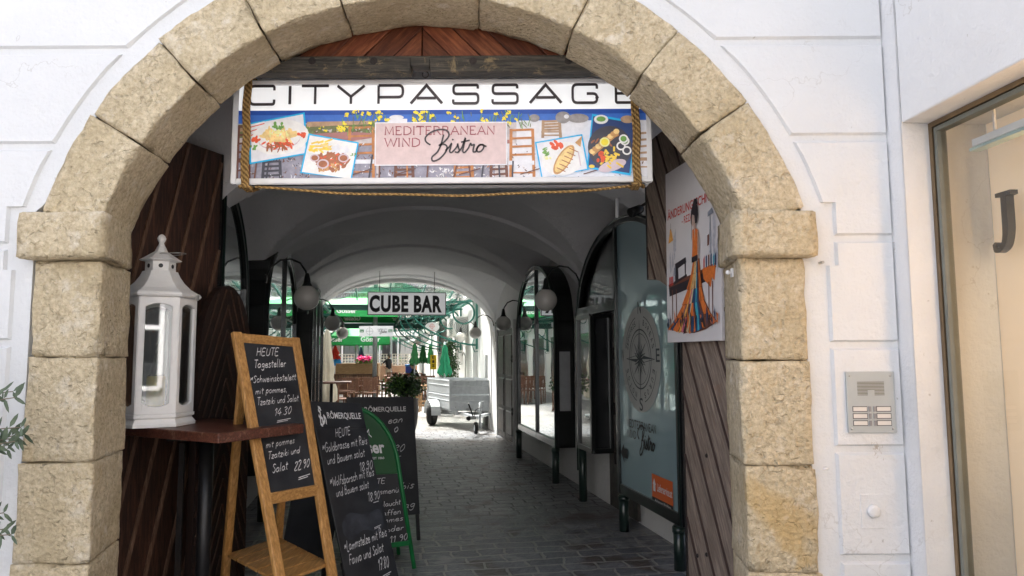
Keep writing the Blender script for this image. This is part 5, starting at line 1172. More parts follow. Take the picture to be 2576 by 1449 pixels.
for sx_ in (-1, 1): ribbon(m, bf3, [(60 + sx_ * 3, 84), (60 + sx_ * 7, 87), (60 + sx_ * 6, 83), (60 + sx_ * 9, 81)], 1.0, .001)
ribbon(m, bf3, [(57, 82), (57, 86.5), (63, 86.5), (63, 82), (57, 82)], .9, .001)
m.build('logo', M_['print_white'], b3)
m = MB()
for x_, y_, s_, w_, h_ in [(50, 44, 'HEUTE', 34, 6.5), (44, 31, 'Tagesmenü', 52, 6), (56, 19, 'Lachs cht', 40, 0.01), (72, 20, 'cht', 22, 6.4), (70, 11.5, 'fen', 22, 6), (58, 5.5, 'pommes', 38, 5.5), (66, -3.5, 'oder', 28, 6), (70, -15, '11.90', 28, 7.5), (66, -25, '=', 30, 7)]:
    pass
bf3b = BF(gq, 0, .402, 1, .83)
for x_, y_, s_, w_, h_ in [(40, 86, 'HEUTE', 36, 8), (40, 70, 'Tagesmenü', 54, 8.5), (46, 52, 'Knoblaucht', 48, 8), (52, 39, 'Waffen', 40, 8), (44, 29, 'pommes', 50, 7.6), (62, 16, 'oder', 30, 8), (64, 0.5, '11 90', 32, 9)]:
    m = MB(); hand(m, bf3b, x_, y_, s_, h_, width=w_, sw=.11, rise=.04, slant=.2, z=.001); m.build('handwriting', M_['chalk'], b3)

# ================================================================== intercom, blank cover, hooks
def facerect(pxa, pya, pxb, pyb, d): return P(pxa, pya, d), P(pxb, pyb, d)
ic = thing('intercom_panel', 'grey metal door intercom with speaker grille and six bell buttons on the white wall', 'intercom', P(2190, 1088, YF))
a, b_ = P(2125, 935, YF - .006), P(2254, 1088, YF - .006)
W_, H_ = b_.x - a.x, a.z - b_.z
fi = Fr(V((a.x, YF - .012, b_.z)), V((W_ / 100, 0, 0)), V((0, 0, H_ / 120))); fi.n = V((0, -1, 0))
def ibox(mb, x0_, y0_, x1_, y1_, z0_, z1_, mi=0): mb.hexa([fi(x0_, y0_, z1_), fi(x1_, y0_, z1_), fi(x1_, y1_, z1_), fi(x0_, y1_, z1_), fi(x0_, y0_, z0_), fi(x1_, y0_, z0_), fi(x1_, y1_, z0_), fi(x0_, y1_, z0_)], mi)
m = MB(); ibox(m, 0, 0, 100, 120, -.01, .004); m.build('face_plate', M_['alu'], ic, bevel=.002)
m = MB()
for k in range(10): ibox(m, 22, 73.5 + k * 2.8, 78, 74.7 + k * 2.8, .0042, .0050)
m.build('speaker_grille', mat('grille_dark', (.13, .12, .09), .6), ic)
m = MB(); ibox(m, 43, 73, 57, 83, .0052, .0062); m.build('camera_cover', M_['alu'], ic)
tagm = mat('name_tag', (.62, .60, .57), .35, var=.05); dkf = mat('button_bezel', (.10, .10, .11), .5); btn = mat('bell_button', (.22, .23, .26), .35, .4)
for r_ in range(3):
    y_ = 14.5 + r_ * 13.8
    for x_ in (11, 60):
        m = MB(); ibox(m, x_ - 1, y_ - 1, x_ + 30, y_ + 10, .0042, .005); m.build('tag_bezel', dkf, ic)
        m = MB(); ibox(m, x_ + .6, y_ + .6, x_ + 28.4, y_ + 8.4, .0052, .0060); m.build('name_tag', tagm, ic)
    for x_ in (43.5, 53):
        m = MB(); ibox(m, x_, y_ - .6, x_ + 4.6, y_ + 9.6, .0042, .008); m.build('bell_button', btn, ic)
for x_, y_ in ((7, 112), (92, 112), (7, 8), (92, 8)):
    m = MB(); m.lathe([(.001, .0075), (.004, .0065), (.0055, .004)], fi(x_, y_, 0), 10, 0, (0, -1, 0)); m.build('screw', M_['steel'], ic)
cv = thing('blank_cover', 'white painted square cover plate with round knob low on the white wall', 'cover plate', P(2195, 1330, YF))
a, b_ = P(2164, 1243, YF - .006), P(2228, 1330, YF - .006)
m = MB(); m.box(((a.x + b_.x) / 2, YF - .004, (a.z + b_.z) / 2), (b_.x - a.x, .006, a.z - b_.z)); m.build('plate', M_['wall'], cv, bevel=.002)
m = MB(); m.lathe([(.001, .020), (.018, .019), (.026, .014), (.029, 0)], P(2197, 1286, YF - .006), 20, 0, (0, -1, 0)); m.build('knob', M_['wall'], cv)
m = MB(); p = P(2075, 1176, YF); m.tube([p, p + V((-.0, -.03, 0)), p + V((-.02, -.035, 0))], .004, 8); tag(m.build('hook', M_['white']), 'small white hook on the wall margin right of the stone pier', 'hook')
m = MB(); p = P(2062, 662, YF); m.tube([p, p + V((.0, -.035, 0))], .007, 8); tag(m.build('screw_stud', M_['steel']), 'small metal stud just below the right impost of the arch', 'stud')

# ================================================================== olive plant at the left edge
ol = thing('olive_tree', 'potted olive tree whose grey green twigs reach into the left edge', 'tree', V((-2.42, 2.9, 0)))
ro = random.Random(5)
m = MB(); base = V((-2.42, 2.9, 0)); m.tube([base + V((0, 0, .3)), base + V((.03, 0, .7)), base + V((-.01, .02, 1.2)), base + V((.02, 0, 1.7))], .02, 8, radii=[.03, .024, .018, .008]); 
lf = MB()
def sprig(s, e, n, L_=.055):
    m.tube([s, s.lerp(e, .5) + V((0, 0, .02)), e], .003, 5, radii=[.006, .004, .002])
    for i in range(n):
        t = (i + 1) / n; p = s.lerp(e, t) + V((0, 0, .02 * 4 * t * (1 - t)))
        for sg in (-1, 1):
            d = ((e - s).normalized() * .7 + V((ro.uniform(-.4, .4), ro.uniform(-.5, .5), sg * .8 + ro.uniform(-.3, .3)))).normalized(); l = L_ * ro.uniform(.7, 1.15); sd = d.cross(V((ro.uniform(-.3, .3), -1, ro.uniform(-.3, .3)))).normalized(); w_ = l * .14
            lf.add([p, p + d * l * .3 + sd * w_, p + d * l * .7 + sd * w_ * .8, p + d * l, p + d * l * .7 - sd * w_ * .8, p + d * l * .3 - sd * w_], [(0, 1, 2, 3, 4, 5)])
for px_, py_ in ((52, 985), (60, 1000), (95, 1090), (85, 1075), (60, 1110), (28, 1130), (45, 1345), (14, 1290), (20, 1330), (30, 1120), (75, 1100)):
    e = P(px_ * .62, py_, 2.85 + ro.uniform(-.06, .06)); s = base + V((0, 0, e.z - .1 + ro.uniform(-.05, .05))); sprig(s, e, 10, .062)
for _ in range(46):
    z_ = ro.uniform(.9, 1.95); a_ = ro.uniform(0, 6.28); s = base + V((0, 0, z_ - .1)); e = s + V((.26 * math.cos(a_), .26 * math.sin(a_), .1)) 
    if e.x > -2.38: e.x = -2.42
    sprig(s, e, 7)
m.build('trunk', M_['bark'], ol); lf.build('crown', M_['olive'], ol)
m = MB(); m.lathe([(.16, 0), (.20, .30), (.215, .34), (.195, .34), (.18, .30)], base, 24); m.build('pot', M_['pot'], ol)
# ================================================================== shop fronts in the passage
ZWS, RWA = 2.05, .84          # spring and rise of the window heads
def az(b, bc, h, r=RWA, zs=ZWS): return zs + r * math.sqrt(max(0, 1 - ((b - bc) / h) ** 2))
def front(name, label, side, b0, b1, bc, h, zbot, feet, glass, mull=(), glass_range=None, prot=.25, door=False):
    """box window standing proud of the passage wall; side +1 right, -1 left"""
    aw_ = side * HW; af = side * (HW - prot); inn = -side
    t = thing(name, label, 'shop window', Q(af, (b0 + b1) / 2, zbot))
    n = 26; bb = [b0 + (b1 - b0) * i / n for i in range(n + 1)]
    fw_ = .055
    m = MB()          # arched metal casing: outer skin from front plane back to the wall
    top = [(b, az(b, bc, h)) for b in bb]
    inner = []
    for i, (b, z) in enumerate(top):
        # shrink towards the middle of the bay
        bi = min(max(b, b0 + fw_), b1 - fw_); hh = h - fw_
        inner.append((bi, max(ZWS - .2, az(bi, bc, hh, RWA - fw_))))
    A = lambda b, z, off=0: Q(af + inn * off, b, z)
    Wl = lambda b, z: Q(aw_ - side * .002, b, z)
    # front frame ring
    for k in range(n):
        (ba, za), (bb_, zb_) = top[k], top[k + 1]; (ia, ya), (ib, yb) = inner[k], inner[k + 1]
        m.hexa([A(ba, za, .012), A(bb_, zb_, .012), A(ib, yb, .012), A(ia, ya, .012), A(ba, za, -.03), A(bb_, zb_, -.03), A(ib, yb, -.03), A(ia, ya, -.03)])
    m.hexa([A(b0, zbot, .012), A(b0 + fw_, zbot, .012), A(b0 + fw_, inner[0][1], .012), A(b0, top[0][1], .012), A(b0, zbot, -.03), A(b0 + fw_, zbot, -.03), A(b0 + fw_, inner[0][1], -.03), A(b0, top[0][1], -.03)])
    m.hexa([A(b1 - fw_, zbot, .012), A(b1, zbot, .012), A(b1, top[-1][1], .012), A(b1 - fw_, inner[-1][1], .012), A(b1 - fw_, zbot, -.03), A(b1, zbot, -.03), A(b1, top[-1][1], -.03), A(b1 - fw_, inner[-1][1], -.03)])
    g0, g1 = glass_range or (b0, b1)
    m.hexa([A(g0 + fw_, zbot, .012), A(g1 - fw_, zbot, .012), A(g1 - fw_, zbot + .09, .012), A(g0 + fw_, zbot + .09, .012), A(g0 + fw_, zbot, -.03), A(g1 - fw_, zbot, -.03), A(g1 - fw_, zbot + .09, -.03), A(g0 + fw_, zbot + .09, -.03)])
    for bm2, w2 in mull:
        zt_ = az(bm2, bc, h) - .01; m.hexa([A(bm2 - w2, zbot + .002, .016), A(bm2 + w2, zbot + .002, .016), A(bm2 + w2, zt_, .016), A(bm2 - w2, zt_, .016), A(bm2 - w2, zbot + .002, -.034), A(bm2 + w2, zbot + .002, -.034), A(bm2 + w2, zt_, -.034), A(bm2 - w2, zt_, -.034)])
    m.build('frame', M_['blacksatin'], t, bevel=.004)
    m = MB()          # bright edge bead following the opening
    pts = [A(b, z, .014) for b, z in top]; m.tube([A(b0, zbot, .014)] + pts + [A(b1, zbot, .014)], .010, 6); m.build('edge_bead', M_['dgreen'], t)
    m = MB()          # casing cheeks and arched top
    for k in range(n):
        (ba, za), (bb_, zb_) = top[k], top[k + 1]
        m.hexa([A(ba, za, -.03), A(bb_, zb_, -.03), Wl(bb_, zb_), Wl(ba, za), A(ba, za - .03, -.03), A(bb_, zb_ - .03, -.03), Wl(bb_, zb_ - .03), Wl(ba, za - .03)])
    for b_, zt_ in ((b0, top[0][1]), (b1, top[-1][1])):
        s_ = .03 if b_ == b0 else -.03
        if glass_range and not (glass_range[0] <= b_ <= glass_range[1]): zl_ = ZWS - .1
        else: zl_ = zbot
        m.hexa([A(b_, zl_, -.03), Wl(b_, zl_), Wl(b_, zt_), A(b_, zt_, -.03), A(b_ + s_, zl_, -.03), Wl(b_ + s_, zl_), Wl(b_ + s_, zt_), A(b_ + s_, zt_, -.03)])
    m.hexa([A(g0, zbot, -.03), A(g1, zbot, -.03), Wl(g1, zbot), Wl(g0, zbot), A(g0, zbot + .03, -.03), A(g1, zbot + .03, -.03), Wl(g1, zbot + .03), Wl(g0, zbot + .03)])
    m.build('casing', M_['blacksatin'], t)
    m = MB()
    bb2 = [g0 + (g1 - g0) * i / 24 for i in range(25)]
    pts = [A(g0 + .02, zbot + .04, -.012)] + [A(min(max(b, g0 + .02), g1 - .02), az(b, bc, h) - .03, -.012) for b in bb2] + [A(g1 - .02, zbot + .04, -.012)]
    m.face(pts); pn = m.build('pane', glass, t)
    for bf_ in feet:
        m = MB(); c = Q(af - inn * .0, bf_, 0); m.tube([c, c + V((0, 0, zbot))], .045, 16); m.tube([c + V((0, 0, zbot - .05)), c + V((0, 0, zbot - .01))], .052, 16); m.build('leg', M_['dgreen'], t)
    return t, A
bR = lambda d: (d - .314) / .982
bL = lambda d: (d + .314) / .982
ZB = .44
# near right window with etched compass, doorway beside it
w1, A1 = front('shop_window', 'large arched shop window with etched compass disc next to the right gate leaf', 1, bR(5.45), bR(8.15), bR(6.75), 1.39, .325, (bR(5.52), bR(6.72)), M_['glassT'], mull=((bR(6.83), .028),), glass_range=(bR(5.45), bR(6.83)))
# fanlight over the recessed entrance
m = MB(); b_a, b_c = bR(6.86), bR(8.12)
pts = [A1(b_a, 2.12, -.05)] + [A1(b_a + (b_c - b_a) * i / 16, az(b_a + (b_c - b_a) * i / 16, bR(6.75), 1.39) - .05, -.05) for i in range(17)] + [A1(b_c, 2.12, -.05)]
m.face(pts); m.build('fanlight_pane', M_['darkwin'], w1)
m = MB(); m.beam(A1(b_a, 2.08, -.01), A1(b_c, 2.08, -.01), .09, .05, UP); m.build('transom', M_['blacksatin'], w1)
# entrance behind: dark door with hinges, and narrow display case
en = thing('entrance_door', 'dark entrance door with iron hinges standing open beside the compass window', 'door', Q(HW, bR(7.4), 0))
m = MB(); bx_ = bR(6.95)
m.hexa([Q(HW - .03, bx_, .02), Q(HW - .03, bR(7.75), .02), Q(HW - .03, bR(7.75), 2.04), Q(HW - .03, bx_, 2.04), Q(HW + .02, bx_, .02), Q(HW + .02, bR(7.75), .02), Q(HW + .02, bR(7.75), 2.04), Q(HW + .02, bx_, 2.04)]); m.build('leaf', M_['doorwood'], en)
for z_ in (.55, 1.05, 1.62):
    m = MB(); m.beam(Q(HW - .045, bR(7.0), z_), Q(HW - .045, bR(7.45), z_), .05, .012, UP); m.tube([Q(HW - .06, bR(7.45), z_ - .06), Q(HW - .06, bR(7.45), z_ + .06)], .02, 8); m.build('hinge', M_['iron'], en)
dc = thing('display_case', 'narrow tall black glazed display case hanging beside the entrance on the right', 'display case', Q(HW - .2, bR(7.95), .55))
b_a, b_c = bR(7.62), bR(8.12)
m = MB(); 
for (p, q_) in (((0, 0), (0, 1)), ((1, 0), (1, 1)), ((0, 0), (1, 0)), ((0, 1), (1, 1))): pass
zc0, zc1 = .60, 2.02; ao_, ai = HW - .25, HW
for b_ in (b_a, b_c):
    for a_ in (ao_, ai - .04): m.beam(Q(a_, b_, zc0), Q(a_, b_, zc1), .05, .05, AXA)
for z_ in (zc0, zc1):
    m.beam(Q(ao_, b_a, z_), Q(ao_, b_c, z_), .05, .05, UP); m.beam(Q(ao_, b_a, z_), Q(ai, b_a, z_), .05, .05, UP); m.beam(Q(ao_, b_c, z_), Q(ai, b_c, z_), .05, .05, UP)
m.build('frame', M_['blacksatin'], dc, bevel=.003)
m = MB(); m.face([Q(ao_, b_a, zc0), Q(ai, b_a, zc0), Q(ai, b_a, zc1), Q(ao_, b_a, zc1)]); m.build('pane', M_['darkwin'], dc)
m = MB(); m.face([Q(ao_, b_a, zc0), Q(ao_, b_c, zc0), Q(ao_, b_c, zc1), Q(ao_, b_a, zc1)]); m.build('pane', M_['glassR'], dc)
m = MB(); c = Q(ao_ + .02, bR(8.08), 0); m.tube([c, c + V((0, 0, zc0))], .045, 14); m.build('leg', M_['dgreen'], dc)
# etched compass and lettering on the near pane
def pane_px(px, py, off=.004):
    """sight line to the pane plane of the near right window"""
    a = P(px, py, 1.0) - EYE; af = HW - .25 + .012 - off; o = Q(af, 0, 0); t = (o - EYE).dot(AXA) / a.dot(AXA); return EYE + a * t
def pb_z(px, py): p = pane_px(px, py); return ((p - V((.61, 0, 0))).dot(AXB), p.z)
bc_, zc_t = pb_z(1612, 770); _, zc_b = pb_z(1612, 1037); zc_m = (zc_t + zc_b) / 2; rzc = (zc_t - zc_b) / 2
bl_c, _ = pb_z(1574, 900); br_c, _ = pb_z(1651, 900); bm_c = (bl_c + br_c) / 2; rbc = abs(bl_c - br_c) / 2
class PF:
    n = -AXA
    def __call__(s, x, y, z=0): return Q(HW - .25 + .012 - .004 - z, bm_c - x, zc_m + y)   # x right (towards viewer), y up
pf = PF()
m = MB(); m.face([pf(rzc * math.cos(t), rzc * math.sin(t)) for t in [i * math.pi / 24 for i in range(48)]]); m.build('etched_disc', M_['film'], w1)
m = MB(); R_ = rzc
lnm = mat('etched_lines', (.07, .085, .09), .7)
def circ(r, w_, a0=0, a1=360): ribbon(m, pf, [(r * math.cos(R(a0 + (a1 - a0) * i / 40)), r * math.sin(R(a0 + (a1 - a0) * i / 40))) for i in range(41)], w_, .002)
circ(R_ * .56, .012); circ(R_ * .48, .006); circ(R_ * .82, .008, 15, 75); circ(R_ * .82, .008, 105, 165); circ(R_ * .82, .008, 195, 255); circ(R_ * .82, .008, 285, 345)
for k in range(16):
    a_ = k * math.pi / 8; l = (.62, .30, .42, .30)[k % 4] * R_ if k % 4 else .74 * R_
    w_ = .045 * R_ if k % 4 else .06 * R_
    d, e = (math.cos(a_), math.sin(a_)), (-math.sin(a_), math.cos(a_))
    m.face([pf(d[0] * l, d[1] * l, .003), pf(d[0] * l * .3 + e[0] * w_, d[1] * l * .3 + e[1] * w_, .003), pf(0, 0, .003)])
    ribbon(m, pf, [(d[0] * l, d[1] * l), (d[0] * l * .3 - e[0] * w_, d[1] * l * .3 - e[1] * w_), (0, 0)], .005, .003)
for ch, x_, y_ in (('N', 0, .86), ('S', 0, -.97), ('E', .86, -.05), ('W', -.98, -.05)): print_text(m, pf, x_ * R_ - .03, y_ * R_, ch, .08, .11, .01, z=.003)
for k, wd_ in enumerate(('NOTOS', 'ZEPHYROS', 'BOREAS', 'EUROS')):
    a0_ = (225, 135, 45, 315)[k]
    for j, ch in enumerate(wd_):
        a_ = R(a0_ + 26 - j * 52 / (len(wd_) - 1)); rr0 = R_ * .70; ex, ey = V((math.sin(a_), -math.cos(a_), 0)), V((math.cos(a_), math.sin(a_), 0))
        class LF:
            def __call__(s, x, y, z=0): return pf(math.cos(a_) * rr0 + ex.x * x + ey.x * y, math.sin(a_) * rr0 + ex.y * x + ey.y * y, .003)
        print_text(m, LF(), -.02, -.02, ch, .035, .05, .01)
m.build('etched_lines', lnm, w1)
def pfr(pxa, pya, pxb, pyb):
    a = pb_z(pxa, pya); b_ = pb_z(pxb, pyb); return (bm_c - a[0], a[1] - zc_m), (bm_c - b_[0], b_[1] - zc_m)
(xa, ya), (xb, yb) = pfr(1578, 1067, 1651, 1072)
m = MB(); wrd = xb - xa; lh_ = wrd * .075
serif(m, pf, xa, ya - lh_ * .3, 'MEDITERRANEAN', wrd, lh_ * 1.25, .14, .002); serif(m, pf, xa, ya - lh_ * 2.1, 'WIND', wrd * .33, lh_ * 1.25, .14, .002); bistro(m, pf, xa + wrd * .38, ya - lh_ * 4.6, wrd * .58, lh_ * 5, .018, .003); m.build('lettering', M_['ink'], w1)
(xa, ya), (xb, yb) = pfr(1562, 1136, 1580, 1150); ax_ = (xb - xa)
m = MB(); m.face([pf(xa + u * ax_, ya + v_ * ax_, .002) for u, v_ in ((0, 0), (.5, .45), (.5, .22), (1, .22), (1, -.22), (.5, -.22), (.5, -.45))]); m.build('arrow', M_['ink'], w1)
(xa, ya), (xb, yb) = pfr(1641, 1238, 1694, 1265)
m = MB(); ws_ = xb - xa; h_s = ws_ * .36
m.face([pf(xa, ya - h_s * .2, .002), pf(xb, ya - h_s * .2, .002), pf(xb, ya + h_s, .002), pf(xa, ya + h_s, .002)], 0); m.face([pf(xa, ya - h_s * .5, .002), pf(xb, ya - h_s * .5, .002), pf(xb, ya - h_s * .2, .002), pf(xa, ya - h_s * .2, .002)], 1)
m.build('sticker', [M_['orange'], M_['ink']], w1)
m = MB(); print_text(m, pf, xa + ws_ * .27, ya + h_s * .18, 'Lieferservice.at', ws_ * .70, h_s * .42, .015, z=.0035); print_text(m, pf, xa + ws_ * .16, ya - h_s * .43, 'Mediterranean Wind Bistro', ws_ * .74, h_s * .18, .01, z=.0035)
m.face([pf(xa + ws_ * u, ya + h_s * v_, .0035) for u, v_ in ((.05, .48), (.13, .80), (.21, .48), (.185, .48), (.185, .12), (.075, .12), (.075, .48))]); m.build('lettering', M_['print_white'], w1)
w2, A2 = front('shop_window', 'arched mirror like shop window with two panes in the right passage wall beyond the entrance', 1, bR(9.15), bR(11.55), bR(10.35), 1.22, ZB, (bR(9.2), bR(11.5)), M_['glassR'], mull=((bR(10.25), .018),))
m = MB(); q0 = Q(HW - .01, 0, 0)
m.hexa([Q(HW - .20, bR(9.15) - .008, .9), Q(HW - .06, bR(9.15) - .008, .9), Q(HW - .06, bR(9.15) - .008, 1.65), Q(HW - .20, bR(9.15) - .008, 1.65), Q(HW - .20, bR(9.15) - .002, .9), Q(HW - .06, bR(9.15) - .002, .9), Q(HW - .06, bR(9.15) - .002, 1.65), Q(HW - .20, bR(9.15) - .002, 1.65)])
m.build('notice_plate', M_['grey'], w2)
w3, A3 = front('shop_window', 'first arched shop window on the left, half hidden by the dark gate leaf', -1, bL(5.0), bL(6.0), bL(4.95), 1.08, ZB, (bL(5.95),), M_['glassR'])
w4, A4 = front('shop_window', 'arched mirror like shop window in the middle of the left passage wall', -1, bL(7.17), bL(9.85), bL(8.5), 1.36, ZB, (bL(7.2), bL(9.8)), M_['glassR'], mull=((bL(8.6), .018),))
w5, A5 = front('shop_window', 'farthest arched shop window on the left near the courtyard mouth', -1, bL(12.3), bL(14.9), bL(13.6), 1.32, ZB, (bL(12.35), bL(14.85)), M_['glassR'], mull=((bL(13.1), .02), (bL(13.9), .018)))

# ================================================================== globe lamps
def wall_lamp(lab):
    t = thing('wall_lamp', lab, 'lamp', (0, 0, 0), 0, 'globe lamps on gooseneck arms')
    # local: x points out of the wall, globe hangs at x=.40
    m = MB(); m.tube([V((0, 0, .05)), V((.05, 0, .16)), V((.14, 0, .235)), V((.24, 0, .25)), V((.33, 0, .21)), V((.385, 0, .13)), V((.40, 0, .06))], .010, 8); m.lathe([(.04, 0), (.04, .015), (.015, .02)], V((0, 0, .05)), 16, 0, (1, 0, 0)); m.build('arm', M_['blacksatin'], t)
    m = MB(); m.lathe([(.014, .09), (.022, .075), (.030, .03), (.036, -.01), (.062, -.055), (.068, -.062), (.06, -.066)], V((.40, 0, .02)), 22); m.build('lamp_holder', M_['blacksatin'], t)
    m = MB(); m.sphere(V((.40, 0, -.135)), .125, 28); m.build('globe', M_['globe'], t)
    return t
labs = [('nearest globe lamp on the left passage wall', -1, 7.0, 2.32), ('middle globe lamp on the left passage wall, second along', -1, 11.4, 2.27), ('farthest globe lamp on the left, near the courtyard mouth', -1, 15.0, 2.23),
        ('largest globe lamp on the right, in front of the mirrored window', 1, 8.0, 2.35), ('globe lamp on the bare right wall near the narrow old doors', 1, 11.9, 2.27), ('small globe lamp on the right at the courtyard mouth', 1, 15.2, 2.22), ('smallest globe lamp on the right, out in the courtyard daylight', 1, 17.8, 2.20)]
proto = None
for lab, s_, d, z in labs:
    if proto is None: o = proto = wall_lamp(lab)
    else: o = copy_tree(proto); o['label'] = lab
    b_ = bR(d) if s_ > 0 else bL(d)
    off = HW - .25 if not (s_ > 0 and d in (11.9, 15.2, 17.8)) else HW - .02
    if s_ < 0 and d > 14.95: off = HW - .25
    o.location = Q(s_ * off, b_, z); o.rotation_euler = (0, 0, PHI + (math.pi if s_ > 0 else 0))

# ================================================================== CUBE BAR sign
cs = thing('bar_sign', 'white rectangular bar sign with bold black letters hanging in the passage', 'sign', P(1023, 795, 13.6))
p0, p1 = P(924, 794, 13.45), P(1122, 794, 13.72); p0.z = p1.z = P(1023, 793, 13.6).z; zt_ = P(1023, 735, 13.6).z
exc = (p1 - p0); cw = exc.length; ch_ = zt_ - p0.z; fc = Fr(p0, exc / cw, UP)
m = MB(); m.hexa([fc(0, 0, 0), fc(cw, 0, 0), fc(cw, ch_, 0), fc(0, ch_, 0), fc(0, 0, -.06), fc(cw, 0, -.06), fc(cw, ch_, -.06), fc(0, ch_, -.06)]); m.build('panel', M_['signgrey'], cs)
m = MB(); e_ = .014
for x0_, y0_, x1_, y1_ in ((0, 0, cw, e_), (0, ch_ - e_, cw, ch_), (0, e_, e_, ch_ - e_), (cw - e_, e_, cw, ch_ - e_)): m.hexa([fc(x0_, y0_, .006), fc(x1_, y0_, .006), fc(x1_, y1_, .006), fc(x0_, y1_, .006), fc(x0_, y0_, -.064), fc(x1_, y0_, -.064), fc(x1_, y1_, -.064), fc(x0_, y1_, -.064)])
m.build('frame', M_['black'], cs)
m = MB(); print_text(m, fc, cw * .025, ch_ * .12, 'CUBE', cw * .49, ch_ * .74, .045, z=.004, spacing=1.12); print_text(m, fc, cw * .585, ch_ * .12, 'BAR', cw * .36, ch_ * .74, .045, z=.004, spacing=1.12); m.build('lettering', M_['ink'], cs)
for x_ in (.15, .85):
    m = MB(); m.tube([fc(cw * x_, ch_, -.03), fc(cw * x_, ch_ + .40, -.03)], .006, 6); m.build('hanger', M_['black'], cs)
# dark soot stained timber and cables above the mouth
m = MB(); pts = [Q(-.62 + i * .12, 15.62, 3.07 + .015 * math.sin(i * 2.1)) for i in range(12)]; m.tube(pts, .006, 6); tag(m.build('cable', M_['black']), 'thin black cable strung across the top of the passage mouth', 'cable')

# ================================================================== old double doors in the right wall
od = thing('old_doors', 'narrow old panelled double doors with iron bolts in the right passage wall', 'door', Q(HW, bR(13.85), 0))
m = MB(); b0_, b1_ = bR(13.05), bR(14.7); fwz = 2.12
for (ba, bb_, za, zb_) in ((b0_ - .12, b0_, 0, fwz + .14), (b1_, b1_ + .12, 0, fwz + .14), (b0_, b1_, fwz, fwz + .14)):
    m.hexa([Q(HW - .05, ba, za), Q(HW - .05, bb_, za), Q(HW - .05, bb_, zb_), Q(HW - .05, ba, zb_), Q(HW + .02, ba, za), Q(HW + .02, bb_, za), Q(HW + .02, bb_, zb_), Q(HW + .02, ba, zb_)])
m.build('frame', M_['inner'], od, bevel=.006)
for k in range(2):
    ba = b0_ + (b1_ - b0_) * k / 2 + .01; bb_ = b0_ + (b1_ - b0_) * (k + 1) / 2 - .01
    m = MB(); m.hexa([Q(HW - .025, ba, .03), Q(HW - .025, bb_, .03), Q(HW - .025, bb_, fwz - .01), Q(HW - .025, ba, fwz - .01), Q(HW + .01, ba, .03), Q(HW + .01, bb_, .03), Q(HW + .01, bb_, fwz - .01), Q(HW + .01, ba, fwz - .01)])
    lf_ = m.build('leaf', M_['doorwood'], od)
    for za, zb_ in ((.15, .55), (.65, 1.15), (1.25, 1.98)):
        m = MB(); i_ = .12; m.hexa([Q(HW - .045, ba + i_, za), Q(HW - .045, bb_ - i_, za), Q(HW - .045, bb_ - i_, zb_), Q(HW - .045, ba + i_, zb_), Q(HW - .02, ba + i_ - .03, za - .03), Q(HW - .02, bb_ - i_ + .03, za - .03), Q(HW - .02, bb_ - i_ + .03, zb_ + .03), Q(HW - .02, ba + i_ - .03, zb_ + .03)]); m.build('door_panel', mat('door_panel_wood%d%d' % (k, int(za * 100)), (.06, .05, .045), .45, bump=.3, c2=(.14, .12, .11), nscale=12), lf_)
for z_ in (.6, 1.55):
    m = MB(); p = Q(HW - .05, b0_ - .02, z_); m.lathe([(.02, -.07), (.03, -.03), (.018, 0), (.03, .03), (.02, .07)], p, 10); m.build('hinge', M_['iron'], od)
m = MB(); c = Q(HW - .03, bR(13.1), 0)
pts = [Q(HW - .02, bR(12.35), 2.0), Q(HW - .02, bR(12.35), 1.0), Q(HW - .02, bR(12.40), .9)]
m.tube([Q(HW - .02, bR(15.0), 2.3), Q(HW - .02, bR(15.0), 1.95), Q(HW - .03, bR(14.95), 1.9)], .008, 6); tag(m.build('conduit', M_['black']), 'thin dark cable running down the white wall under the last passage lamp', 'cable')
# ================================================================== courtyard
rc = random.Random(21)
# right hand courtyard wing (white), continuing the passage line
cwg = thing('courtyard_wing', 'white rendered wing along the right side of the courtyard', 'building', Q(HW + .3, 24, 0))
RWP = HW + .06
m = MB()
def wbox(mb, a0, a1, b0, b1, z0, z1, mi=0): mb.hexa([Q(a0, b0, z0), Q(a1, b0, z0), Q(a1, b0, z1), Q(a0, b0, z1), Q(a0, b1, z0), Q(a1, b1, z0), Q(a1, b1, z1), Q(a0, b1, z1)], mi)
wbox(m, RWP, RWP + 4, BE + .9, 44, -.1, 7.0); wbox(m, RWP, RWP + 4, BE + .01, BE + .9, 1.62, 7.0)
wbox(m, RWP + .5, RWP + 4, BE + .01, BE + .9, -.1, 1.62)
m.build('wall', M_['court'], cwg)
m = MB(); wbox(m, RWP + .30, RWP + .34, BE + .05, BE + .88, 0, 1.6); m.build('door', M_['grey'], cwg)
m = MB(); 
for k in range(9): m.beam(Q(RWP - .02, 19.2, 1.0 + k * .06), Q(RWP - .02, 19.7, 1.0 + k * .06), .045, .012, UP)
m.build('louvre_vent', M_['white'], cwg)
for b_ in (18.3, 22.5): m = MB(); wbox(m, RWP - .11, RWP, b_, b_ + .2, 0, 6.9); m.build('pilaster', M_['court'], cwg)
m = MB(); m.tube([Q(RWP - .05, 20.3, .2), Q(RWP - .05, 20.3, 1.6), Q(RWP - .09, 20.35, 1.7), Q(RWP - .12, 20.42, 1.62)], .02, 8); tag(m.build('hose', M_['socket']), 'grey hose hooked upright on the white courtyard wall behind the trailer', 'hose')
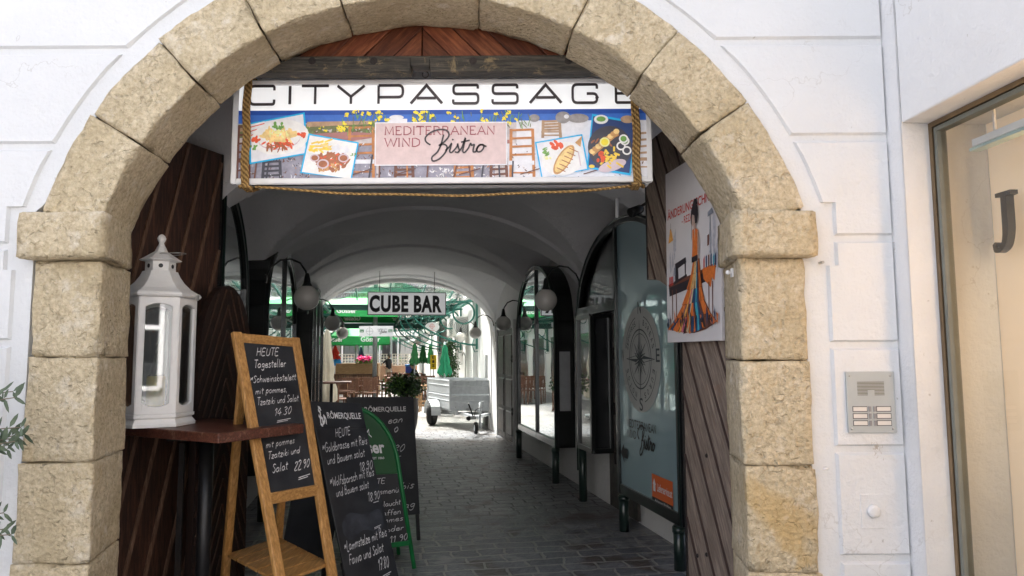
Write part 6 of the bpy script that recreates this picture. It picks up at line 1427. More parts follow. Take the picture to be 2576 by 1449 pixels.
# air conditioners
acp = None
for lab, px, py, d in (('nearer white air conditioner with round grille on the courtyard wall', 1127, 824, 22.0), ('second white air conditioner box further along the courtyard wall', 1141, 822, 20.3)):
    t = thing('air_conditioner', lab, 'air conditioner', (0, 0, 0), 0, 'air conditioners on the courtyard wall')
    m = MB(); m.box((0, 0, 0), (.34, .80, .56)); m.build('casing', mat('ac_casing' + str(d), (.66, .66, .62), .5, var=.03), t, bevel=.02)
    ff = MB()
    for r_ in (.06, .11, .16, .21): ff.tube([V((-.0 + r_ * math.cos(a_), -.405, r_ * math.sin(a_))) for a_ in [i * math.pi / 12 for i in range(25)]], .010, 5)
    ff.build('fan_grille', M_['grey'], t)
    m = MB(); m.tube([V((.17, -.3, -.3)), V((-.16, -.3, -.3)), V((.17, -.3, -.55))], .012, 6); m.tube([V((.17, .3, -.3)), V((-.16, .3, -.3)), V((.17, .3, -.55))], .012, 6); m.build('bracket', M_['white'], t)
    b_ = (d - .2) / CA; p = Q(RWP - .18 if d > 21 else RWP - .18, b_, P(px, py, d).z); t.location = p; t.rotation_euler = (0, 0, PHI)
# ------------------------------------------------------------------ glass canopies on curved brackets
def bracket(lab, L_=1.75):
    t = thing('canopy_bracket', lab, 'bracket', (0, 0, 0), 0, 'green iron canopy brackets')
    # local x points away from the wall
    m = MB(); m.beam(V((.05, 0, -1.15)), V((.05, 0, .10)), .09, .05, V((0, 1, 0))); m.lathe([(.03, -.03), (.03, .03)], V((.05, 0, -1.1)), 12, 0, (0, 1, 0)); m.build('post', M_['cgreen'], t)
    m = MB(); m.beam(V((.0, 0, .08)), V((L_, 0, -.06)), .07, .05, V((0, 1, 0))); m.build('rafter', M_['cgreen'], t)
    m = MB(); m.tube([V((.38 + .27 * math.cos(a_), 0, -.24 + .27 * math.sin(a_))) for a_ in [i * math.pi / 14 for i in range(29)]], .025, 6); m.build('ring', M_['cgreen'], t)
    m = MB(); m.tube([V((.06 + (L_ - .1) * math.sin(u) , 0, -1.05 + .95 * (1 - math.cos(u)) ** .8)) for u in [i * math.pi / 2 / 14 for i in range(15)]], .025, 6)
    m.tube([V((.9 + .13 * math.cos(a_), 0, -.16 + .13 * math.sin(a_))) for a_ in [i * math.pi / 8 for i in range(17)]], .018, 5)
    m.tube([V((1.22 + .08 * math.cos(a_), 0, -.14 + .08 * math.sin(a_))) for a_ in [i * math.pi / 8 for i in range(17)]], .015, 5)
    m.build('curved_brace', M_['cgreen'], t)
    m = MB(); m.tube([V((.12, 0, -.9)), V((.17, 0, -1.05)), V((.10, 0, -1.22)), V((.02, 0, -1.2))], .012, 5); m.build('scroll', M_['cgreen'], t)
    return t
LWP = -3.6                                 # left courtyard wall line
bp = None; k = 0
for s_, bs_ in ((1, (18.0, 21.4, 24.8, 28.4, 32.4, 37)), (-1, (18.5, 22.5, 26.5, 31, 36))):
    for b_ in bs_:
        k += 1; od_ = ['nearest', 'second', 'third', 'fourth', 'fifth', 'sixth', 'seventh', 'eighth', 'ninth'][bs_.index(b_)]
        lab = 'green iron canopy bracket with ring, %s along the %s courtyard wall' % (od_, 'right' if s_ > 0 else 'left')
        if bp is None: o = bp = bracket(lab)
        else: o = copy_tree(bp); o['label'] = lab
        o.location = Q(RWP if s_ > 0 else LWP, b_, 2.92); o.rotation_euler = (0, 0, PHI + (math.pi if s_ > 0 else 0))
for s_, lab, b0_, b1_ in ((1, 'long glass canopy roof carried by the right hand brackets', 17.8, 39), (-1, 'long glass canopy roof carried by the left hand brackets', 16.2, 37)):
    wl = RWP if s_ > 0 else LWP; t = thing('glass_canopy', lab, 'canopy', Q(wl - s_ * .8, (b0_ + b1_) / 2, 2.95))
    for a_, z_ in ((.1, 3.03), (.62, 2.99), (1.15, 2.95), (1.7, 2.90)):
        m = MB(); m.beam(Q(wl - s_ * a_, b0_, z_), Q(wl - s_ * a_, b1_, z_), .045, .05, UP); m.build('purlin', M_['cgreen'], t)
    m = MB(); m.hexa([Q(wl, b0_, 3.07), Q(wl - s_ * 1.8, b0_, 2.94), Q(wl - s_ * 1.8, b1_, 2.94), Q(wl, b1_, 3.07), Q(wl, b0_, 3.08), Q(wl - s_ * 1.8, b0_, 2.95), Q(wl - s_ * 1.8, b1_, 2.95), Q(wl, b1_, 3.08)]); m.build('pane', M_['skyglass'], t)
# cross girders
for lab, b_, z_, aa_, ab_, hh in (('dark green steel girder crossing the courtyard in front of the large parasol', 21.0, 2.99, -3.6, 1.7, .14), ('farther dark green girder crossing the courtyard above the small parasol', 30.5, 2.86, -3.6, 1.9, .20)):
    m = MB(); m.beam(Q(aa_, b_, z_), Q(ab_, b_, z_), hh, .10, UP); m.tube([Q(aa_, b_ - .08, z_ + hh / 2), Q(ab_, b_ - .08, z_ + hh / 2)], .03, 6)
    tag(m.build('girder', M_['cgreen'] if 0 else mat('girder_green' + str(b_), (.02, .10, .08), .5)), lab, 'girder')
# glazed roof frame high over the mouth
t = thing('glass_roof', 'light glass roof strip on thin bars just outside the passage mouth', 'roof', Q(0, 17.5, 3.5))
for a_ in (-3.0, -2.0, -1.1, -.2, .7, 1.5):
    m = MB(); m.beam(Q(a_, 16.1, 3.75), Q(a_, 20.9, 3.22), .03, .05, AXA); m.build('bar', M_['cgreen'], t)
m = MB(); m.beam(Q(-3.6, 16.2, 3.76), Q(1.9, 16.2, 3.76), .05, .05, UP); m.build('rail', M_['cgreen'], t)
m = MB(); m.hexa([Q(-3.6, 16.1, 3.79), Q(1.9, 16.1, 3.79), Q(1.9, 20.9, 3.26), Q(-3.6, 20.9, 3.26), Q(-3.6, 16.1, 3.80), Q(1.9, 16.1, 3.80), Q(1.9, 20.9, 3.27), Q(-3.6, 20.9, 3.27)]); m.build('pane', M_['skyglass'], t)
# left wing
lw_b = thing('courtyard_wing', 'pale wing with dark shop windows along the left side of the courtyard', 'building', Q(LWP - .2, 26, 0))
m = MB(); wbox(m, LWP - 4, LWP, BE + .01, 44, -.1, 6.5); m.build('wall', M_['court'], lw_b)
for k in range(7):
    m = MB(); wbox(m, LWP - .02, LWP + .03, 17.2 + k * 3.6, 19.6 + k * 3.6, .5, 2.4); w_ = m.build('window', M_['darkwin'], lw_b)
    m = MB(); 
    wbox(m, LWP + .0, LWP + .06, 17.1 + k * 3.6, 17.2 + k * 3.6, .4, 2.5); wbox(m, LWP + .0, LWP + .06, 19.6 + k * 3.6, 19.7 + k * 3.6, .4, 2.5); wbox(m, LWP, LWP + .06, 17.2 + k * 3.6, 19.6 + k * 3.6, 2.4, 2.5); m.build('frame', M_['offwhite'], w_)
# far building closing the courtyard
FB = 50.0
fbld = thing('far_building', 'pale building with wide shop glazing closing the far end of the courtyard', 'building', Q(-2, FB, 0))
m = MB(); wbox(m, -14, 12, FB, FB + 6, 3.0, 5.6); wbox(m, -14, 12, FB + .6, FB + 6, -.1, 3.0); m.build('wall', M_['court'], fbld)
m = MB(); m.hexa([Q(-14, FB - .3, 5.6), Q(12, FB - .3, 5.6), Q(12, FB + 3, 7.4), Q(-14, FB + 3, 7.4), Q(-14, FB - .3, 5.5), Q(12, FB - .3, 5.5), Q(12, FB + 3, 7.3), Q(-14, FB + 3, 7.3)])
for k in range(60): m.beam(Q(-13.8 + k * .43, FB - .3, 5.63), Q(-13.8 + k * .43, FB + 3, 7.43), .05, .06, AXA)
m.build('roof', M_['slate'], fbld)
for k in range(5): m = MB(); m.box(Q(-5 + k * 2.1, FB + 2.6, 7.5), (.35, .35, .8)); m.build('chimney', M_['court'], fbld)
shopcol = [(.10, .11, .11), (.25, .27, .26), (.03, .03, .03), (.40, .40, .38), (.14, .10, .08)]
for k in range(14):
    a_ = -9 + k * 1.25
    m = MB(); wbox(m, a_ + .06, a_ + 1.19, FB + .30, FB + .32, .9, 2.95); wn = m.build('window', M_['farglass'], fbld)
    m = MB(); wbox(m, a_ - .04, a_ + .04, FB + .2, FB + .55, 0, 3.0); m.build('mullion', M_['offwhite'], wn)
    m = MB()
    for j in range(3):   # garments hanging in the display
        x_ = a_ + .2 + j * .33; c = (x_, FB + .24); hh = rc.uniform(.8, 1.4)
        m.prism([Q(x_, FB + .22, 2.6), Q(x_ + .22, FB + .22, 2.6), Q(x_ + .30, FB + .22, 2.6 - hh), Q(x_ - .06, FB + .22, 2.6 - hh)], AXB * .05)
    m.build('garment', mat('garment%d' % k, shopcol[k % 5], .9), wn)
# tree behind the far building seen over roofs
ft = thing('tree', 'broad green tree standing behind the far building roof', 'tree', Q(-5, 60, 0))
m = MB(); m.tube([Q(-5, 60, 0), Q(-5, 60, 4), Q(-4.8, 60, 8)], .3, 8, radii=[.35, .28, .12]); m.build('trunk', M_['bark'], ft)
m = MB()
for _ in range(1500):
    c = Q(-5 + rc.gauss(0, 1.7), 60 + rc.gauss(0, 1.5), 8.2 + rc.gauss(0, 1.3)); d1 = V((rc.gauss(0, 1), rc.gauss(0, 1), rc.gauss(0, 1))).normalized() * .28; d2 = d1.cross(V((rc.gauss(0, 1), rc.gauss(0, 1), rc.gauss(0, 1)))).normalized() * .22
    m.face([c - d1, c - d2, c + d1, c + d2])
m.build('crown', M_['leaf'], ft)
# lattice fence with boarding, far
fe = thing('lattice_fence', 'brown boarded terrace fence topped by pale square lattice', 'fence', Q(-1, 46, 0))
m = MB(); wbox(m, -6.5, 3.6, 45.5, 45.55, 0, 1.02); m.build('boards', M_['brownwall'], fe)
m = MB()
for k in range(58): m.beam(Q(-6.5 + k * .18, 45.52, 1.02), Q(-6.5 + k * .18, 45.52, 1.75), .03, .03, AXA)
for k in range(5): m.beam(Q(-6.5, 45.52, 1.04 + k * .175), Q(3.6, 45.52, 1.04 + k * .175), .03, .03, UP)
m.build('lattice', mat('lattice_paint', (.55, .50, .42), .6), fe)
# ------------------------------------------------------------------ parasols
class W3:
    def __init__(s, o, ex, ey): s.o, s.ex, s.ey = V(o), V(ex), V(ey); s.n = s.ex.cross(s.ey).normalized()
    def __call__(s, x, y, z=0): return s.o + s.ex * x + s.ey * y + s.n * z
def parasol(name, label, c, hw, z0, zval, ztop, canv, pole_r=.045, logos=0, rz=PHI, two=False, hw2=None):
    t = thing(name, label, 'parasol', V((c.x, c.y, 0)), 0, 'green beer garden parasols'); hw2 = hw2 or hw
    ax, ay = V((math.cos(rz), math.sin(rz), 0)), V((-math.sin(rz), math.cos(rz), 0)); C = V((c.x, c.y, 0))
    cor = [C + ax * (sx_ * hw) + ay * (sy_ * hw2) for sx_, sy_ in ((-1, -1), (1, -1), (1, 1), (-1, 1))]
    m = MB(); ap = C + UP * ztop; n = 8
    for k in range(4):
        a, b_ = cor[k] + UP * zval, cor[(k + 1) % 4] + UP * zval
        for i in range(n):
            p, q_ = a.lerp(b_, i / n), a.lerp(b_, (i + 1) / n)
            sag = lambda u: -.04 * math.sin(math.pi * u)
            p2, q2 = p + UP * sag(i / n), q_ + UP * sag((i + 1) / n)
            m1, m2 = p2.lerp(ap, .5) - UP * .05, q2.lerp(ap, .5) - UP * .05
            m.add([p2, q2, m2, m1], [(0, 1, 2, 3)], 0, True); m.add([m1, m2, ap], [(0, 1, 2)], 0, True)
    m.build('canopy', canv, t)
    m = MB()
    for k in range(4):
        a, b_ = cor[k] + UP * zval, cor[(k + 1) % 4] + UP * zval; out = ((a + b_) / 2 - C); out.z = 0; out.normalize()
        for i in range(n):
            f = lambda u: a.lerp(b_, u) + UP * (-.04 * math.sin(math.pi * u)); g_ = lambda u: f(u) * 1 + out * (.05 + .02 * math.sin(u * 25)) - UP * (zval - z0)
            m.add([f(i / n), f((i + 1) / n), g_((i + 1) / n), g_(i / n)], [(0, 1, 2, 3)], 0, True)
    vl = m.build('valance', canv, t)
    m = MB(); m.tube([C, C + UP * (ztop - .05)], pole_r, 12); m.build('pole', M_['galv'], t)
    m = MB(); m.lathe([(.4, 0), (.4, .06), (.06, .08)], C, 20); m.build('base', M_['cream'] if 0 else M_['white'], t)
    m = MB()
    for k in range(4): m.beam(C + UP * (ztop - .25), cor[k] + UP * (zval - .0), .03, .02)
    m.build('ribs', M_['galv'], t)
    if logos:
        m = MB(); a, b_ = cor[0], cor[1]; hgt = zval - z0; L_ = (b_ - a).length; fr = W3(a + UP * z0 - ay * .075, (b_ - a) / L_, UP)
        for x_ in logos: print_text(m, fr, x_ * L_ - hgt * 1.1, hgt * .25, 'Gösser', hgt * 2.2, hgt * .62, .03, z=.02)
        # far valance carries the same word, read from behind
        fr2 = W3(cor[3] + UP * z0 - ay * .04, (b_ - a) / L_, UP)
        for x_ in logos: print_text(m, fr2, x_ * L_ - hgt * 1.0, hgt * .2, 'Gösser', hgt * 2.2, hgt * .62, .03, z=.02, mirror=True)
        m.build('lettering', M_['print_white'], t)
    return t
cA = P(943, 900, 27.4); parasol('parasol', 'large green beer parasol nearest the passage, its pale pole in mid view', cA, 2.45, 3.02, 3.33, 4.15, M_['parasol'], .085, (.30, .70))
cB = P(896, 900, 36); parasol('parasol', 'smaller bright green beer parasol behind the white bistro banner', cB, 1.60, 2.20, 2.62, 3.25, M_['parasol'], .06, (.18, .72))
cC = P(985, 800, 42); parasol('parasol', 'pale green parasol top rising behind the girder, farthest open one', cC, 2.6, 4.6, 4.85, 6.3, M_['parasol2'], .06)
def closed_parasol(label, c, zb, zt, r0, canv, grp='closed parasols', tie=True, pole=True, sk=1.0, logo=False):
    t = thing('closed_parasol', label, 'parasol', V((c.x, c.y, 0)), 0, grp); C = V((c.x, c.y, 0)); n = 40
    m = MB(); prof = [(.03, zt), (.07 * sk, zt - .10), (r0 * .45, zt - (zt - zb) * .3), (r0 * .72, zt - (zt - zb) * .55), (r0 * (.62 if tie else .9), zt - (zt - zb) * .66), (r0 * .98, zt - (zt - zb) * .82), (r0 * 1.05, zb + .05), (r0 * 1.0, zb)]
    vs = []
    for i, (r_, z_) in enumerate(prof):
        for k_ in range(n):
            a_ = 2 * math.pi * k_ / n; f = 1 + .22 * math.cos(8 * a_ + .5 * math.sin(i)) * min(1, i / 2) + .06 * rc.uniform(-1, 1); zz = z_ + (.05 * math.cos(8 * a_) if i == len(prof) - 1 else 0)
            vs.append(C + V((math.cos(a_) * r_ * f, math.sin(a_) * r_ * f, zz)))
    m.add(vs, [(i * n + k_, i * n + (k_ + 1) % n, (i + 1) * n + (k_ + 1) % n, (i + 1) * n + k_) for i in range(len(prof) - 1) for k_ in range(n)], 0, True)
    m.build('canvas', canv, t)
    if pole: m = MB(); m.tube([C, C + UP * (zt + .08)], .025, 8); m.build('pole', M_['galv'], t); m = MB(); m.lathe([(.26, 0), (.26, .07), (.04, .09)], C, 18); m.build('base', M_['white'], t)
    return t
def zat(py, d): return P(1000, py, d).z
closed_parasol('large closed cream parasol at the left edge of the courtyard view', P(822, 900, 17.6), zat(1010, 17.6), zat(828, 17.6), .23, M_['cream'])
closed_parasol('teal green closed parasol standing right in front of the ivy', P(1119, 900, 19.5), zat(943, 19.5), zat(868, 19.5), .165, M_['parasol2'])
for lab, px, d, yb, yt in (('leftmost of three slim closed green parasols', 1043, 26, 916, 864), ('middle one of three slim closed green parasols', 1064, 29, 912, 868), ('rightmost of three slim closed green parasols, beside the yellow sign', 1083, 32, 914, 865)):
    closed_parasol(lab, P(px, 900, d), zat(yb, d), zat(yt, d), .155, M_['fold'])
closed_parasol('closed navy parasol hanging in front of the far lattice fence', P(908, 900, 38), zat(920, 38), zat(872, 38), .22, M_['navy'])
t = closed_parasol('closed red and blue parasol beside the far lattice fence', P(843, 900, 37), zat(905, 37), zat(868, 37), .24, M_['red'])
m = MB(); C = P(843, 900, 37); C.z = 0; m.lathe([(.26, zat(902, 37)), (.38, zat(918, 37)), (.36, zat(919, 37))], C, 14, 0); m.build('hem', M_['blue'], t)
# banner and oval sign
bn = thing('bistro_banner', 'white banner with compass and bistro lettering hung before the small green parasol', 'banner', P(945, 847, 25))
a, b_ = P(903, 846, 25), P(989, 846, 25); a.z = b_.z; zt_ = P(945, 820, 25).z; fb = W3(a, (b_ - a).normalized(), UP); bw_, bh_ = (b_ - a).length, zt_ - a.z
m = MB(); m.hexa([fb(0, 0, 0), fb(bw_, 0, 0), fb(bw_, bh_, 0), fb(0, bh_, 0), fb(0, 0, -.01), fb(bw_, 0, -.01), fb(bw_, bh_, -.01), fb(0, bh_, -.01)]); m.build('sheet', M_['signwhite'], bn)
for x_ in (.02, .86): m = MB(); m.face([fb(bw_ * x_, bh_ * .40, .003), fb(bw_ * (x_ + .12), bh_ * .40, .003), fb(bw_ * (x_ + .12), bh_ * .66, .003), fb(bw_ * x_, bh_ * .66, .003)]); m.build('logo_patch', M_['bgreen'], bn)
m = MB()
for x_ in (.03, .87): print_text(m, fb, bw_ * x_, bh_ * .44, 'Gösser', bw_ * .10, bh_ * .17, .02, z=.006)
m.build('lettering', M_['print_white'], bn)
m = MB(); ribbon(m, fb, [(bw_ * .31 + bh_ * .32 * math.cos(i * .26), bh_ * .5 + bh_ * .32 * math.sin(i * .26)) for i in range(25)], .008, .003); ribbon(m, fb, [(bw_ * .31, bh_ * .06), (bw_ * .31, bh_ * .94)], .012, .003); ribbon(m, fb, [(bw_ * .20, bh_ * .5), (bw_ * .42, bh_ * .5)], .012, .003)
serif(m, fb, bw_ * .53, bh_ * .62, 'MEDITERRANEAN', bw_ * .30, bh_ * .12, .12, .003); serif(m, fb, bw_ * .53, bh_ * .44, 'WIND', bw_ * .10, bh_ * .12, .12, .003); bistro(m, fb, bw_ * .58, bh_ * .2, bw_ * .24, bh_ * .5, .018, .004)
m.build('lettering', M_['grey'], bn)
ov = thing('oval_sign', 'white oval sign with small red compass near the air conditioner', 'sign', P(1087, 823, 23))
c = P(1087, 823, 23); fo = W3(c, V((1, 0, 0)), UP)
m = MB(); m.prism([fo(.23 * math.cos(i * math.pi / 16), .16 * math.sin(i * math.pi / 16)) for i in range(32)], V((0, .02, 0))); m.build('plate', M_['signwhite'], ov)
m = MB(); ribbon(m, fo, [(.07 * math.cos(i * .314), .03 + .07 * math.sin(i * .314)) for i in range(21)], .008, .003); ribbon(m, fo, [(0, -.07), (0, .13)], .008, .003); ribbon(m, fo, [(-.1, .03), (.1, .03)], .008, .003); ribbon(m, fo, [(-.09, -.10), (.09, -.10)], .010, .003); m.build('emblem', M_['red'], ov)
ys = thing('yellow_sign', 'tall yellow sign with black writing behind the closed parasols', 'sign', P(1088, 918, 30))
c = P(1090, 911, 30); fo = W3(c, V((1, 0, 0)), UP); m = MB(); m.prism([fo(-.13, -.30), fo(.13, -.30), fo(.13, .30), fo(-.13, .30)], V((0, .04, 0))); m.build('panel', M_['yellow'], ys)
m = MB(); 
for k in range(3): print_text(m, fo, -.05, .14 - k * .17, 'Eis'[k], .10, .12, .02, z=.004)
m.build('lettering', M_['ink'], ys); m = MB(); m.tube([V((c.x, c.y + .05, 0)), V((c.x, c.y + .05, c.z))], .025, 8); m.build('post', M_['galv'], ys)
# courtyard globe lights in a row under the right canopy
gl0 = None
for k, (px, py, d) in enumerate(((1069, 850, 25.5), (1054, 856, 29), (1042, 861, 33), (1033, 862, 37), (1026, 864, 41))):
    lab = 'white courtyard globe light, %s in the row under the right canopy' % ['nearest and largest', 'second', 'third', 'fourth', 'farthest'][k]
    if gl0 is None:
        t = gl0 = thing('globe_light', lab, 'lamp', (0, 0, 0), 0, 'white globe lights under the canopy')
        m = MB(); m.sphere(V((0, 0, 0)), .155, 20); m.build('globe', mat('courtyard_globe', (.86, .86, .84), .3, var=.02), t); m = MB(); m.tube([V((0, 0, .14)), V((0, 0, .75))], .012, 6); m.build('rod', M_['cgreen'], t)
    else: t = copy_tree(gl0); t['label'] = lab
    t.location = P(px, py, d)
# ------------------------------------------------------------------ chairs and tables
def mk_chair(lab, wood):
    t = thing('garden_chair', lab, 'chair', (0, 0, 0), 0, 'brown wooden garden chairs')
    m = MB(); m.box((0, 0, .44), (.46, .44, .03)); m.build('seat', wood, t)
    m = MB(); m.box((0, .235, .90), (.46, .025, .05)); m.box((0, .225, .55), (.46, .02, .04))
    for k in range(7): m.box((-.18 + k * .06, .23, .72), (.04, .014, .33))
    m.build('backrest', wood, t)
    for sx_ in (-1, 1):
        m = MB(); m.beam(V((sx_ * .22, -.20, 0)), V((sx_ * .22, -.20, .64)), .035, .035, V((1, 0, 0))); m.build('leg', wood, t)
        m = MB(); m.beam(V((sx_ * .22, .26, 0)), V((sx_ * .22, .22, .92)), .035, .04, V((1, 0, 0))); m.build('leg', wood, t)
        m = MB(); m.box((sx_ * .23, 0, .65), (.045, .48, .025)); m.build('armrest', wood, t)
    return t
def mk_table(lab, wood, w_=1.2):
    t = thing('garden_table', lab, 'table', (0, 0, 0), 0, 'brown wooden garden tables')
    m = MB()
    for k in range(6): m.box((0, -.32 + k * .13, .73), (w_, .12, .03))
    m.build('tabletop', wood, t)
    for sx_ in (-1, 1):
        for sy_ in (-1, 1): m = MB(); m.beam(V((sx_ * (w_ / 2 - .08), sy_ * .30, 0)), V((sx_ * (w_ / 2 - .08), sy_ * .30, .715)), .05, .05, V((1, 0, 0))); m.build('leg', wood, t)
    return t
ch0 = tb0 = None
CH = [(868, 23.5, .1, 'back to us, left of the near parasol pole by two seats'), (887, 23.2, -.1, 'back to us, second from the left in the near row'), (912, 23.6, .15, 'back to us, third in the near row'), (932, 23.3, 0, 'back to us, just left of the pale parasol pole'), (962, 24.5, 1.2, 'turned sideways right of the pale parasol pole'),
      (858, 28.5, 3.1, 'facing us in the second row, at its left end'), (882, 28.0, 3.3, 'facing us in the second row behind the slim pole'), (905, 28.5, 3.0, 'facing us in the second row below the pink flowers'), (928, 28.2, 3.2, 'facing us in the second row near the parasol pole'), (990, 31, -.2, 'beside the standing man in black'),
      (1008, 27.5, 0, 'in front of the dark bench table right of the man'), (1028, 28, .2, 'beside the seated person, left side'), (1062, 25.0, .1, 'right of the planter, back to us'), (1078, 25.4, -.1, 'right of the planter, last of its row'), (1047, 24.5, .3, 'just behind the leafy planter'),
      (846, 20.5, -.9, 'turned away, nearest on the left'), (868, 20.0, 1.9, 'with slanting back in front of the near row')]
for px, d, rz, desc in CH:
    lab = 'brown wooden garden chair ' + desc
    if ch0 is None: o = ch0 = mk_chair(lab, M_['teak'])
    else: o = copy_tree(ch0); o['label'] = lab
    p = P(px, 900, d); o.location = (p.x, p.y, 0); o.rotation_euler = (0, 0, PHI + rz + (math.pi if abs(rz) < .4 else 0))
TBL = [(888, 25.7, 'behind the near chair row, left part'), (925, 25.8, 'behind the near chair row, by the parasol pole'), (1000, 33.0, 'dark bench like one right of the standing man'), (1012, 29.3, 'in front of the seated person'), (1072, 27.5, 'beneath the closed green parasols'), (1035, 37, 'far one by the blue box')]
for px, d, desc in TBL:
    lab = 'brown wooden garden table ' + desc
    if tb0 is None: o = tb0 = mk_table(lab, M_['teak'])
    else: o = copy_tree(tb0); o['label'] = lab
    p = P(px, 900, d); o.location = (p.x, p.y, 0); o.rotation_euler = (0, 0, PHI)
# high table with dark top at the left, seen past the boards
ht = thing('high_table', 'dark topped high table at the left of the courtyard beside the cream parasol', 'table', (0, 0, 0))
m = MB(); m.box((0, 0, 1.0), (.9, .7, .04)); m.build('tabletop', M_['table'], ht); m = MB(); m.tube([V((0, 0, 0)), V((0, 0, 1.0))], .04, 10); m.lathe([(.25, 0), (.25, .02), (.05, .04)], V((0, 0, 0)), 18); m.build('leg', M_['black'], ht)
p = P(835, 900, 16.9); ht.location = (p.x, p.y, 0); ht.rotation_euler = (0, 0, PHI)
# pale wooden stools by the trailer
st0 = None
for k, (px, d) in enumerate(((1066, 19.2), (1074, 21.0))):
    if st0 is None:
        o = st0 = thing('bar_stool', 'x', 'stool', (0, 0, 0), 0, 'pale wooden bar stools')
        m = MB(); m.box((0, 0, .75), (.36, .36, .035)); m.build('seat', M_['lightwood'], o)
        for sx_ in (-1, 1):
            for sy_ in (-1, 1): m = MB(); m.beam(V((sx_ * .19, sy_ * .19, 0)), V((sx_ * .15, sy_ * .15, .74)), .035, .035, V((1, 0, 0))); m.build('leg', M_['lightwood'], o)
        m = MB()
        for sy_ in (-1, 1): m.beam(V((-.17, sy_ * .17, .3)), V((.17, sy_ * .17, .3)), .03, .02, UP)
        m.build('footrest', M_['lightwood'], o)
    else: o = copy_tree(st0)
    o['label'] = ('pale wooden bar stool right behind the leafy pot' , 'pale wooden bar stool beside the back of the trailer')[k]
    p = P(px, 900, d); o.location = (p.x, p.y, 0)
# planter box with pink flowers
fp = thing('flower_box', 'long light wooden planter box with pink flowers and leaves', 'planter', P(910, 925, 31)); fp.location.z = 0
a, b_ = P(845, 925, 31), P(952, 925, 31); m = MB(); zt_ = P(900, 914, 31).z
m.box(((a.x + b_.x) / 2, 31.2, zt_ / 2), (b_.x - a.x, .45, zt_)); m.build('box', M_['lightwood'], fp)
lf_, pk = MB(), MB()
def leafcard(mb, c, s_, r_=rc):
    d1 = V((r_.gauss(0, 1), r_.gauss(0, 1), r_.gauss(0, 1))).normalized() * s_; d2 = d1.cross(V((r_.gauss(0, 1), r_.gauss(0, 1), r_.gauss(0, 1)))).normalized() * s_ * .5; mb.add([c - d1, c - d2, c + d1, c + d2], [(0, 1, 2, 3)])
for _ in range(420): x_ = rc.uniform(898, 936); leafcard(lf_, V((P(x_, 900, 31.1).x, 31.1 + rc.uniform(-.18, .18), zt_ + rc.uniform(0, .17))), .06)
for _ in range(260): x_ = rc.choice([904, 911, 921, 930]) + rc.gauss(0, 3); leafcard(pk, V((P(x_, 900, 31.0).x, 31.0 + rc.uniform(-.15, .15), zt_ + .20 + rc.gauss(0, .06))), .05)
lf_.build('leaves', M_['leaf'], fp); pk.build('petals', M_['pink'], fp)
# blue cool box
bb = thing('cool_box', 'blue plastic box with light blue lid on a bench near the seated person', 'box', P(1032, 918, 30)); p = P(1032, 930, 30)
m = MB(); m.box((p.x, 30, p.z), (.36, .3, .28)); m.build('body', M_['bluebox'], bb, bevel=.02); m = MB(); m.box((p.x, 30, p.z + .175), (.40, .34, .07)); m.build('lid', M_['blue'], bb, bevel=.02)
m = MB(); m.box((p.x, 30, (p.z - .145) / 2), (.6, .4, p.z - .145)); tag(m.build('bench', M_['teak']), 'low wooden bench carrying the blue box', 'bench')
# ------------------------------------------------------------------ pot with shrub by the mouth, ivy
pt = thing('potted_shrub', 'tall dark glazed pot with a bright green leafy shrub at the passage mouth', 'plant', P(1018, 1090, 14.2)); pt.location.z = 0; C = V((pt.location.x, 14.2, 0))
zp = P(1018, 1003, 14.2).z
m = MB(); m.lathe([(.17, 0), (.24, zp * .35), (.27, zp * .7), (.25, zp * .95), (.27, zp), (.23, zp), (.22, zp - .05)], C, 28); m.build('pot', M_['pot'], pt)
lf1, lf2, st_ = MB(), MB(), MB()
for _ in range(60):
    a_ = rc.uniform(0, 6.28); r_ = rc.uniform(.1, .34); h_ = rc.uniform(.15, .42) * (1.15 - r_); e = C + V((r_ * math.cos(a_), r_ * math.sin(a_), zp + h_)); st_.tube([C + UP * (zp - .05), (C + UP * (zp + h_ * .6)).lerp(e, .5), e], .004, 4)
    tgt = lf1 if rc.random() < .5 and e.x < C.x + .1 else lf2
    for _ in range(26): leafcard(tgt, e + V((rc.gauss(0, .07), rc.gauss(0, .07), rc.gauss(0, .06) - .02)), .042)
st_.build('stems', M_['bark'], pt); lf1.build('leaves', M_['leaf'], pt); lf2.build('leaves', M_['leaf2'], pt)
iv = thing('ivy', 'tall climbing ivy column on the white courtyard wall behind the trailer', 'plant', Q(RWP - .1, 21, 0)); m = MB(); lf_ = MB()
ivd = 20.5; pts = [P(1134 + 3 * math.sin(i * 1.3), 1000 - i * 14, ivd) for i in range(11)]
m.tube(pts, .012, 6); m.build('stem', M_['bark'], iv)
for i in range(1300):
    t_ = rc.random() ** .9; k_ = min(9, int(t_ * 10)); c = pts[k_].lerp(pts[k_ + 1], t_ * 10 - k_) + V((rc.gauss(0, .09), rc.gauss(0, .08), rc.gauss(0, .05))); leafcard(lf_, c, .045)
lf_.build('leaves', M_['leaf2'], iv)
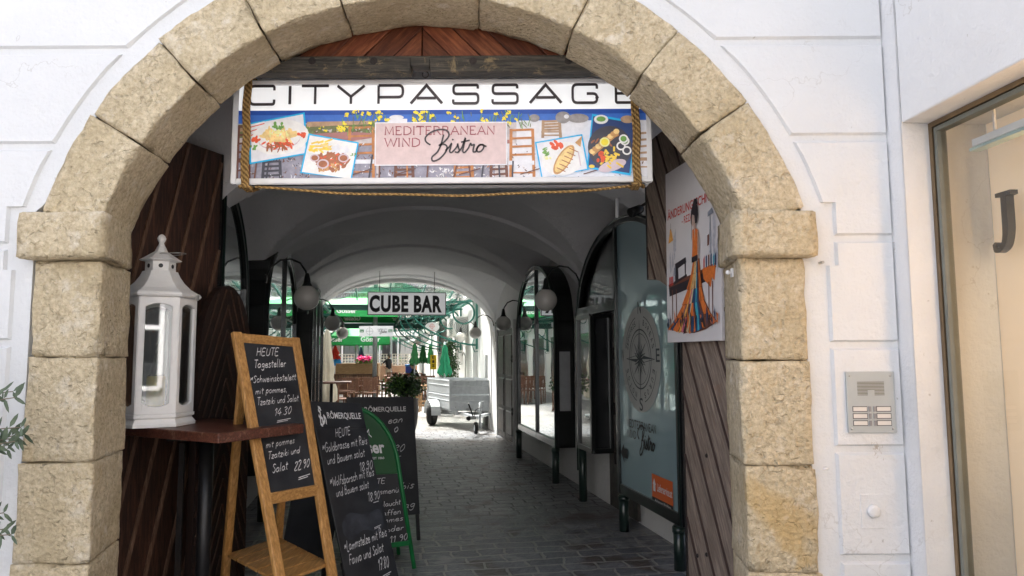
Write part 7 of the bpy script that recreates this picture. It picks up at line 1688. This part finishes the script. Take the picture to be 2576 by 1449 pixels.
# ------------------------------------------------------------------ trailer
tr = thing('trailer', 'galvanised steel box trailer with jockey wheel parked at the passage mouth', 'trailer', P(1133, 1066, 16.2)); tr.location.z = 0
TD = 16.1; fcn = P(1133, 955, TD); ztp = fcn.z; zbt = P(1133, 1030, TD).z; C0 = V((fcn.x, fcn.y, 0))
fx_, fy_ = V((math.cos(R(-4)), math.sin(R(-4)), 0)), None
rr2 = P(1230, 955, 15.95); fx_ = (V((rr2.x, rr2.y, 0)) - C0).normalized(); bl2 = P(1078, 958, 17.8); fy_ = V((-fx_.y, fx_.x, 0)); 
fy_ = (V((bl2.x, bl2.y, 0)) - C0).normalized(); TW, TL = 1.18, (V((bl2.x, bl2.y, 0)) - C0).length
def TP(x, y, z): return C0 + fx_ * x + fy_ * y + UP * z
def tbox(mb, x0_, x1_, y0_, y1_, z0_, z1_, mi=0): mb.hexa([TP(x0_, y0_, z0_), TP(x1_, y0_, z0_), TP(x1_, y0_, z1_), TP(x0_, y0_, z1_), TP(x0_, y1_, z0_), TP(x1_, y1_, z0_), TP(x1_, y1_, z1_), TP(x0_, y1_, z1_)], mi)
zm = (ztp + zbt) / 2
for nm, (x0_, x1_, y0_, y1_) in (('front_panel', (0, TW, -.012, .012)), ('rear_panel', (0, TW, TL - .012, TL + .012)), ('side_panel', (-.012, .012, .014, TL - .014)), ('side_panel', (TW - .012, TW + .012, .014, TL - .014))):
    m = MB(); 
    for za, zb_ in ((zbt, zm - .006), (zm + .006, ztp)):
        tbox(m, x0_, x1_, y0_, y1_, za, zb_)
        for zz in ((za + zb_) / 2 + .02, zb_ - .03):
            if nm == 'side_panel': s_ = -1 if x0_ < .5 else 1; e_ = .012; xm = (x0_ + x1_) / 2; m.hexa([TP(xm + s_ * .012, y0_, zz - .015), TP(xm + s_ * .012, y1_, zz - .015), TP(xm + s_ * .012, y1_, zz + .015), TP(xm + s_ * .012, y0_, zz + .015), TP(xm + s_ * .022, y0_, zz - .006), TP(xm + s_ * .022, y1_, zz - .006), TP(xm + s_ * .022, y1_, zz + .006), TP(xm + s_ * .022, y0_, zz + .006)])
            elif nm == 'front_panel': m.hexa([TP(x0_ + .04, -.012, zz - .015), TP(x1_ - .04, -.012, zz - .015), TP(x1_ - .04, -.012, zz + .015), TP(x0_ + .04, -.012, zz + .015), TP(x0_ + .04, -.022, zz - .006), TP(x1_ - .04, -.022, zz - .006), TP(x1_ - .04, -.022, zz + .006), TP(x0_ + .04, -.022, zz + .006)])
    pn_ = m.build(nm, M_['galv'], tr)
m = MB()
for x_, y_ in ((0, 0), (TW, 0), (0, TL), (TW, TL)): tbox(m, x_ - .03, x_ + .03, y_ - .026, y_ + .026, zbt - .03, ztp + .01)
m.build('corner_posts', M_['galv'], tr)
for zz in (zbt + .05, ztp - .05):
    for k in range(4):
        m = MB(); m.lathe([(.001, .012), (.012, .010), (.016, 0)], TP(.12 + k * .30, -.012, zz), 8, 0, -fy_); m.build('bolt', M_['grey'], tr)
m = MB(); tbox(m, 0, TW, .02, TL - .02, zbt - .03, zbt); m.build('floor', M_['galv'], tr)
m = MB(); tbox(m, .12, .18, -.02, TL, zbt - .12, zbt - .03); tbox(m, TW - .18, TW - .12, -.02, TL, zbt - .12, zbt - .03); m.tube([TP(-.15, TL * .55, .27), TP(TW + .15, TL * .55, .27)], .03, 10); m.build('chassis', M_['galv'], tr)
wr = .27
for x_ in (-.16, TW + .16):
    c = TP(x_, TL * .50, wr); m = MB(); m.lathe([(wr * .62, -.07), (wr * .95, -.07), (wr, -.045), (wr, .045), (wr * .95, .07), (wr * .62, .07)], c, 32, 0, fx_); ty_ = m.build('wheel', M_['rubber'], tr)
    m = MB(); m.lathe([(.03, -.06), (.05, -.058), (.06, -.04), (wr * .45, -.03), (wr * .58, -.05), (wr * .64, -.068), (wr * .64, .06), (.03, .06)], c, 28, 0, fx_); m.build('rim', M_['galv'], ty_)
    m = MB(); pr = []
    arcp = [(math.cos(a_), math.sin(a_)) for a_ in [R(-5 + i * 19) for i in range(11)]]
    for (ca, sa), (cb, sb) in zip(arcp[:-1], arcp[1:]):
        g_ = lambda cc, ss, r_, xo: TP(x_ + xo, TL * .50 + cc * r_, wr + ss * r_ * .92)
        m.hexa([g_(ca, sa, wr + .06, -.11), g_(cb, sb, wr + .06, -.11), g_(cb, sb, wr + .075, -.11), g_(ca, sa, wr + .075, -.11), g_(ca, sa, wr + .06, .11), g_(cb, sb, wr + .06, .11), g_(cb, sb, wr + .075, .11), g_(ca, sa, wr + .075, .11)])
    m.build('mudguard', M_['galv'], tr)
# drawbar towards us, then jockey wheel
jw = P(1197, 1056, 15.0); jc = V((jw.x, jw.y, 0)); hd_ = jc + V((-.02, -.12, 0))
m = MB(); zz = zbt - .08; m.beam(TP(.25, 0, zz), hd_ + UP * zz, .06, .06); m.beam(TP(TW - .25, 0, zz), hd_ + UP * zz, .06, .06); m.build('drawbar', M_['galv'], tr)
m = MB(); m.beam(hd_ + UP * zz, hd_ + V((-.1, -.35, zz + .02)), .07, .06); m.sphere(hd_ + V((-.1, -.38, zz + .02)), .05, 12); m.build('coupling', M_['black'], tr)
m = MB(); m.tube([hd_ + V((-.02, 0, zz)), hd_ + V((-.12, -.12, zz + .30))], .014, 8); m.build('brake_handle', M_['black'], tr)
m = MB(); m.tube([jc + V((.09, 0, .12)), jc + V((.09, 0, zz + .30))], .025, 12); m.tube([jc + V((.09, 0, zz + .30)), jc + V((.17, 0, zz + .32)), jc + V((.17, 0, zz + .26))], .010, 6); m.build('jockey_post', M_['galv'], tr)
m = MB(); m.lathe([(.05, -.03), (.115, -.03), (.12, -.02), (.12, .02), (.115, .03), (.05, .03)], jc + UP * .12, 26, 0, (1, .25, 0)); jk = m.build('jockey_wheel', M_['rubber'], tr)
m = MB(); m.lathe([(.02, -.034), (.06, -.032), (.06, .032), (.02, .034)], jc + UP * .12, 20, 0, (1, .25, 0)); m.build('rim', M_['galv'], jk)
m = MB(); m.tube([hd_ + V((0, -.05, zz)), hd_ + V((.02, -.12, zz + .16)), hd_ + V((.10, .0, zz + .20)), TP(.6, -.02, zz + .1)], .008, 6); m.build('cable', M_['black'], tr)
m = MB(); tbox(m, TW * .30, TW * .42, -.03, -.012, zbt - .02, zbt + .03); m.build('lamp_plate', M_['grey'], tr)
# ------------------------------------------------------------------ people
def skin_body(name, joints, edges, parent, mats, zone):
    me = D.meshes.new(name); names = list(joints); me.from_pydata([joints[n][:3] for n in names], [(names.index(a), names.index(b_)) for a, b_ in edges], [])
    o = D.objects.new(name, me); COL.objects.link(o)
    sk = o.modifiers.new('s', 'SKIN'); sk.use_smooth_shade = True
    for i, n_ in enumerate(names):
        v_ = me.skin_vertices[0].data[i]; r_ = joints[n_][3]; v_.radius = (r_, r_ * (joints[n_][4] if len(joints[n_]) > 4 else 1)); v_.use_root = (i == 0)
    su = o.modifiers.new('b', 'SUBSURF'); su.levels = 2; su.render_levels = 2
    bpy.context.view_layer.update(); dg = bpy.context.evaluated_depsgraph_get(); m2 = D.meshes.new_from_object(o.evaluated_get(dg)); D.objects.remove(o)
    m2.name = name; m2.materials.clear()
    for mt_ in mats: m2.materials.append(mt_)
    for p in m2.polygons: p.material_index = zone(p.center); p.use_smooth = True
    b_ = D.objects.new(name, m2); COL.objects.link(b_); b_.parent = parent; return b_
def hand_verts(j, e, wrist, d, side, r_=.010):
    """palm and five fingers rooted at a wrist joint"""
    w_ = V(wrist); d = V(d).normalized(); s_ = V(side).normalized(); pm = w_ + d * .075
    k = 'h%d' % len(j); j[k + 'p'] = (*pm, .030); e.append((WR[0], k + 'p'))
    for i, (off, ln) in enumerate(((-.028, .065), (-.010, .078), (.010, .075), (.028, .058))):
        a = pm + d * .03 + s_ * off; b_ = a + d * ln * .6 ; c = b_ + d * ln * .3 + UP * -.02
        j['%sa%d' % (k, i)] = (*a, r_); j['%sb%d' % (k, i)] = (*b_, r_ * .9); j['%sc%d' % (k, i)] = (*c, r_ * .8); e += [(k + 'p', '%sa%d' % (k, i)), ('%sa%d' % (k, i), '%sb%d' % (k, i)), ('%sb%d' % (k, i), '%sc%d' % (k, i))]
    th_ = w_ + d * .03 + s_ * -.035; j[k + 't'] = (*th_, r_ * 1.1); j[k + 'u'] = (*(th_ + d * .05 - s_ * .02), r_); e += [(WR[0], k + 't'), (k + 't', k + 'u')]
# standing man in black, seen from the side, hand on hip (local: faces +x)
pm_ = thing('person', 'standing person in black t-shirt and beige trousers with one hand on the hip', 'person', (0, 0, 0))
J = dict(pelvis=(0, 0, .96, .14, .85), waist=(.02, 0, 1.12, .145, .95), chest=(0, 0, 1.34, .16, 1.0), neck0=(-.01, 0, 1.50, .07), neck=(.01, 0, 1.56, .052), head=(.045, 0, 1.66, .085), crown=(.03, 0, 1.73, .07),
         shr=(0, -.19, 1.44, .062), elr=(-.20, -.30, 1.20, .042), wrr=(-.02, -.22, 1.04, .028), shl=(0, .19, 1.44, .062), ell=(.03, .26, 1.16, .042), wrl=(.10, .22, .93, .028),
         hr=(0, -.10, .90, .095), kr=(.02, -.12, .50, .062), ar=(-.03, -.13, .10, .042), tr_=(.13, -.15, .04, .035), hl=(0, .10, .90, .095), kl=(.06, .12, .50, .062), al=(.05, .13, .10, .042), tl_=(.21, .15, .04, .035))
E_ = [('pelvis', 'waist'), ('waist', 'chest'), ('chest', 'neck0'), ('neck0', 'neck'), ('neck', 'head'), ('head', 'crown'), ('chest', 'shr'), ('shr', 'elr'), ('elr', 'wrr'), ('chest', 'shl'), ('shl', 'ell'), ('ell', 'wrl'), ('pelvis', 'hr'), ('hr', 'kr'), ('kr', 'ar'), ('ar', 'tr_'), ('pelvis', 'hl'), ('hl', 'kl'), ('kl', 'al'), ('al', 'tl_')]
WR = ['wrr']; hand_verts(J, E_, J['wrr'][:3], (.7, .1, -.3), (0, .3, 1)); WR = ['wrl']; hand_verts(J, E_, J['wrl'][:3], (.3, 0, -1), (1, 0, 0))
def zone_m(c):
    if c.z > 1.53: return 0
    if c.z > .97 and not (abs(c.y) > .20 and c.z < 1.26) and not (c.x < -.13 and c.z < 1.28): return 1
    if abs(c.y) > .19 or (c.x < -.16 and c.z > .9): return 0
    if c.z < .09: return 3
    return 2
skin_body('body', J, E_, pm_, [M_['skin'], M_['shirt'], M_['beige'], M_['white']], zone_m)
def add_face(par, hx, hz, f=(1, 0, 0)):
    f = V(f); s_ = V((-f.y, f.x, 0))
    m = MB(); c = V((hx, 0, hz)); m.sphere(c + f * .085, .018, 8, 0, (1, .8, 1.2)); m.build('nose', M_['skin'], par)
    for k_ in (-1, 1): m = MB(); m.sphere(c + f * .070 + s_ * (k_ * .032) + UP * .025, .010, 8); m.build('eye', M_['ink'], par); m = MB(); m.sphere(c - f * .01 + s_ * (k_ * .088), .022, 8, 0, (.7, .4, 1.3)); m.build('ear', M_['skin'], par)
    m = MB(); m.box(c + f * .078 - UP * .04, (.012, .04, .008)); m.build('mouth', mat('lips' + par.name, (.35, .12, .10), .6), par)
add_face(pm_, .045, 1.655)
m = MB(); m.sphere(V((.03, 0, 1.70)), .100, 16, 0, (1.05, .95, .85)); m.build('cap', mat('grey_cap', (.12, .12, .11), .9), pm_)
m = MB(); m.sphere(V((.075, 0, 1.605)), .062, 12, 0, (.8, 1, .8)); m.build('beard', M_['hair'], pm_)
p = P(977, 900, 37.5); pm_.location = (p.x, p.y, 0); pm_.scale = (.98, .98, .98); pm_.rotation_euler = (0, 0, R(-25))
# seated person, facing left, leaning over the table
sp = thing('person', 'seated person in dark shirt and pale shorts leaning forward on a garden chair', 'person', (0, 0, 0))
J = dict(pelvis=(0, 0, .56, .14, .95), waist=(.04, 0, .72, .14, .95), chest=(.12, 0, .95, .155, 1.0), neck0=(.17, 0, 1.10, .07), neck=(.20, 0, 1.15, .052), head=(.26, 0, 1.24, .085), crown=(.26, 0, 1.31, .07),
         shr=(.14, -.19, 1.04, .06), elr=(.30, -.24, .82, .042), wrr=(.52, -.16, .86, .028), shl=(.14, .19, 1.04, .06), ell=(.30, .24, .82, .042), wrl=(.52, .14, .86, .028),
         hr=(.06, -.11, .54, .10), kr=(.46, -.15, .52, .066), ar=(.44, -.16, .10, .042), tr_=(.60, -.17, .04, .034), hl=(.06, .11, .54, .10), kl=(.46, .15, .52, .066), al=(.40, .16, .10, .042), tl_=(.56, .17, .04, .034))
E2 = [e for e in E_ if e[0] in J and e[1] in J]
WR = ['wrr']; hand_verts(J, E2, J['wrr'][:3], (1, .1, -.1), (0, 1, 0)); WR = ['wrl']; hand_verts(J, E2, J['wrl'][:3], (1, -.1, -.1), (0, 1, 0))
def zone_s(c):
    if c.z > 1.12: return 0
    if c.z > .62 and c.x < .26 and not (abs(c.y) > .21 and c.z < .88): return 1
    if c.z > .42 and c.x < .40: return 2 if c.z < .66 else 0
    if c.z < .08: return 3
    return 0
skin_body('body', J, E2, sp, [M_['skin'], M_['shirt2'], M_['shorts'], M_['black']], zone_s)
add_face(sp, .27, 1.235)
m = MB(); m.sphere(V((.24, 0, 1.285)), .097, 16, 0, (1.05, .95, .85)); m.build('hair', M_['hair'], sp)
p = P(1052, 900, 27.8); sp.location = (p.x, p.y, 0); sp.rotation_euler = (0, 0, R(172))
o = copy_tree(ch0); o['label'] = 'brown wooden garden chair on which the person in shorts sits'; o.location = (p.x, p.y, 0); o.rotation_euler = (0, 0, R(172) + math.pi / 2)
# ================================================================== light
wd = D.worlds.new('World'); S.world = wd; wd.use_nodes = True; nt = wd.node_tree
bg = nt.nodes['Background']; sky = nt.nodes.new('ShaderNodeTexSky'); sky.sky_type = 'NISHITA'; sky.sun_disc = False
EL, AZ = R(56), R(-38)
sky.sun_elevation = EL; sky.sun_rotation = AZ; sky.air_density = .8; sky.dust_density = 8.0; sky.ozone_density = 0.0
nt.links.new(sky.outputs[0], bg.inputs[0]); bg.inputs[1].default_value = .15
sl = D.lights.new('sun', 'SUN'); sl.energy = 5.0; sl.angle = R(12); sl.color = (1, .985, .955)
so = D.objects.new('sun', sl); COL.objects.link(so)
sd = V((math.sin(AZ) * math.cos(EL), math.cos(AZ) * math.cos(EL), math.sin(EL)))
so.rotation_euler = (-sd).to_track_quat('-Z', 'Y').to_euler(); so.location = (0, 0, 12)
S.view_settings.view_transform = 'Standard'; S.view_settings.look = 'None'; S.view_settings.gamma = 1; S.view_settings.exposure = 1.84
S.render.engine = 'CYCLES'; S.cycles.max_bounces = 10; S.cycles.diffuse_bounces = 5; S.cycles.glossy_bounces = 5; S.cycles.transparent_max_bounces = 12; S.cycles.caustics_reflective = False; S.cycles.caustics_refractive = False
S.render.resolution_x = 1024; S.render.resolution_y = 576
for o in D.objects:
    for k in ('_org', '_local'):
        if k in o: del o[k]
